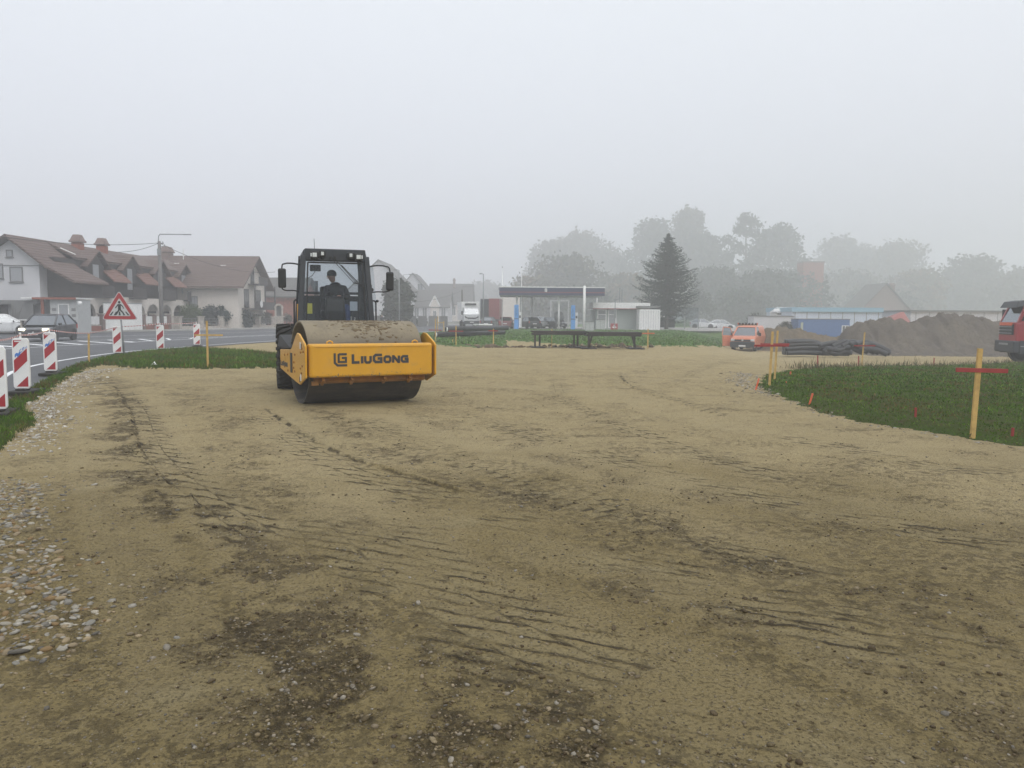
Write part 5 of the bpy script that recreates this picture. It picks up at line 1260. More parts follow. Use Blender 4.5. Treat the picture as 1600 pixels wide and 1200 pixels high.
# arches on the ground floor
ar = MB(); fa = wall_frame((X1+.95,0,0),(0,1,0),(1,0,0))
y = 3.0
while y < 26:
    cx, rr = y+1.75, 1.25
    slab(ar, fa, y, y+.5, 0, 3.05, -.15, .1); 
    prev = None
    for j in range(11):
        a = PI*j/10; q = (cx-rr*math.cos(a), 1.6+.9*math.sin(a))
        if prev: ar.hexa([fa(prev[0],prev[1],-.15), fa(q[0],q[1],-.15), fa(q[0],q[1],.1), fa(prev[0],prev[1],.1), fa(prev[0],3.05,-.15), fa(q[0],3.05,-.15), fa(q[0],3.05,.1), fa(prev[0],3.05,.1)])
        prev = q
    y += 3.0
slab(ar, fa, 26.0, 26.5, 0, 3.05, -.15, .1)
ar.build('arcade', M['plaster_cream'], ht)
MB().box((X1+.35,14,.9),(.2,24,1.8)).build('dark_arcade_back', M['timber_dark'], ht)
window(ht, frg, 1.35, 4.2, .8, 1.15, 'fencebar', 'curtain', 0); window(ht, frg, 2.75, 3.95, 1.0, 1.15, 'fencebar', 'curtain', 0); window(ht, frg, 2.3, 5.85, .5, .55, 'fencebar', 'curtain', 0)
slab(q_ := MB(), frg, X0, X1, 5.18, 5.24, 0, .03); q_.build('ledge', M['fencebar'], ht)
slab(q_ := MB(), frg, X0, X1+.3, 2.25, 2.55, 0, .9); q_.build('porch_roof', M['fencebar'], ht)
window(ht, frg, 3.2, .2, 1.2, 1.9, 'fencebar', 'winglass', 0, False); slab(q_ := MB(), frg, -2.6, 2.0, .1, 2.2, 0, .05); q_.build('garage_door', M['timber_dark'], ht)
chimney(ht, XR+.5, 8.5, 6.6, 7.7, .75); chimney(ht, XR+.5, 12.6, 6.6, 7.8, .75)
MB().beam((XR+1.2,4.6,6.95),(XR+2.2,5.0,6.45),.2,.08).build('snow_guard', M['white'], ht)
# --- second roof block between (partly hidden)
hs_ = empty('house', (-46, 92, 0), 0, 'brown roofed house with a low chimney behind the lamp pole', 'house')
gable_house('x', -2, 9, 0, 9, 5.3, 8.4, 'x', 'plaster_cream', 'tiles', hs_); chimney(hs_, 4.8, 3.2, 7.2, 8.8, .8, 'brick_grey')
window(hs_, wall_frame((0,0,0),(1,0,0),(0,-1,0)), 4.5, 1.6, 1.2, 1.3)
# --- cream house
hc_ = empty('house', (-40.6, 86, 0), 0, 'cream house with long tiled roof and a dark timber balcony on its gable', 'house')
w, ro = gable_house('x', 0, 10.8, 0, 9.4, 4.95, 8.0, 'x', 'plaster_cream', 'tiles', hc_, over=.9)
fc = wall_frame((0,-.0,0),(1,0,0),(0,-1,0)); fg2 = wall_frame((10.8,0,0),(0,1,0),(1,0,0))
window(hc_, fc, 1.3, 3.0, 1.1, 1.1, 'timber_dark', 'winglass', 0); window(hc_, fc, 3.4, 2.85, .6, .85, 'timber_dark', 'winglass', 0)
window(hc_, fc, 5.9, .2, .95, 3.3, 'fencebar', 'curtain', 2, False, name='stair_window'); 
m = MB(); slab(m, fg2, 1.0, 8.4, 2.1, 2.25, 0, 1.6); bo = m.build('balcony', M['timber_dark'], hc_); m = MB(); slab(m, fg2, 1.0, 8.4, 2.25, 3.0, 1.5, 1.58); m.build('balustrade', M['timber_dark'], bo)
m = MB(); slab(m, fg2, 3.2, 6.2, 4.9, 5.02, 0, 1.3); bo = m.build('upper_balcony', M['timber_dark'], hc_); m = MB(); slab(m, fg2, 3.2, 6.2, 5.02, 5.8, 1.22, 1.3); m.build('balustrade', M['timber_dark'], bo)
window(hc_, fg2, 4.7, 5.0, 1.2, 2.1, 'timber_dark', 'winglass', 1, False, name='balcony_door'); window(hc_, fg2, 2.6, 2.3, 1.6, 2.1, 'timber_dark', 'winglass', 1, False); window(hc_, fg2, 6.6, 2.3, 1.8, 2.1, 'timber_dark', 'winglass', 1, False)
m = MB(); 
for a in (1.0, 4.6, 8.3): slab(m, fg2, a, a+.14, 2.25, 4.85, 1.4, 1.54)
m.build('balcony_post', M['timber_dark'], hc_)
m = MB().lathe([(.05,0),(.25,.03),(.42,.12),(.43,.14)], (12.55,2.0,2.75), 'x', 16); m.build('satellite_dish', M['white'], hc_)
chimney(hc_, 1.2, 4.2, 7.4, 8.5, .7, 'brick_grey'); MB().cyl((3.3,4.0,7.3),(3.3,4.0,8.9),.05,n=6).build('vent_pipe', M['white'], hc_); MB().box((2.9,3.2,7.2),(.5,.4,.1)).box((8.2,3.0,7.0),(.6,.3,.1)).build('roof_hatch', M['white'], hc_)
# --- brick house behind
hb = empty('house', (-36.5, 108, 0), 0, 'half hidden red brick house with dark roof seen left of the roller cab', 'house')
gable_house('x', -4, 7.5, 0, 9, 4.2, 6.6, 'x', 'brick', 'tiles_grey', hb, over=.6)
window(hb, wall_frame((0,0,0),(1,0,0),(0,-1,0)), -2, 1.4, 1.3, 1.3)
# --- foggy houses in the middle
def fog_house(px, Y, w, d, eave, ridge, axis, wm, rm, label, wins=(), dx=0, chim=None):
    K = 1.6; Y *= K; w *= K; d *= K; eave = eave*K-1.0; ridge = ridge*K-1.0; wins = [tuple(v*K for v in q) for q in wins]
    if chim: chim = (chim[0]*K, chim[1]*K)
    p = atY(px, 500, Y); t = empty('house', (p.x, Y, 0), 0, label, 'house'); gable_house('x', -w/2, w/2, 0, d, eave, ridge, axis, wm, rm, t, over=.5)
    f = wall_frame((0,0,0),(1,0,0),(0,-1,0))
    for a, z, ww, hh in wins: window(t, f, a, z, ww, hh)
    if chim: chimney(t, chim[0], chim[1], ridge-1, ridge+.9, .6, 'brick_grey')
    return t
t = fog_house(592, 112, 8.5, 12, 5.2, 9.3, 'y', 'plaster_white', 'tiles_grey', 'tall gabled foggy house right behind the roller cab', ((-2,1.2,1.2,1.4),(1.5,1.2,1.2,1.4),(-1.5,4.2,1,1.3),(1.4,4.2,1,1.3)))
t = fog_house(645, 128, 6.0, 10, 4.8, 8.3, 'y', 'plaster_white', 'tiles_grey', 'foggy gabled house behind the round dark tree', ((1.2,4.6,.9,1.5),(1.5,1.2,.9,1.6),(-1,1.2,1,1.5)))
t = fog_house(672, 118, 5.4, 8, 2.9, 5.4, 'x', 'plaster_white', 'tiles_grey', 'low foggy house with a small pointed front gable', ((-2.0,.7,.7,1.4),(-.8,.7,.7,1.4),(2.0,.7,.7,1.4)))
MB().prism([(.1,0),(2.2,0),(2.2,3.9),(1.15,6.0),(.1,3.9)], -.4, 2, 'y').build('front_gable', M['plaster_cream'], t)
for a_, b_ in (((-.15,-.5,3.7),(1.15,-.5,6.2)), ((2.45,-.5,3.7),(1.15,-.5,6.2))): MB().beam(a_, b_, .12, .3).build('gable_trim', M['white'], t)
window(t, wall_frame((0,-.42,0),(1,0,0),(0,-1,0)), 1.15, .9, .8, 1.8)
t = fog_house(703, 132, 7.0, 8, 3.6, 6.9, 'x', 'plaster_cream', 'tiles_grey', 'long low foggy house with pale windows left of the white lorry', ((-2.3,1,.7,1.5),(-1.1,1,.7,1.5),(.6,1,.7,1.5),(2.2,1,.7,1.5)), chim=(.5,3))
t = fog_house(797, 108, 2.6, 6, 5.2, 5.6, 'x', 'plaster_cream', 'tiles_grey', 'narrow cream house wall under the left end of the station canopy', ())
t = empty('garden_fence', (-17.5, 106, 0), 0, 'dark foggy board fence in front of the middle houses', 'fence')
for k in range(9): MB().box((-3.6+k*1.4,k*.9,.75),(1.34,.08,1.5), rz=R(33)).build('fence_panel', M['fencebar'], t)
# --- hut, boards and fences before the brown roofed house
hp = atY(100, 516, 60); t = empty('kiosk_hut', (hp.x, 60, 0), R(4), 'pale grey wooden hut with a closed door and rust edged flat roof', 'hut')
MB().box((0,1.2,1.3),(2.0,2.2,2.6)).build('wall', M['hut'], t, bevel=.02); MB().box((-.9,1.1,2.72),(4.0,2.8,.1)).build('roof', M['white'], t); MB().box((-.5,-.28,2.7),(3.2,.05,.16)).build('rusty_edge', M['brick'], t)
f = wall_frame((0,.1,0),(1,0,0),(0,-1,0)); window(t, f, 0, .1, .8, 2.2, 'white', 'curtain', 0, False, name='door')
for a in (-.72, .72):
    for z in (.4, .85, 1.3, 1.75): m = MB(); slab(m, f, a-.15, a+.15, z, z+.22, 0, .012); m.build('notice', M['cabgrey' if False else 'fencebar'], t)
MB().cyl((-1.5,.0,0),(-1.5,0,2.7),.12,n=8).build('corner_post', M['brick'], t); MB().ball((1.3,-.1,2.35),.17,7).build('globe_lamp', M['white'], t, smooth=True)
MB().box((-3.1,.3,1.35),(1.6,.1,2.2)).build('side_screen', M['fencebar'], t)
t = empty('garden_table', (*atY(55, 516, 56).xy, 0), R(10), 'small outdoor table with slatted sides behind the white car', 'table')
MB().box((0,0,1.1),(1.9,.8,.06)).build('tabletop', M['white'], t)
for k in range(7): MB().box((-.8+k*.27,0,.55),(.1,.5,1.05)).build('slat', M['wood' if False else 'stonewall'], t)
# fence of pillars with white panels
def pillar(t, x, y, h=1.35, w=.42, mat='brick_grey'):
    o = MB().box((x,y,h/2),(w,w,h)).build('pillar', M[mat], t, bevel=.01); MB().box((x,y,h+.05),(w*1.3,w*1.3,.1)).build('cap', M['stonewall'], o)
t = empty('front_wall', (0,0,0), 0, 'low brick wall with grey pillars and white panels before the terrace house', 'wall')
F0 = [(128,515,64),(155,515,66.3)]
fx = lambda px, Y: atY(px, 500, Y).x
for px, Y in ((128,64.5),(159,66.5),(223,74),(240,76),(263,78.5)): pillar(t, fx(px,Y), Y, 1.5)
for a, b in (((128,64.5),(159,66.5)), ((223,74),(240,76)), ((240,76),(263,78.5))):
    A = Vector((fx(*a), a[1], 0)); B_ = Vector((fx(*b), b[1], 0)); mid_ = (A+B_)/2; ang = math.atan2(B_.y-A.y, B_.x-A.x); l = (B_-A).length-.42
    MB().box((mid_.x, mid_.y, .27), (l, .25, .54), rz=ang).build('base_wall', M['brick'], t); MB().box((mid_.x, mid_.y, .58), (l, .3, .08), rz=ang).build('coping', M['stonewall'], t)
    MB().box((mid_.x, mid_.y, 1.0), (l*.92, .05, .68), rz=ang).build('white_panel', M['white'], t)
A = Vector((fx(162,67.5), 67.5, 0)); B_ = Vector((fx(222,73.2), 73.2, 0)); mid_ = (A+B_)/2; ang = math.atan2(B_.y-A.y, B_.x-A.x)
t = empty('sliding_gate', (mid_.x, mid_.y, 0), ang, 'big plain white sheet gate behind the crossing sign', 'gate')
l = (B_-A).length
for k in range(2): MB().box((-l/4+k*l/2, 0, 1.25), (l/2-.03, .06, 2.4)).build('panel', M['white'], t)
MB().box((0,0,2.5),(l,.1,.08)).build('top_rail', M['steel'], t)
t = empty('dark_fence', (fx(142,66)-1.2, 69, 0), R(80), 'dark closed board fence beside the pale hut', 'fence')
for k in range(6): MB().box((-3.6+k*1.42,0,1.15),(1.38,.06,2.3)).build('panel', M['timber_dark'], t)
# stone pillar fence before cream house
t = empty('garden_wall', (0,0,0), 0, 'low wall with pale stone pillars and rails before the cream house', 'wall')
PL = [(278,81),(314,83),(346,85),(376,88),(403,90.5),(428,93)]
for px, Y in PL: pillar(t, fx(px,Y), Y, 1.25, .62 if px < 280 else .5, 'stonewall')
for a, b in zip(PL[:-1], PL[1:]):
    A = Vector((fx(*a), a[1], 0)); B_ = Vector((fx(*b), b[1], 0)); mid_ = (A+B_)/2; ang = math.atan2(B_.y-A.y, B_.x-A.x); l = (B_-A).length-.5
    MB().box((mid_.x, mid_.y, .16), (l, .25, .32), rz=ang).build('plinth', M['stonewall'], t)
    m = MB(); 
    for z in (.55, .82, 1.08): m.box((mid_.x, mid_.y, z), (l, .04, .05), rz=ang)
    n = int(l/.3)
    for k in range(n): q = A.lerp(B_, (k+.5)/n); m.box((q.x, q.y, .7), (.03,.03,.75))
    m.build('rail', M['fencebar'], t)
sp = (fx(436,94), 94); t = empty('wayside_shrine', (sp[0], sp[1], 0), R(15), 'small pale roadside shrine with arched niche on a pillar', 'shrine')
MB().box((0,0,.65),(1.0,.8,1.3)).box((0,0,1.35),(1.2,.95,.1)).build('pedestal', M['stonewall'], t)
m = MB(); m.box((-.38,0,1.9),(.18,.6,1.0)).box((.38,0,1.9),(.18,.6,1.0)); prev = None
for j in range(9):
    a = PI*j/8; q = [(r_*math.cos(a), 2.35+r_*math.sin(a)) for r_ in (.3,.52)]
    if prev: m.hexa([(prev[0][0],-.3,prev[0][1]),(q[0][0],-.3,q[0][1]),(q[0][0],.3,q[0][1]),(prev[0][0],.3,prev[0][1]),(prev[1][0],-.3,prev[1][1]),(q[1][0],-.3,q[1][1]),(q[1][0],.3,q[1][1]),(prev[1][0],.3,prev[1][1])])
    prev = q
m.build('arch', M['stonewall'], t); MB().box((0,.25,2.0),(.6,.08,1.2)).build('niche_back', M['fencebar'], t)
walker((atY(597,512,94).x, 94, 0), 'person in dark coat walking beyond the road, seen right of the roller cab', R(40), h=1.62)
# ------------------------------------------------------------------ cars
def wheel(t, x, y, r, w=.2, rim='steel'):
    o = MB().lathe([(r*.62,-w/2),(r*.9,-w/2),(r,-w*.36),(r,w*.36),(r*.9,w/2),(r*.62,w/2)], (x,y,r), 'x', 24).build('wheel', M['rubber'], t, smooth=True)
    s = 1 if x > 0 else -1
    m = MB().lathe([(.03,s*w*.36),(r*.2,s*w*.42),(r*.6,s*w*.3),(r*.62,s*w*.45),(r*.64,s*w*.44),(r*.64,-s*w*.3)], (x,y,r), 'x', 20); m.build('rim', M[rim], o)
    return o
def car(loc, rz, label, paint, L=3.8, W=1.66, H=1.45, kind='hatch', lit=False, rear=False, plate=True, group=None, light=1):
    t = empty('parked_car' if not lit else 'car', loc, rz, label, 'car', group)
    a, b = -L/2, L/2; hw = W/2; r = .30; wb0, wb1 = a+.78, b-.72
    # lower body: stations along the length, cross-section of 8 points
    if kind == 'hatch': st = [(a,.34,.52,.78,.80),(a+.10,.24,.68,.93,.93),(a+.35,.2,.76,.97,.98),(a+.95,.19,.88,.99,1),(a+1.25,.19,.93,1,1),(b-1.0,.19,.97,1,1),(b-.25,.22,1.0,.97,.97),(b-.04,.3,.95,.88,.9),(b,.4,.8,.85,.85)]
    else: st = [(a,.38,.62,.8,.84),(a+.08,.28,.86,.94,.94),(a+.25,.22,.98,.98,.98),(a+.9,.2,1.08,1,1),(b-1.0,.2,1.1,1,1),(b-.12,.25,1.12,.97,.97),(b,.4,1.0,.92,.94)]
    rg = []
    for y, zb, zt, kb, km in st:
        m_ = zb+(zt-zb)*.55
        rg.append([(-hw*kb*.93,y,zb),(hw*kb*.93,y,zb),(hw*km,y,zb+.08),(hw*km,y,m_),(hw*km*.965,y,zt-.05),(hw*km*.86,y,zt),(-hw*km*.86,y,zt),(-hw*km*.965,y,zt-.05),(-hw*km,y,m_),(-hw*km,y,zb+.08)])
    body = MB().rings(rg).build('body', M[paint], t, smooth=True); body.data.set_sharp_from_angle(angle=R(40))
    sub = body.modifiers.new('s', 'BEVEL'); sub.width = .03; sub.segments = 2; sub.limit_method = 'ANGLE'
    # greenhouse
    if kind == 'hatch': g0, g1, g2, g3 = a+.82, a+1.68, b-.85, b-.06; zb = .90; zb2 = .97
    else: g0, g1, g2, g3 = a+.75, a+1.35, b-.35, b-.06; zb = 1.05; zb2 = 1.1
    rw = hw-.24; bw = hw-.07; zt = H-.05
    G = MB(); m = [(-bw,g0,zb),(bw,g0,zb),(bw,g3,zb2),(-bw,g3,zb2),(-rw,g1,zt),(rw,g1,zt),(rw,g2,zt),(-rw,g2,zt)]; G.hexa(m); gh = G.build('windows', M['carglass'], t)
    rf = MB().rings([[(-rw-.02,g1-.05,zt-.01),(rw+.02,g1-.05,zt-.01),(rw+.02,g2+.05,zt-.01),(-rw-.02,g2+.05,zt-.01)],[(-rw,g1+.02,zt+.035),(rw,g1+.02,zt+.035),(rw,g2,zt+.035),(-rw,g2,zt+.035)],[(-rw+.15,g1+.2,H),(rw-.15,g1+.2,H),(rw-.15,g2-.2,H),(-rw+.15,g2-.2,H)]]).build('roof', M[paint], t, smooth=False)
    V_ = [Vector(p) for p in m]
    for i, j in ((0,4),(1,5),(2,6),(3,7)): MB().beam(V_[i], V_[j], .07, .08, up=(0,1,0)).build('pillar', M[paint], t)
    for s in (-1, 1):
        f = .45; lo = Vector((s*bw,g0+(g3-g0)*.5,zb+.02)); hi = Vector((s*rw,g1+(g2-g1)*.45,zt)); MB().beam(lo, hi, .06, .05, up=(0,1,0)).build('pillar', M[paint], t)
        for k, yy in enumerate((a+1.35, a+2.25)): MB().box((s*(hw-.0),yy+.0,.62),(.012,.012,.62)).build('door_gap', M['black'], body)
        MB().box((s*(hw+.005),a+2.05,.80),(.03,.16,.03)).build('door_handle', M['black'], body)
        MB().box((s*(hw+.07),g0+.42,zb+.08),(.18,.10,.13)).build('mirror', M[paint if paint != 'whitecar' else 'black'], t, bevel=.03)
        for yy in (wb0, wb1):
            MB().cyl((s*(hw-.12),yy,r+.02),(s*(hw+.004),yy,r+.02),r+.075,n=24).build('wheel_arch', M['black'], body); wheel(t, s*(hw-.10), yy, r)
        hz_ = .66 if kind == 'hatch' else .82
        MB().box((s*hw*.70,a+.135,hz_),(.36,.16,.15),rz=s*R(24),rx=R(-25)).build('headlight', M['headlight_on' if lit else 'headlight'], t, bevel=.03)
        MB().box((s*hw*.86,b-.06,.82),(.16,.12,.26)).build('tail_lamp', M['taillight'], t, bevel=.02)
    MB().box((0,a+.03,.30),(W*.72,.06,.16)).build('lower_grille', M['black'], t, bevel=.01); MB().box((0,a+.06,.60),(W*.36,.06,.07)).build('grille', M['black'], t)
    if plate: MB().box((0,a-.015,.43),(.50,.015,.11)).build('number_plate', M['plate'], t)
    MB().box((0,b+.01,.62),(.50,.015,.11)).build('number_plate', M['plate'], t)
    MB().beam((-bw*.9,g0-.03,zb+.01),(bw*.9,g0-.03,zb+.01),.08,.03).build('wiper_cowl', M['black'], t)
    MB().cyl((0,a+.03,.52),(0,a-.02,.52),.05,n=8).build('badge', M['chrome'], t)
    return t
g = ground(80, 533); car((g.x-.35, g.y+.4, .014), R(9), 'dark small hatchback with lit headlamps driving on the road', 'darkcar', L=4.15, W=1.76, H=1.54, lit=True)
g = ground(5, 523); car((g.x-.55, g.y+.5, .014), R(120), 'white car cut off by the left edge behind the dark hatchback', 'whitecar', L=4.3, H=1.5)
def at_g(px, Y, z=0): p = atY(px, 500, Y); return (p.x, Y, z)
car(at_g(791, 99, .03), R(176), 'red hatchback parked under the left end of the station canopy', 'redcar')
car(at_g(827, 100, .03), R(200), 'dark parked car between the blue pump pillar and the white car', 'darkcar')
car(at_g(846, 104, .03), R(35), 'small white car parked under the canopy left of a dark car', 'whitecar', L=3.4, H=1.5)
car(at_g(866, 103, .03), R(30), 'dark car behind the middle of the left steel table', 'darkcar', L=4.0)
car(at_g(764, 101, .014), R(170), 'dark car partly behind the red container lorry', 'darkcar')
car((*atY(1098, 500, 118).xy, -.1), R(80), 'left one of two faint white cars beyond the meadow', 'whitecar'); car((*atY(1128, 500, 118).xy, -.25), R(85), 'right one of two faint white cars beyond the meadow', 'whitecar', H=1.5)
# ------------------------------------------------------------------ orange van with open door and roof lamps
g = ground(1163, 549); t = empty('van', (g.x-.1, g.y+.2, g.z), R(-27), 'orange van with beacon bar on its roof and left door open', 'van')
rg = []; hw = .95
for y, zb, z1, wt, km in ((0,.35,.95,.80,.90),(.10,.30,1.08,.86,.98),(.9,.28,1.22,.90,1),(1.0,.28,1.26,.90,1),(4.7,.3,1.3,.9,1),(4.85,.4,1.2,.88,.97)):
    rg.append([(-hw*km*.95,y,zb),(hw*km*.95,y,zb),(hw*km,y,zb+.15),(hw*km,y,z1-.12),(hw*wt,y,z1),(-hw*wt,y,z1),(-hw*km,y,z1-.12),(-hw*km,y,zb+.15)])
b = MB().rings(rg).build('body', M['orange'], t, smooth=True); b.data.set_sharp_from_angle(angle=R(35))
m = [(-.88,.72,1.18),(.88,.72,1.18),(.90,2.3,1.25),(-.90,2.3,1.25),(-.70,1.5,1.86),(.70,1.5,1.86),(.74,2.3,1.88),(-.74,2.3,1.88)]; MB().hexa(m).build('windows', M['carglass'], t)
MB().hexa([(-.92,2.3,1.2),(.92,2.3,1.2),(.92,4.8,1.2),(-.92,4.8,1.2),(-.76,2.3,1.90),(.76,2.3,1.90),(.76,4.7,1.88),(-.76,4.7,1.88)]).build('rear_body', M['orange'], t, bevel=.05)
MB().hexa([(-.72,1.42,1.84),(.72,1.42,1.84),(.76,4.7,1.88),(-.76,4.7,1.88),(-.62,1.6,1.95),(.62,1.6,1.95),(.66,4.6,1.96),(-.66,4.6,1.96)]).build('roof', M['orange'], t, bevel=.03)
V_ = [Vector(q) for q in m]
for i, j in ((0,4),(1,5)): MB().beam(V_[i]+Vector((0,-.03,0)), V_[j]+Vector((0,-.03,0)), .09, .08, up=(0,1,0)).build('pillar', M['orange'], t)
MB().box((0,-.05,.52),(1.86,.22,.42)).build('bumper', M['cabgrey'], t, bevel=.05); MB().box((0,-.03,.83),(1.25,.10,.13)).build('grille', M['cabgrey'], t); MB().box((0,-.17,.42),(.52,.012,.11)).build('number_plate', M['plate'], t)
MB().cyl((0,-.06,.86),(0,-.10,.86),.085,n=16).build('badge', M['chrome'], t); 
for k in range(3): MB().box((-.45+k*.45,-.165,.30),(.3,.01,.06)).build('bumper_slot', M['black'], t)
for s in (-1, 1):
    MB().box((s*.74,-.0,.86),(.30,.16,.17),rz=s*R(12)).build('headlight', M['headlight'], t, bevel=.03)
    MB().box((s*1.10,.95,1.30),(.22,.12,.26)).build('mirror', M['black'], t, bevel=.04)
    for y in (.75, 3.9): wheel(t, s*.82, y, .33, .24)
d = MB().hexa([(-.93,.95,.35),(-1.62,.45,.35),(-1.64,.48,.35),(-.95,.98,.35),(-.93,.95,1.2),(-1.66,.42,1.2),(-1.68,.45,1.2),(-.95,.98,1.2)]); do = d.build('open_door', M['orange'], t, bevel=.01)
fm = MB(); A_, B_, C_, D_ = Vector((-.95,.96,1.2)), Vector((-1.67,.43,1.2)), Vector((-1.62,.55,1.86)), Vector((-1.15,.9,1.80))
for p_, q_ in ((A_,D_),(B_,C_),(C_,D_)): fm.beam(p_, q_, .06, .05, up=(0,1,0))
fm.build('window_frame', M['orange'], do); MB().quad(A_, B_, C_, D_).build('pane', M['carglass'], do)
br = MB().box((0,1.9,2.02),(1.5,.12,.07)); bo = br.build('light_bar', M['yellow_worn'], t)
for k in range(6): MB().box((-.62+k*.25,1.83,2.10),(.17,.14,.15)).build('roof_lamp', M['black'], bo, bevel=.05)
for s in (-1, 1): MB().cyl((s*.72,1.9,2.04),(s*.72,1.9,2.18),.07,n=12).build('beacon', M['orangewood'], bo)
# ------------------------------------------------------------------ red lorry at the right edge
g = ground(1566, 566); t = empty('lorry', (g.x+.8, g.y+1.0, g.z), R(-100), 'red lorry cab with lit lamp entering at the right edge', 'lorry')
hw = 1.2
MB().rings([[(-hw*k,y,.95),(hw*k,y,.95),(hw*k,y,zt-.1),(hw*k*.93,y,zt),(-hw*k*.93,y,zt),(-hw*k,y,zt-.1)] for y, k, zt in ((0,.86,2.1),(.06,.93,2.12),(.35,1,2.2),(2.2,1,2.2))]).build('cab_body', M['redtruck'], t, bevel=.03)
MB().hexa([(-1.0,.05,2.12),(1.0,.05,2.12),(1.16,2.2,2.15),(-1.16,2.2,2.15),(-.92,.42,2.98),(.92,.42,2.98),(1.05,2.2,3.05),(-1.05,2.2,3.05)]).build('windows', M['carglass'], t)
MB().hexa([(-1.0,.36,2.96),(1.0,.36,2.96),(1.12,2.25,2.96),(-1.12,2.25,2.96),(-.85,.7,3.2),(.85,.7,3.2),(1.0,2.25,3.22),(-1.0,2.25,3.22)]).build('roof', M['redtruck'], t, bevel=.05)
MB().hexa([(-1.02,-.05,2.88),(1.02,-.05,2.88),(.96,.5,3.02),(-.96,.5,3.02),(-.9,.1,3.22),(.9,.1,3.22),(.86,.62,3.3),(-.86,.62,3.3)]).build('sun_visor', M['cabgrey'], t, bevel=.03)
for s in (-1, 1):
    MB().beam((s*1.03,.10,2.12),(s*.95,.44,2.98),.14,.14,up=(0,1,0)).build('pillar', M['redtruck'], t); MB().beam((s*1.18,1.35,2.15),(s*1.07,1.4,3.0),.12,.10,up=(0,1,0)).build('pillar', M['redtruck'], t)
    MB().hexa([(s*1.1,1.4,2.15),(s*1.2,1.4,2.15),(s*1.2,2.2,2.15),(s*1.1,2.2,2.15),(s*1.0,1.4,3.0),(s*1.08,1.4,3.0),(s*1.08,2.2,3.0),(s*1.0,2.2,3.0)]).build('side_panel', M['redtruck'], t)
    MB().box((s*1.38,.35,2.50),(.16,.2,.62)).build('mirror', M['black'], t, bevel=.04); MB().box((s*.80,-.06,1.0),(.46,.14,.2)).build('headlight', M['headlight_on'], t, bevel=.03)
    for y in (1.2, 5.4): wheel(t, s*1.05, y, .52, .32)
    st_ = MB().hexa([(s*1.05,.15,.45),(s*1.25,.15,.45),(s*1.25,.75,.45),(s*1.05,.75,.45),(s*1.05,.15,1.15),(s*1.22,.15,1.15),(s*1.22,.75,1.15),(s*1.05,.75,1.15)]).build('step', M['cabgrey'], t)
    MB().box((s*1.24,.45,.85),(.04,.55,.05)).build('step_edge', M['steel'], st_)
    MB().cyl((s*.9,1.2,.55),(s*1.23,1.2,.55),.66,n=24).build('mudguard', M['cabgrey'], t)
MB().box((0,-.05,1.72),(1.55,.1,.55)).build('grille', M['cabgrey'], t, bevel=.02); MB().box((0,-.09,2.02),(1.5,.05,.16)).build('badge_strip', M['orangewood'], t)
for k in range(3): MB().box((0,-.12,1.53+k*.17),(1.5,.03,.04)).build('grille_bar', M['steel'], t)
MB().box((0,.02,.82),(2.38,.34,.62)).build('bumper', M['cabgrey'], t, bevel=.06); MB().box((0,-.16,.95),(1.1,.02,.1)).build('bumper_strip', M['steel'], t)
MB().box((0,4.5,.85),(.9,7.0,.3)).build('chassis', M['cabgrey'], t); MB().prism([(2.5,1.2),(2.5,2.9),(2.75,3.1),(7.6,3.0),(8.0,1.2)], -1.22, 1.22, 'x').build('tipper_body', M['redtruck'], t, bevel=.03)
# ------------------------------------------------------------------ white lorry, red container lorry
p = atY(737, 516, 104); t = empty('lorry', (p.x, 104, .02), R(10), 'white box lorry with lit headlamps coming along the far road', 'lorry')
MB().rings([[(-1.05*k,y,.75),(1.05*k,y,.75),(1.05*k,y,zt),(-1.05*k,y,zt)] for y, k, zt in ((0,.95,1.75),(.1,1,1.8),(1.7,1,1.9))]).build('cab_body', M['whitecar'], t, bevel=.04)
MB().hexa([(-1.0,.04,1.75),(1.0,.04,1.75),(1.03,1.7,1.8),(-1.03,1.7,1.8),(-.88,.35,2.55),(.88,.35,2.55),(.98,1.7,2.6),(-.98,1.7,2.6)]).build('windows', M['carglass'], t)
MB().box((0,1.05,2.62),(1.95,1.5,.14)).build('roof', M['whitecar'], t, bevel=.04)
for s in (-1, 1):
    MB().beam((s*1.0,.06,1.75),(s*.9,.36,2.56),.09,.09,up=(0,1,0)).build('pillar', M['whitecar'], t); MB().box((s*1.26,.2,1.95),(.18,.15,.5)).build('mirror', M['black'], t, bevel=.03)
    MB().box((s*.82,-.03,.78),(.32,.08,.17)).build('headlight', M['headlight_on'], t, bevel=.02)
    for y in (1.0, 5.0): wheel(t, s*.9, y, .42, .28)
MB().prism([(-.9,1.55),(-.55,1.32),(.55,1.32),(.9,1.55),(.9,1.35),(.5,1.16),(-.5,1.16),(-.9,1.35)], -.04, .02, 'y').build('grille', M['black'], t); MB().box((0,.0,.68),(2.05,.2,.42)).build('bumper', M['cabgrey'], t, bevel=.04); MB().box((0,-.12,.72),(.5,.02,.12)).build('number_plate', M['plate'], t)
MB().box((.05,4.6,2.2),(2.35,5.6,2.45)).build('cargo_box', M['white'], t, bevel=.03); MB().box((.05,1.68,3.08),(1.5,.22,.26)).build('cooling_unit', M['black'], t, bevel=.03)
p = atY(768, 516, 112); t = empty('lorry', (p.x, 112, .02), R(-4), 'dark red container lorry right behind the white lorry', 'lorry')
MB().box((.35,3,2.55),(1.5,6,2.9)).build('container', M['redcar'], t, bevel=.02); MB().box((-1.0,3,2.5),(1.2,6,2.9)).build('open_side', M['cabgrey'], t, bevel=.02); MB().box((0,3,.9),(2.3,6,.35)).build('chassis', M['black'], t)
for k in range(6): MB().box((.35-.65+k*.26,-.02,2.55),(.07,.05,2.7)).build('rib', M['redcar'], t)
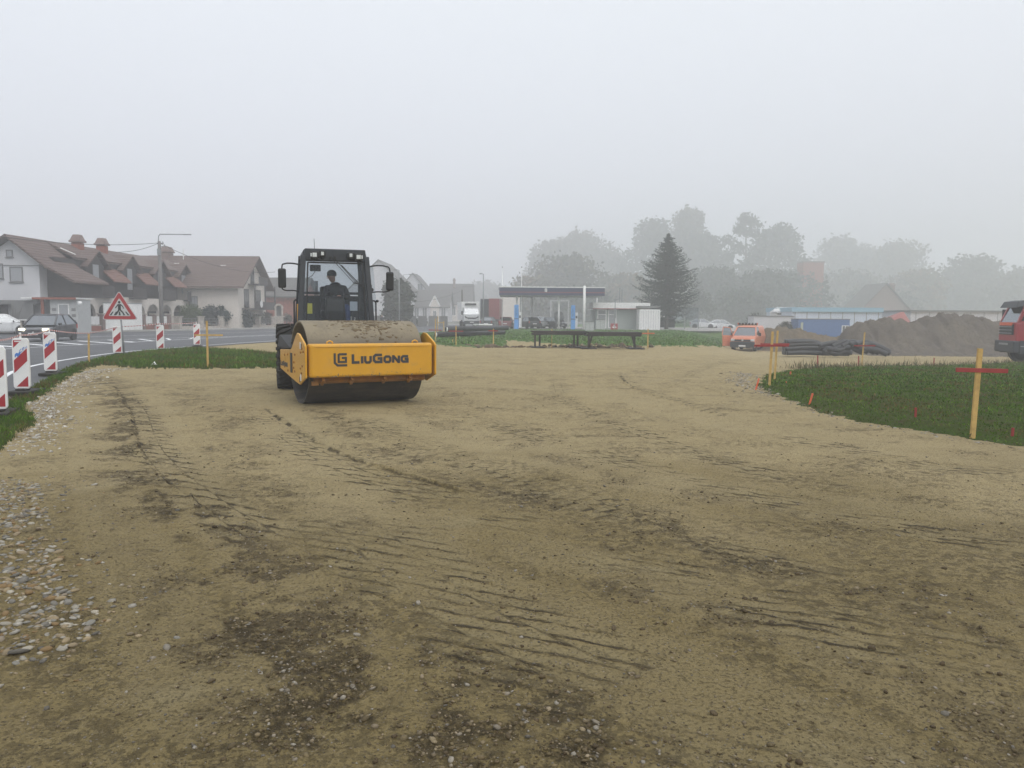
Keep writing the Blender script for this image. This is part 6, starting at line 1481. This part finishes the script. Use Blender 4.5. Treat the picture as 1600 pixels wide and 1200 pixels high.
for s in (-1, 1):
    for y in (.8, 4.6): wheel(t, s*1.0, y, .48, .28)
# ------------------------------------------------------------------ filling station
Y = 95.0; s = Y/F
xl, xr = atY(780, 455, Y).x, atY(945, 455, Y).x; zt, zb = atY(860, 449.5, Y).z, atY(860, 461.5, Y).z
t = empty('filling_station', ((xl+xr)/2, Y, .02), 0, 'filling station canopy on white columns, navy fascia with a thin red line', 'filling station')
w = xr-xl; zt -= .02; zb -= .02
MB().box((0,4.5,(zt+zb)/2),(w,9,zt-zb)).build('canopy', M['navy'], t, bevel=.03); MB().box((0,4.5,zt+.06),(w+.1,9.1,.12)).build('roof_edge', M['white'], t); MB().box((0,-.012,zb+.36),(w,.02,.09)).build('red_line', M['redcar'], t); MB().box((0,4.5,zb-.03),(w-.2,8.8,.06)).build('soffit', M['steel'], t)
e_ = atY(853, 452, Y).x-(xl+xr)/2; MB().box((e_,-.03,zt-.3),(.28,.04,.42)).build('emblem', M['white'], t); MB().box((e_,-.055,zt-.3),(.06,.02,.3)).build('emblem_stroke', M['navy'], t)
for k in range(12): MB().box((-w/2+.7+k*(w-1.4)/11,1.2,zb-.075),(.25,.9,.03)).build('soffit_lamp', M['lens'], t)
for px, yy, r_ in ((807.5,1.2,.13),(873,1.0,.12),(912.5,-.3,.16),(831,7.5,.12),(932,8.0,.12)):
    x = atY(px, 500, Y+yy).x-(xl+xr)/2; MB().cyl((x,yy,0),(x,yy,zb if px != 912.5 else zt+.25),r_,n=12).build('column', M['white'], t, smooth=True)
for px, lab in ((807,'left sky blue pump pillar below the canopy'), (895.5,'right sky blue pump pillar below the canopy')):
    x = atY(px, 500, Y+.4); q = empty('fuel_pump', (x.x, Y+.6, .02), R(-6), lab, 'fuel pump', 'sky blue fuel pumps')
    MB().box((0,0,.62),(.52,.62,1.22)).build('pump_body', M['skyblue'], q, bevel=.03); MB().box((0,0,2.1),(.50,.6,1.65)).build('upper_pillar', M['skyblue'], q, bevel=.06); MB().box((0,0,1.24),(.56,.66,.07)).build('band', M['navy'], q)
    for k in range(5): 
        m = MB(); tf = lambda a, z, y: (a, -.303-y, z); ribbon(m, [(-.09,1.55+k*.2),(-.09,1.68+k*.2),(.09,1.68+k*.2),(.09,1.55+k*.2)][:4 if k % 2 else 3], .035, 0, .004, tf=tf); m.build('pillar_mark', M['navy'], q)
    MB().box((.42,.2,1.1),(.28,.4,1.9)).build('dispenser', M['white'], q, bevel=.03); MB().box((.42,-.01,1.5),(.2,.02,.3)).build('display', M['black'], q)
# kiosk
Y2 = 99.0; x0, x1 = atY(931, 500, Y2).x, atY(1000, 500, Y2).x; zk = atY(960, 472.5, Y2).z
t = empty('station_kiosk', (x0, Y2, 0), 0, 'low white station shop with red line under its flat roof and tall windows', 'shop building'); w = x1-x0
MB().box((w/2,3,(zk-.9)/2),(w,6,zk-.9)).build('wall', pbr('grey_green_panel', (.33,.37,.35), .7), t); MB().box((w/2+.3,2.6,zk-.45),(w+1.6,7,.8)).build('fascia', M['white'], t, bevel=.03); MB().box((w/2+.3,-.92,zk-.80),(w+1.6,.03,.10)).build('red_line', M['redcar'], t)
f = wall_frame((0,-.01,0),(1,0,0),(0,-1,0)); window(t, f, .75, .15, 1.15, 2.35, 'white', 'curtain', 0, False, t=.12); window(t, f, 2.05, .15, 1.05, 2.35, 'white', 'curtain', 0, False, t=.12)
for a in (.75, 2.05): MB().box((a,-.06,1.85),(1.1,.03,.09)).build('transom', M['white'], t)
for px, hh in ((968.5,5.2),(972,5.0)): x = atY(px, 500, Y2).x-x0; MB().cyl((x,.5,2),(x,.5,hh),.06,n=8).build('flue', M['steel'], t)
x2, x3 = atY(999, 500, 96).x, atY(1031.5, 500, 96).x
t = empty('storage_container', ((x2+x3)/2, 96, 0), 0, 'plain white storage container at the foot of the spruce', 'container'); MB().box((0,1.2,1.25),(x3-x2,2.4,2.5)).build('shell', M['white'], t, bevel=.03)
for k in range(8): MB().box((-(x3-x2)/2+.2+k*.3,-.01,1.25),(.05,.03,2.3)).build('rib', M['plaster_white'], t)
MB().box((-.2,1.2,2.8),(x3-x2-.2,2.2,.25)).build('top_strip', M['fencebar'], t)
for px, pt, wpx, Yc, lab in ((921.5,503,13,86,'front pale grey cabinet touching the right steel table'), (938,499.5,14,92,'grey switch cabinet before the shop windows')):
    a = atY(px, 517, Yc); hz2 = atY(px, pt, Yc).z; t = empty('cabinet', (a.x, Yc, 0), 0, lab, 'cabinet'); wd = wpx*Yc/F
    MB().box((0,.3,hz2/2),(wd,.6,hz2)).build('housing', M['hut'], t, bevel=.02); MB().box((0,-.012,hz2/2),(.02,.02,hz2*.85)).build('door_gap', M['fencebar'], t); MB().box((0,.3,hz2+.03),(wd*1.08,.7,.06)).build('lid', M['fencebar'], t)
a = atY(959.5, 515, 94); t = empty('advert_board', (a.x, 94, 0), 0, 'small red and white board on the grass before the shop', 'sign'); MB().box((0,0,.42),(.85,.08,.75)).build('board', M['signred'], t, bevel=.02); MB().box((0,-.045,.35),(.55,.01,.12)).build('white_bar', M['white'], t); MB().box((0,-.06,.42),(.14,.01,.4)).build('white_post', M['white'], t)
a = atY(960.5, 515, 93); t = empty('sign_post', (a.x, 93, 0), 0, 'thin grey post standing in front of the shop windows', 'post'); MB().cyl((0,0,0),(0,0,3.3),.05,n=8).build('post', M['steel'], t); MB().box((0,-.06,1.9),(.25,.03,.9)).build('panel', M['steel'], t)
a = atY(873, 503, 98); t = empty('gas_tank', (a.x, 98, .8), 0, 'round pale grey tank behind the middle canopy column', 'tank'); MB().lathe([(.1,-.6),(.45,-.52),(.6,-.3),(.6,.3),(.45,.52),(.1,.6)], (0,0,.75), 'x', 18).build('tank', M['steel'], t, smooth=True)
for x in (-.3,.3): MB().box((x,0,-.35),(.1,.5,1.0)).build('leg', M['fencebar'], t)
a = atY(873.5, 510, 112); t = empty('portal_frame', (a.x, 112, 0), 0, 'pale rectangular portal frame in the dark hedge behind the canopy', 'frame'); MB().box((-1.2,0,1.85),(.18,.3,3.7)).build('post', M['hut'], t); MB().box((1.3,0,1.85),(.18,.3,3.7)).build('post', M['hut'], t); MB().box((.05,0,3.78),(2.7,.3,.16)).build('lintel', M['hut'], t)
a = atY(1073, 510, 108); t = empty('glass_shelter', (a.x, 108, 0), 0, 'faint glazed bus shelter right of the spruce', 'shelter'); 
for x in (-2.6,-.3,1.6): MB().box((x,0,1.6),(.12,.12,3.2)).build('post', M['steel'], t)
MB().box((-.5,.6,3.2),(4.4,1.6,.12)).build('roof', M['steel'], t); MB().box((-1.45,0,1.6),(2.2,.03,2.6)).build('pane', M['glass'], t); MB().box((.65,0,1.6),(1.8,.03,2.6)).build('pane', M['glass'], t)
a = atY(1042, 510, 105); t = empty('waste_bin', (a.x, 105, 0), 0, 'dark waste container at the trunk of the spruce', 'bin'); MB().box((0,0,.8),(1.9,1,1.2),taper=1.05).build('body', M['cabgrey'], t, bevel=.04); MB().box((0,0,1.48),(2.05,1.1,.12)).build('lid', M['black'], t, bevel=.03)
# ------------------------------------------------------------------ steel tables on the soil strip
def trestle(xa, xb, ytop, ybase, label, splay, Yd):
    a = ground(xa, ybase); Y_ = Yd; A = atY(xa, ytop, Y_); B = atY(xb, ytop+ (2 if splay else 1), Y_); gz = float(Hm(A.x, Y_))
    t = empty('steel_table', ((A.x+B.x)/2, Y_, gz), R(3), label, 'steel table', 'rusty steel tables on the soil strip'); L_ = B.x-A.x; h = (A.z+B.z)/2-gz
    MB().box((0,.55,h-.035),(L_,1.35,.07)).build('plate', M['rust'], t); MB().box((0,-.1,h-.13),(L_*.98,.06,.12)).build('front_beam', M['rust'], t)
    for sx_ in (-1, 1):
        xc = sx_*L_*(.36 if not splay else .40) - (.05 if splay else .1)
        for dx, yy in ((-.16,0),(.16,.95)):
            tp = (xc+dx*(1 if not splay else 1), yy, h-.18); bt_ = (xc+dx*(1 if not splay else .3)+(.12*sx_ if splay else 0), yy, -.05); MB().beam(tp, bt_, .09, .09, up=(0,1,0)).build('leg', M['rust'], t)
        MB().box((xc+(.12*sx_ if splay else 0),.5,.03),(.7,1.3,.06)).build('foot_plate', M['rust'], t); MB().box((xc,.45,h-.16),(.55,1.1,.10)).build('cross_beam', M['rust'], t)
trestle(832, 917, 516.8, 545, 'left rusty steel table, thin plate with upright legs', False, 40.5)
trestle(918, 1003, 518, 546, 'right rusty steel table with slanting legs', True, 39.5)
def lumps(name, pts, n, s0, label, cat, cols, spread=(.5,.25)):
    k = rng.integers(0, len(pts), n); P = np.array(pts)[k]; q = P[:, :2] + rng.normal(0, 1, (n, 2))*np.array(spread); sz = rng.gamma(2, s0, n)+.01
    o, _, _, _ = stones(name, q, sz, M['stone'], I1, cols=cols, flat=.7, z=Hm(q[:, 0], q[:, 1])+.0, bury=.2); tag(o, label, cat, kind='stuff')
SC = [(.13,.095,.055),(.17,.125,.075),(.10,.075,.045)]
lumps('soil_lumps', [tuple(ground(x, y)) for x, y in ((880,542),(890,541),(905,543),(925,543),(940,541),(955,542),(830,543),(800,543),(770,543),(745,541),(986,543))], 420, .028, 'brown loose soil lumps along the strip under the steel tables', 'soil', SC)
# low bank of brown soil left of the tables
# ------------------------------------------------------------------ black pipes
def pipe_line(t, pts, r, n=10, name='pipe'):
    P = smooth_line(pts, 10); m = MB(); prev = None
    return m.tube(P, r, n).build(name, M['pipe'], t, smooth=True)
Yp = 50.5; gp = ground(1300, 556); gz = float(Hm(gp.x, Yp)); a0 = atY(1228, 550, Yp).x
t = empty('pipe_stack', (a0, Yp, gz), 0, 'heap of long black corrugated pipes lying behind the lawn stakes', 'pipes'); sc = Yp/F
def pp(px, py, y): q = atY(px, py, Yp); return (q.x-a0, y, q.z-gz)
r = .17
for row, (yy) in enumerate((551, 545, 539.5, 534.5)):
    for k in range(3):
        dx = random.uniform(-1.5,1.5); rise = random.uniform(-1,1)
        if row < 3: pts = [pp(1228+dx,yy,k*.36),pp(1256+dx,yy-1+rise,k*.36),pp(1284+dx,yy+rise,k*.36-.1),pp(1300+dx,min(551.5,yy+5),k*.36-.2),pp(1322+dx*2,min(552,yy+9),k*.36-.2)]
        else: pts = [pp(1231+dx,yy,k*.36),pp(1260,yy-.8,k*.36),pp(1276,yy+1,k*.36),pp(1292,yy+9,k*.36)]
        pipe_line(t, pts, r)
for k, (x0_, y0_, xm_, ym_, x1_, y1_) in enumerate(((1278,540,1305,535.5,1345,551),(1297,541,1318,533.5,1352,550),(1300,545,1325,535,1362,550.5),(1310,541,1330,534,1368,551),(1322,538,1344,535,1376,550.5),(1330,537,1352,535,1384,549),(1340,539,1358,538,1384,552),(1280,548,1300,552,1325,550),(1282,544,1305,547,1322,543),(1335,545,1356,545,1378,553))):
    pipe_line(t, [pp(x0_,y0_,-.3-.08*k),pp((x0_+xm_)/2,(y0_+ym_)/2-.8,-.25-.05*k),pp(xm_,ym_,-.2-.05*k),pp((xm_+x1_)/2,(ym_+y1_)/2-1.5,-.2-.04*k),pp(x1_,y1_,-.3-.04*k)], r)
a = ground(682, 529); b = ground(775, 524.5)
t = empty('pipe_bundle', (a.x, a.y, .05), 0, 'black pipes with white ends lying on the grass right of the roller', 'pipes')
for k in range(4):
    z_ = .22+(.0 if k < 3 else .38); dy = (k % 3)*.42
    p0 = Vector((.25*k, dy, z_)); p1 = Vector(((b.x-a.x)+.3*k, (b.y-a.y)+dy, z_)); o = MB().tube([p0, p0.lerp(p1, .5), p1], .2, 12).build('pipe', M['pipe'], t, smooth=True)
    MB().cyl(p0+Vector((-.04,-.02,0)), p0+Vector((.01,0,0)), .15, n=12).build('pipe_end', M['white'], o)
a = ground(756, 521.5); t = empty('packing_stack', (a.x, a.y, .1), R(20), 'small stack of white packing and pallets on the far grass', 'packing')
for k in range(4): MB().box((.1*(-1)**k,0,.12+k*.2),(1.5,.9,.12),rz=.1*k).build('layer', M['white'], t, bevel=.01); MB().box((0,0,.02+k*.2),(1.3,.7,.06)).build('batten', M['cabgrey'], t)
# ------------------------------------------------------------------ soil heaps
def heap(name, x0, x1, y0, y1, hf, label, mat, nx=150, ny=70, group=None):
    xs = np.linspace(x0, x1, nx); yy = np.linspace(y0, y1, ny); A, B = np.meshgrid(xs, yy); h = hf(A, B)
    ex = sm(x0, x0+1.5, A)*sm(x1, x1-1.5, A)*sm(y0, y0+1.6, B)*sm(y1, y1-1.5, B)
    z = Hm(A, B) + np.maximum(-.15, h*ex + ex*(.20*fbm(A*1.3, B*1.3, 110, 5) + .10*np.abs(fbm(A*3.5, B*3.5, 120, 4))) - .06)
    idx = np.arange(nx*ny).reshape(ny, nx); q = np.stack([idx[:-1,:-1], idx[:-1,1:], idx[1:,1:], idx[1:,:-1]], -1).reshape(-1, 4)
    o = np_mesh(name, np.stack([A.ravel(), B.ravel(), z.ravel()], -1), q, mat); tag(o, label, 'soil heap', group); return o
M['heap'] = soil_material('dark_excavated_soil', (.12,.104,.088), (.15,.13,.105), (.085,.072,.058)); M['heap2'] = soil_material('brown_excavated_soil', (.15,.118,.08), (.12,.1,.072), (.19,.155,.11))
def gz_(px, py, Y): p = atY(px, py, Y); return p.x, p.z
def peaks(lst, Y):
    L_ = [(*gz_(px, py, Y), w) for px, py, w in lst]
    def f(A, B):
        h = 0
        for cx, zc, w in L_:
            hh = zc+1.0; h = np.maximum(h, hh*np.exp(-((A-cx)/w)**2*.9)*np.exp(-((B-Y)/2.6)**2)*1.03)
        return h
    return f
heap('soil_heap', 24.2, 44, 53, 67, peaks([(1342,505,1.4),(1362,501,1.3),(1385,497,1.6),(1405,500,1.6),(1425,502,1.6),(1452,495,1.7),(1474,489.5,1.5),(1490,494,1.5),(1510,491.5,1.7),(1532,497,1.8),(1555,503,2),(1590,510,2)], 60), 'big dark soil heap with several humps at right', M['heap'], 220, 90)
heap('soil_heap', 19.5, 30, 60, 72, peaks([(1202,513,1.2),(1222,510.5,1.3),(1242,513,1.3),(1262,519,1.5),(1285,524,1.6),(1310,526,1.6)], 66), 'lower brown soil heap between orange van and blue container', M['heap2'], 120, 60)
lumps('heap_stones', [(x, 56.0+random.uniform(-.5,1.5), 0) for x in np.linspace(26, 42, 40)], 300, .03, 'pale stones and clods at the foot of the big soil heap', 'stones', [(.2,.17,.13),(.13,.1,.07),(.3,.27,.22)], (.4,.4))
# ------------------------------------------------------------------ buildings on the right
def quick(px0, px1, pyt, Y, d, label, name, cat, wm, zg=None):
    x0_, x1_ = atY(px0, 500, Y).x, atY(px1, 500, Y).x; zg = float(Hm((x0_+x1_)/2, Y))-.1 if zg is None else zg; zt_ = atY((px0+px1)/2, pyt, Y).z
    t = empty(name, ((x0_+x1_)/2, Y, zg), 0, label, cat); w_ = x1_-x0_; h_ = zt_-zg; MB().box((0,d/2,h_/2),(w_,d,h_)).build('wall', M[wm], t); return t, w_, h_
t, w_, h_ = quick(1237, 1377, 487.5, 100, 10, 'long pale hall with light blue roof band behind the blue container', 'site_hall', 'hall', 'hallwall')
MB().box((0,4.9,h_+.28),(w_+.2,10.4,.56)).build('roof_band', M['paleblue'], t)
for k in range(8): MB().box((-w_/2+.4+k*(w_-.8)/7,-.02,h_/2),(.08,.05,h_-.05)).build('panel_joint', M['steel'], t)
t, w_, h_ = quick(1248, 1328, 499, 88, 2.4, 'blue office container with a white window at its right end', 'office_container', 'container', 'bluecont')
f = wall_frame((0,-.005,0),(1,0,0),(0,-1,0)); window(t, f, w_/2-.5, .8, .75, 1.1, 'white', 'winglass', 1, False); m = MB(); slab(m, f, -w_/2+.25, -w_/2+.5, .2, 2.2, 0, .04); m.build('door_strip', pbr('pale_strip', (.35,.38,.3), .6), t); MB().box((0,1.2,h_+.03),(w_+.1,2.5,.08)).build('roof_edge', M['fencebar'], t)
t, w_, h_ = quick(1178, 1240, 494.5, 96, 2.5, 'low white trailer wall left of the pale hall', 'trailer', 'trailer', 'plaster_white'); MB().box((0,1.2,h_+.05),(w_+.1,2.6,.1)).build('roof_edge', M['fencebar'], t)
a = atY(1224, 490, 104); t = empty('lorry', (a.x, 104, -1.0), 0, 'white lorry top with rounded wind deflector over the trailer', 'lorry')
MB().box((.3,1.5,1.7),(2.2,3,3.2)).build('body', M['white'], t, bevel=.05); MB().rings([[(-1.1+.0,0,zz+.0),(1.2,0,zz),(1.2,2.4,zz),(-1.1,2.4,zz)] if i == 0 else [(-.9+i*.25,0+.2*i,zz),(1.2,.1*i,zz),(1.2,2.4,zz),(-.9+i*.25,2.4,zz)] for i, zz in enumerate((3.3,3.6,3.85,4.0))]).build('wind_deflector', M['white'], t, smooth=True); MB().box((.1,-.03,3.1),(1.8,.05,.15)).build('dark_strip', M['cabgrey'], t)
t, w_, h_ = quick(1423, 1566, 487.5, 98, 8, 'long low white building wall behind the big soil heap', 'warehouse', 'warehouse', 'plaster_white'); MB().box((0,4,h_+.1),(w_+.5,8.6,.2)).build('roof_edge', M['fencebar'], t)
for k in range(7): MB().box((-w_/2+.6+k*(w_-1.2)/6,-.02,h_/2),(.06,.05,h_-.05)).build('panel_joint', M['steel'], t)
t, w_, h_ = quick(1252, 1284, 410, 265, 6, 'tall square brick tower faint in the fog', 'brick_tower', 'tower', 'brick'); MB().box((0,2.5,h_+.2),(w_+.5,5.5,.4)).build('parapet', M['brick_grey'], t)
a = atY(1385, 500, 215); t = empty('house', (a.x, 215, -1), 0, 'faint steep gabled house with chimney behind the big soil heap', 'house'); gable_house('x', -9, 8, 0, 12, 3.0, 12.0, 'y', 'brick_grey', 'tiles_grey', t, over=.6); chimney(t, 2, 2, 7, 11.5, 1.2, 'brick_grey')
a = atY(1409, 498, 92); t = empty('market_tent', (a.x, 92, -1), 0, 'pale red tent roof peeking over the soil heap', 'tent'); m = MB(); m.rings([[(-2.0,0,2.1),(1.1,0,2.1),(1.1,3,2.1),(-2.0,3,2.1)],[(.6,1.2,3.4),(.8,1.2,3.4),(.8,1.6,3.4),(.6,1.6,3.4)]]); m.build('tent_roof', pbr('faded_red_canvas', (.30,.10,.09), .8), t)
for x, y in ((-1.9,.1),(1.0,.1),(1.0,2.9),(-1.9,2.9)): MB().box((x,y,1.05),(.07,.07,2.1)).build('pole', M['steel'], t)
# ------------------------------------------------------------------ trees and shrubs
def leaves(cent, rad, n, size, cols, par, name='crown', squash=1.0, droop=0.0):
    "leaf clusters spread through lumps of the crown"
    k = rng.choice(len(cent), n, p=(rad**2.2)/np.sum(rad**2.2)); u = rng.normal(0, 1, (n, 3)); u /= np.linalg.norm(u, axis=1)[:, None]
    r_ = rng.uniform(.25, 1, (n, 1))**.5; c = cent[k] + u*r_*rad[k][:, None]*np.array([1, 1, squash]); c += rng.normal(0, size*.8, (n, 3))
    v = rng.normal(0, 1, (n, 3)); v /= np.linalg.norm(v, axis=1)[:, None]; w_ = np.cross(v, rng.normal(0, 1, (n, 3))); w_ /= np.linalg.norm(w_, axis=1)[:, None]
    s_ = size*rng.uniform(.5, 1.3, (n, 1)); V = np.stack([c-v*s_, c+w_*s_*.55, c+v*s_, c-w_*s_*.55], 1).reshape(-1, 3); Fq = np.arange(4*n).reshape(n, 4)
    cc = np.array(cols); kk = (k*7 + rng.integers(0, 2, n)) % len(cc); C = cc[kk]*rng.uniform(.7, 1.25, (n, 1)); C4 = np.repeat(np.concatenate([C, np.ones((n, 1))], 1)[:, None], 4, 1).reshape(-1, 4)
    return np_mesh(name, V, Fq, M['leaf'], par, {'tint': ('FLOAT_COLOR', C4)}, smooth=False)
def tree(px, pyt, halfw, Y, label, cols, base=None, n=2600, group='trees in the fog', leafy=1.0, kind='round', fork=.0):
    a = atY(px, 500, Y); zg = float(Hm(a.x, Y)); H_ = atY(px, pyt, Y).z-zg; W_ = halfw*Y/F; t = empty('tree', (a.x, Y, zg), random.uniform(0, 6), label, 'tree', group)
    tr = MB().tube([(0,0,-.3),(random.uniform(-.3,.3),0,H_*.3),(random.uniform(-.6,.6),.2,H_*.62),(0,0,H_*.85)], max(.2, H_*.022), 8, .25); base = H_*.10 if base is None else base
    cs, rs = [], []; nl = 34 if kind == 'round' else 26
    for i in range(nl):
        f = (i+.5)/nl; z = base + (H_-base)*f
        if kind == 'round': prof_ = math.sin(PI*min(1, (f*.86+.13)))**.6
        else: prof_ = (.25+.75*min(1, f*1.6)) if f < .75 else (1-f)*3.2+.2
        ang = i*2.4+random.uniform(-.4,.4); rr_ = W_*prof_*random.uniform(.3,.82); R_ = W_*random.uniform(.30,.48)*(1 if kind == 'round' else .75)
        z2 = min(z, H_-R_*.7); c = (rr_*math.cos(ang), rr_*math.sin(ang), z2); cs.append(c); rs.append(R_)
        if i % 4 == 0: tr.tube([(0,0,max(H_*.15, z2-rr_*.9)), (c[0]*.5, c[1]*.5, z2-rr_*.35), c], max(.07, H_*.007), 6, .3)
    cs.append((0,0,H_-W_*.3)); rs.append(W_*.3)
    tr.build('trunk', M['bark'], t, smooth=True)
    leaves(np.array(cs), np.array(rs), int(n*leafy), max(.24, .0029*Y), cols, t, squash=.8 if kind == 'round' else .32)
    return t
DG = [(.03,.045,.028),(.04,.055,.03),(.025,.038,.025)]; OL = [(.06,.06,.03),(.05,.055,.032),(.075,.065,.03)]; AU = [(.13,.075,.03),(.10,.08,.035),(.07,.065,.03)]; YG = [(.10,.11,.035),(.08,.10,.035),(.06,.08,.03)]
TR = [(905,364,46,265,'broad foggy tree behind the middle of the station canopy',OL),(862,378,30,255,'foggy tree rising at the left of the group behind the station',OL),(885,400,44,165,'olive autumn tree just above the station canopy',OL),(832,436,24,150,'orange tinted tree at the left end of the station canopy',AU),
 (948,392,30,270,'faint tree between the canopy trees and the tall park trees',OL),(975,430,40,175,'rounded brownish tree above the station shop',AU),(1018,345,34,240,'tall foggy tree left behind the spruce',DG),(1073,329,28,245,'tallest rounded foggy tree right behind the spruce',OL),(1098,368,32,235,'foggy tree stepping down right of the tallest tree',DG),
 (1212,352,38,225,'dense foggy tree right of the layered pine',DG),(1118,420,36,165,'mid sized dark tree behind the two faint white cars',DG),(1190,425,44,160,'wide dark tree mass above the orange van',DG),(1245,425,40,175,'dark tree left of the brick tower',DG),(1305,372,36,300,'very faint tree above the brick tower',DG),(1345,385,34,310,'very faint low tree right of the brick tower',OL),
 (1398,378,38,280,'broad faint tree behind the steep gabled house',OL),(1330,425,44,230,'faint mid height tree between tower and gabled house',OL),(1432,425,36,210,'faint brownish tree above the white warehouse',AU),(1515,402,44,230,'broad rounded foggy tree above the red lorry',DG),(1565,432,34,220,'foggy tree left of the image edge above the red lorry',OL),(1610,418,40,235,'foggy tree cut off by the right image edge',DG),(1470,440,40,240,'low faint tree row between warehouse and lorry',OL),
 (760,444,26,280,'very faint tree behind the white lorry',OL),(720,452,34,300,'very faint tree over the far low houses',OL),(855,452,36,140,'dark bushy tree mass under the canopy at left',OL),(905,448,40,140,'dark bushy tree mass under the canopy at right',DG),(1155,455,36,140,'low dark tree behind the orange van',DG),(1680,425,50,240,'foggy tree outside to the far right',OL),(1370,455,40,200,'low dark tree at the foot of the gabled house',DG)]
for px, pyt, hw_, Y, lab, cols in TR: tree(px, pyt, hw_*1.42, Y*1.6 if Y > 200 else Y*1.55, lab, cols, n=6500)
tree(1161, 334, 38, 345, 'layered pine with see-through branches above the orange van', DG, base=9, n=2600, kind='pine', group='trees in the fog')
tree(621, 440, 27, 108, 'round dark broadleaf tree before the middle houses', [(.04,.055,.035),(.05,.06,.04)], base=1.2, n=5200)
# spruce
Y = 103; a = atY(1041, 515, Y); H_ = atY(1041, 361, Y).z; t = empty('spruce_tree', (a.x, Y, 0), 0, 'big dark spruce standing by the white storage container', 'tree')
MB().tube([(0,0,-.3),(.05,0,H_*.5),(0,0,H_*.98)], .28, 8, .12).build('trunk', M['bark'], t, smooth=True)
V = []; C = []; nb = 520
for i in range(nb):
    f = (i/nb)**.85; z = 1.4 + (H_-1.75)*f + (random.uniform(-.4,.4) if f < .93 else 0); sl_ = random.uniform(-.12,.16); L_ = float(np.interp(1-f, [0,.08,.25,.45,.7,.85,1], [.1,.75,2.1,3.5,4.25,3.9,2.2]))*random.uniform(.68,1.12); ang = i*2.39996+random.uniform(-.3,.3)
    nn_ = max(8, int(34*L_/3.5))
    for j in range(nn_):
        s_ = (j+.5)/nn_; r_ = L_*s_; zz = z + sl_*r_ - .22*r_*(1-.35*s_) + .26*r_*s_*s_; c = np.array([r_*math.cos(ang), r_*math.sin(ang), zz]); sz_ = .17*(1.15-.5*s_)*(1 if f < .93 else .55)
        for q in range(2):
            d_ = np.array([math.cos(ang+random.uniform(-1.1,1.1)), math.sin(ang+random.uniform(-1.1,1.1)), random.uniform(-.9,.3)]); d_ /= np.linalg.norm(d_); w_ = np.cross(d_, rng.normal(0, 1, 3)); w_ /= np.linalg.norm(w_)+1e-6
            cc = c+rng.normal(0, .05, 3); V += [cc-w_*sz_*.35, cc+d_*sz_*2.1, cc+w_*sz_*.35]
            k_ = random.uniform(.7, 1.3); C += [(.034*k_,.05*k_,.038*k_,1)]*3
np_mesh('crown', np.array(V), np.arange(len(V)).reshape(-1, 3), M['leaf'], t, {'tint': ('FLOAT_COLOR', np.array(C))}, smooth=False)
def bush(px, pyt, pyb, halfw, Y, label, cols, n=1800, sz=.09, cat='bush', yscale=1):
    a = atY(px, 500, Y); zt_ = atY(px, pyt, Y).z; W_ = halfw*Y/F; t = empty('bush', (a.x, Y, 0), 0, label, cat); 
    tr = MB()
    for k in range(4): tr.tube([(0,0,-.1),(random.uniform(-.3,.3)*W_,random.uniform(-.3,.3)*W_,zt_*.6)], .05, 5, .4)
    tr.build('stem', M['bark'], t)
    if cat == 'topiary': cs = np.array([(0,0,zt_-W_)]); rs = np.array([W_]); 
    else:
        cs = []; rs = []
        for k in range(22): x = random.uniform(-.75,.75)*W_; R_ = W_*.36*random.uniform(.8,1.25); top = zt_*(1-.35*abs(x/W_)**1.5)*random.uniform(.55,1); cs.append((x, random.uniform(-.4,.4)*W_, max(R_*.5, top-R_))); rs.append(R_)
        cs = np.array(cs); rs = np.array(rs)
    if cat == 'topiary':
        cs = np.concatenate([cs + rng.normal(0, .03, cs.shape), np.array([(0,0,(zt_-W_)*.8)])]); rs = np.array([W_, W_*.9])
    leaves(cs, rs, n, sz, cols, t, squash=.9)
bush(298, 473, 500, 19, 84, 'round clipped green bush behind the garden wall', [(.07,.10,.03),(.06,.085,.025)], 4200, .08, 'topiary')
bush(338, 471, 500, 23, 86, 'dark blue green conifer bush, left one, before the cream house', [(.025,.04,.035),(.03,.05,.04)], 5200, .12)
bush(371, 475, 500, 21, 88, 'dark blue green conifer bush, right one, before the cream house', [(.025,.04,.035),(.03,.05,.04)], 4800, .12)
bush(393, 483, 500, 14, 91, 'yellow green hedge below the dark balcony', [(.10,.105,.035),(.08,.085,.035)], 1600, .09)
bush(416, 484, 500, 13, 94, 'dull olive hedge between balcony and shrine', [(.075,.08,.035),(.06,.065,.035)], 1500, .09)
bush(448, 486, 500, 10, 100, 'brownish hedge right of the shrine', [(.07,.06,.035),(.05,.05,.03)], 900, .1)
bush(1090, 448, 512, 26, 190, 'pale rounded foggy shrub mass right of the spruce', [(.05,.06,.04)], 1800, .3)
bush(1228, 500, 512, 14, 90, 'low dark shrubs beside the blue container', [(.04,.05,.03)], 900, .1)
bush(1180, 486, 512, 16, 108, 'dark shrub standing left of the white trailer', [(.035,.045,.03)], 1000, .12)
bush(655, 492, 512, 14, 118, 'pale foggy shrub before the middle houses', [(.06,.07,.04)], 900, .12)
a = atY(22, 512, 59); t = empty('bare_shrub', (a.x, 59, 0), 0, 'small leafless shrub before the white garage panel', 'bush'); m = MB()
for k in range(14): an = random.uniform(0, 6.28); q = random.uniform(.3,.8); m.tube([(0,0,0),(q*.4*math.cos(an),q*.4*math.sin(an),1.1),(q*math.cos(an),q*math.sin(an),random.uniform(1.6,2.3))], .02, 5, .4)
m.build('branches', M['bark'], t)
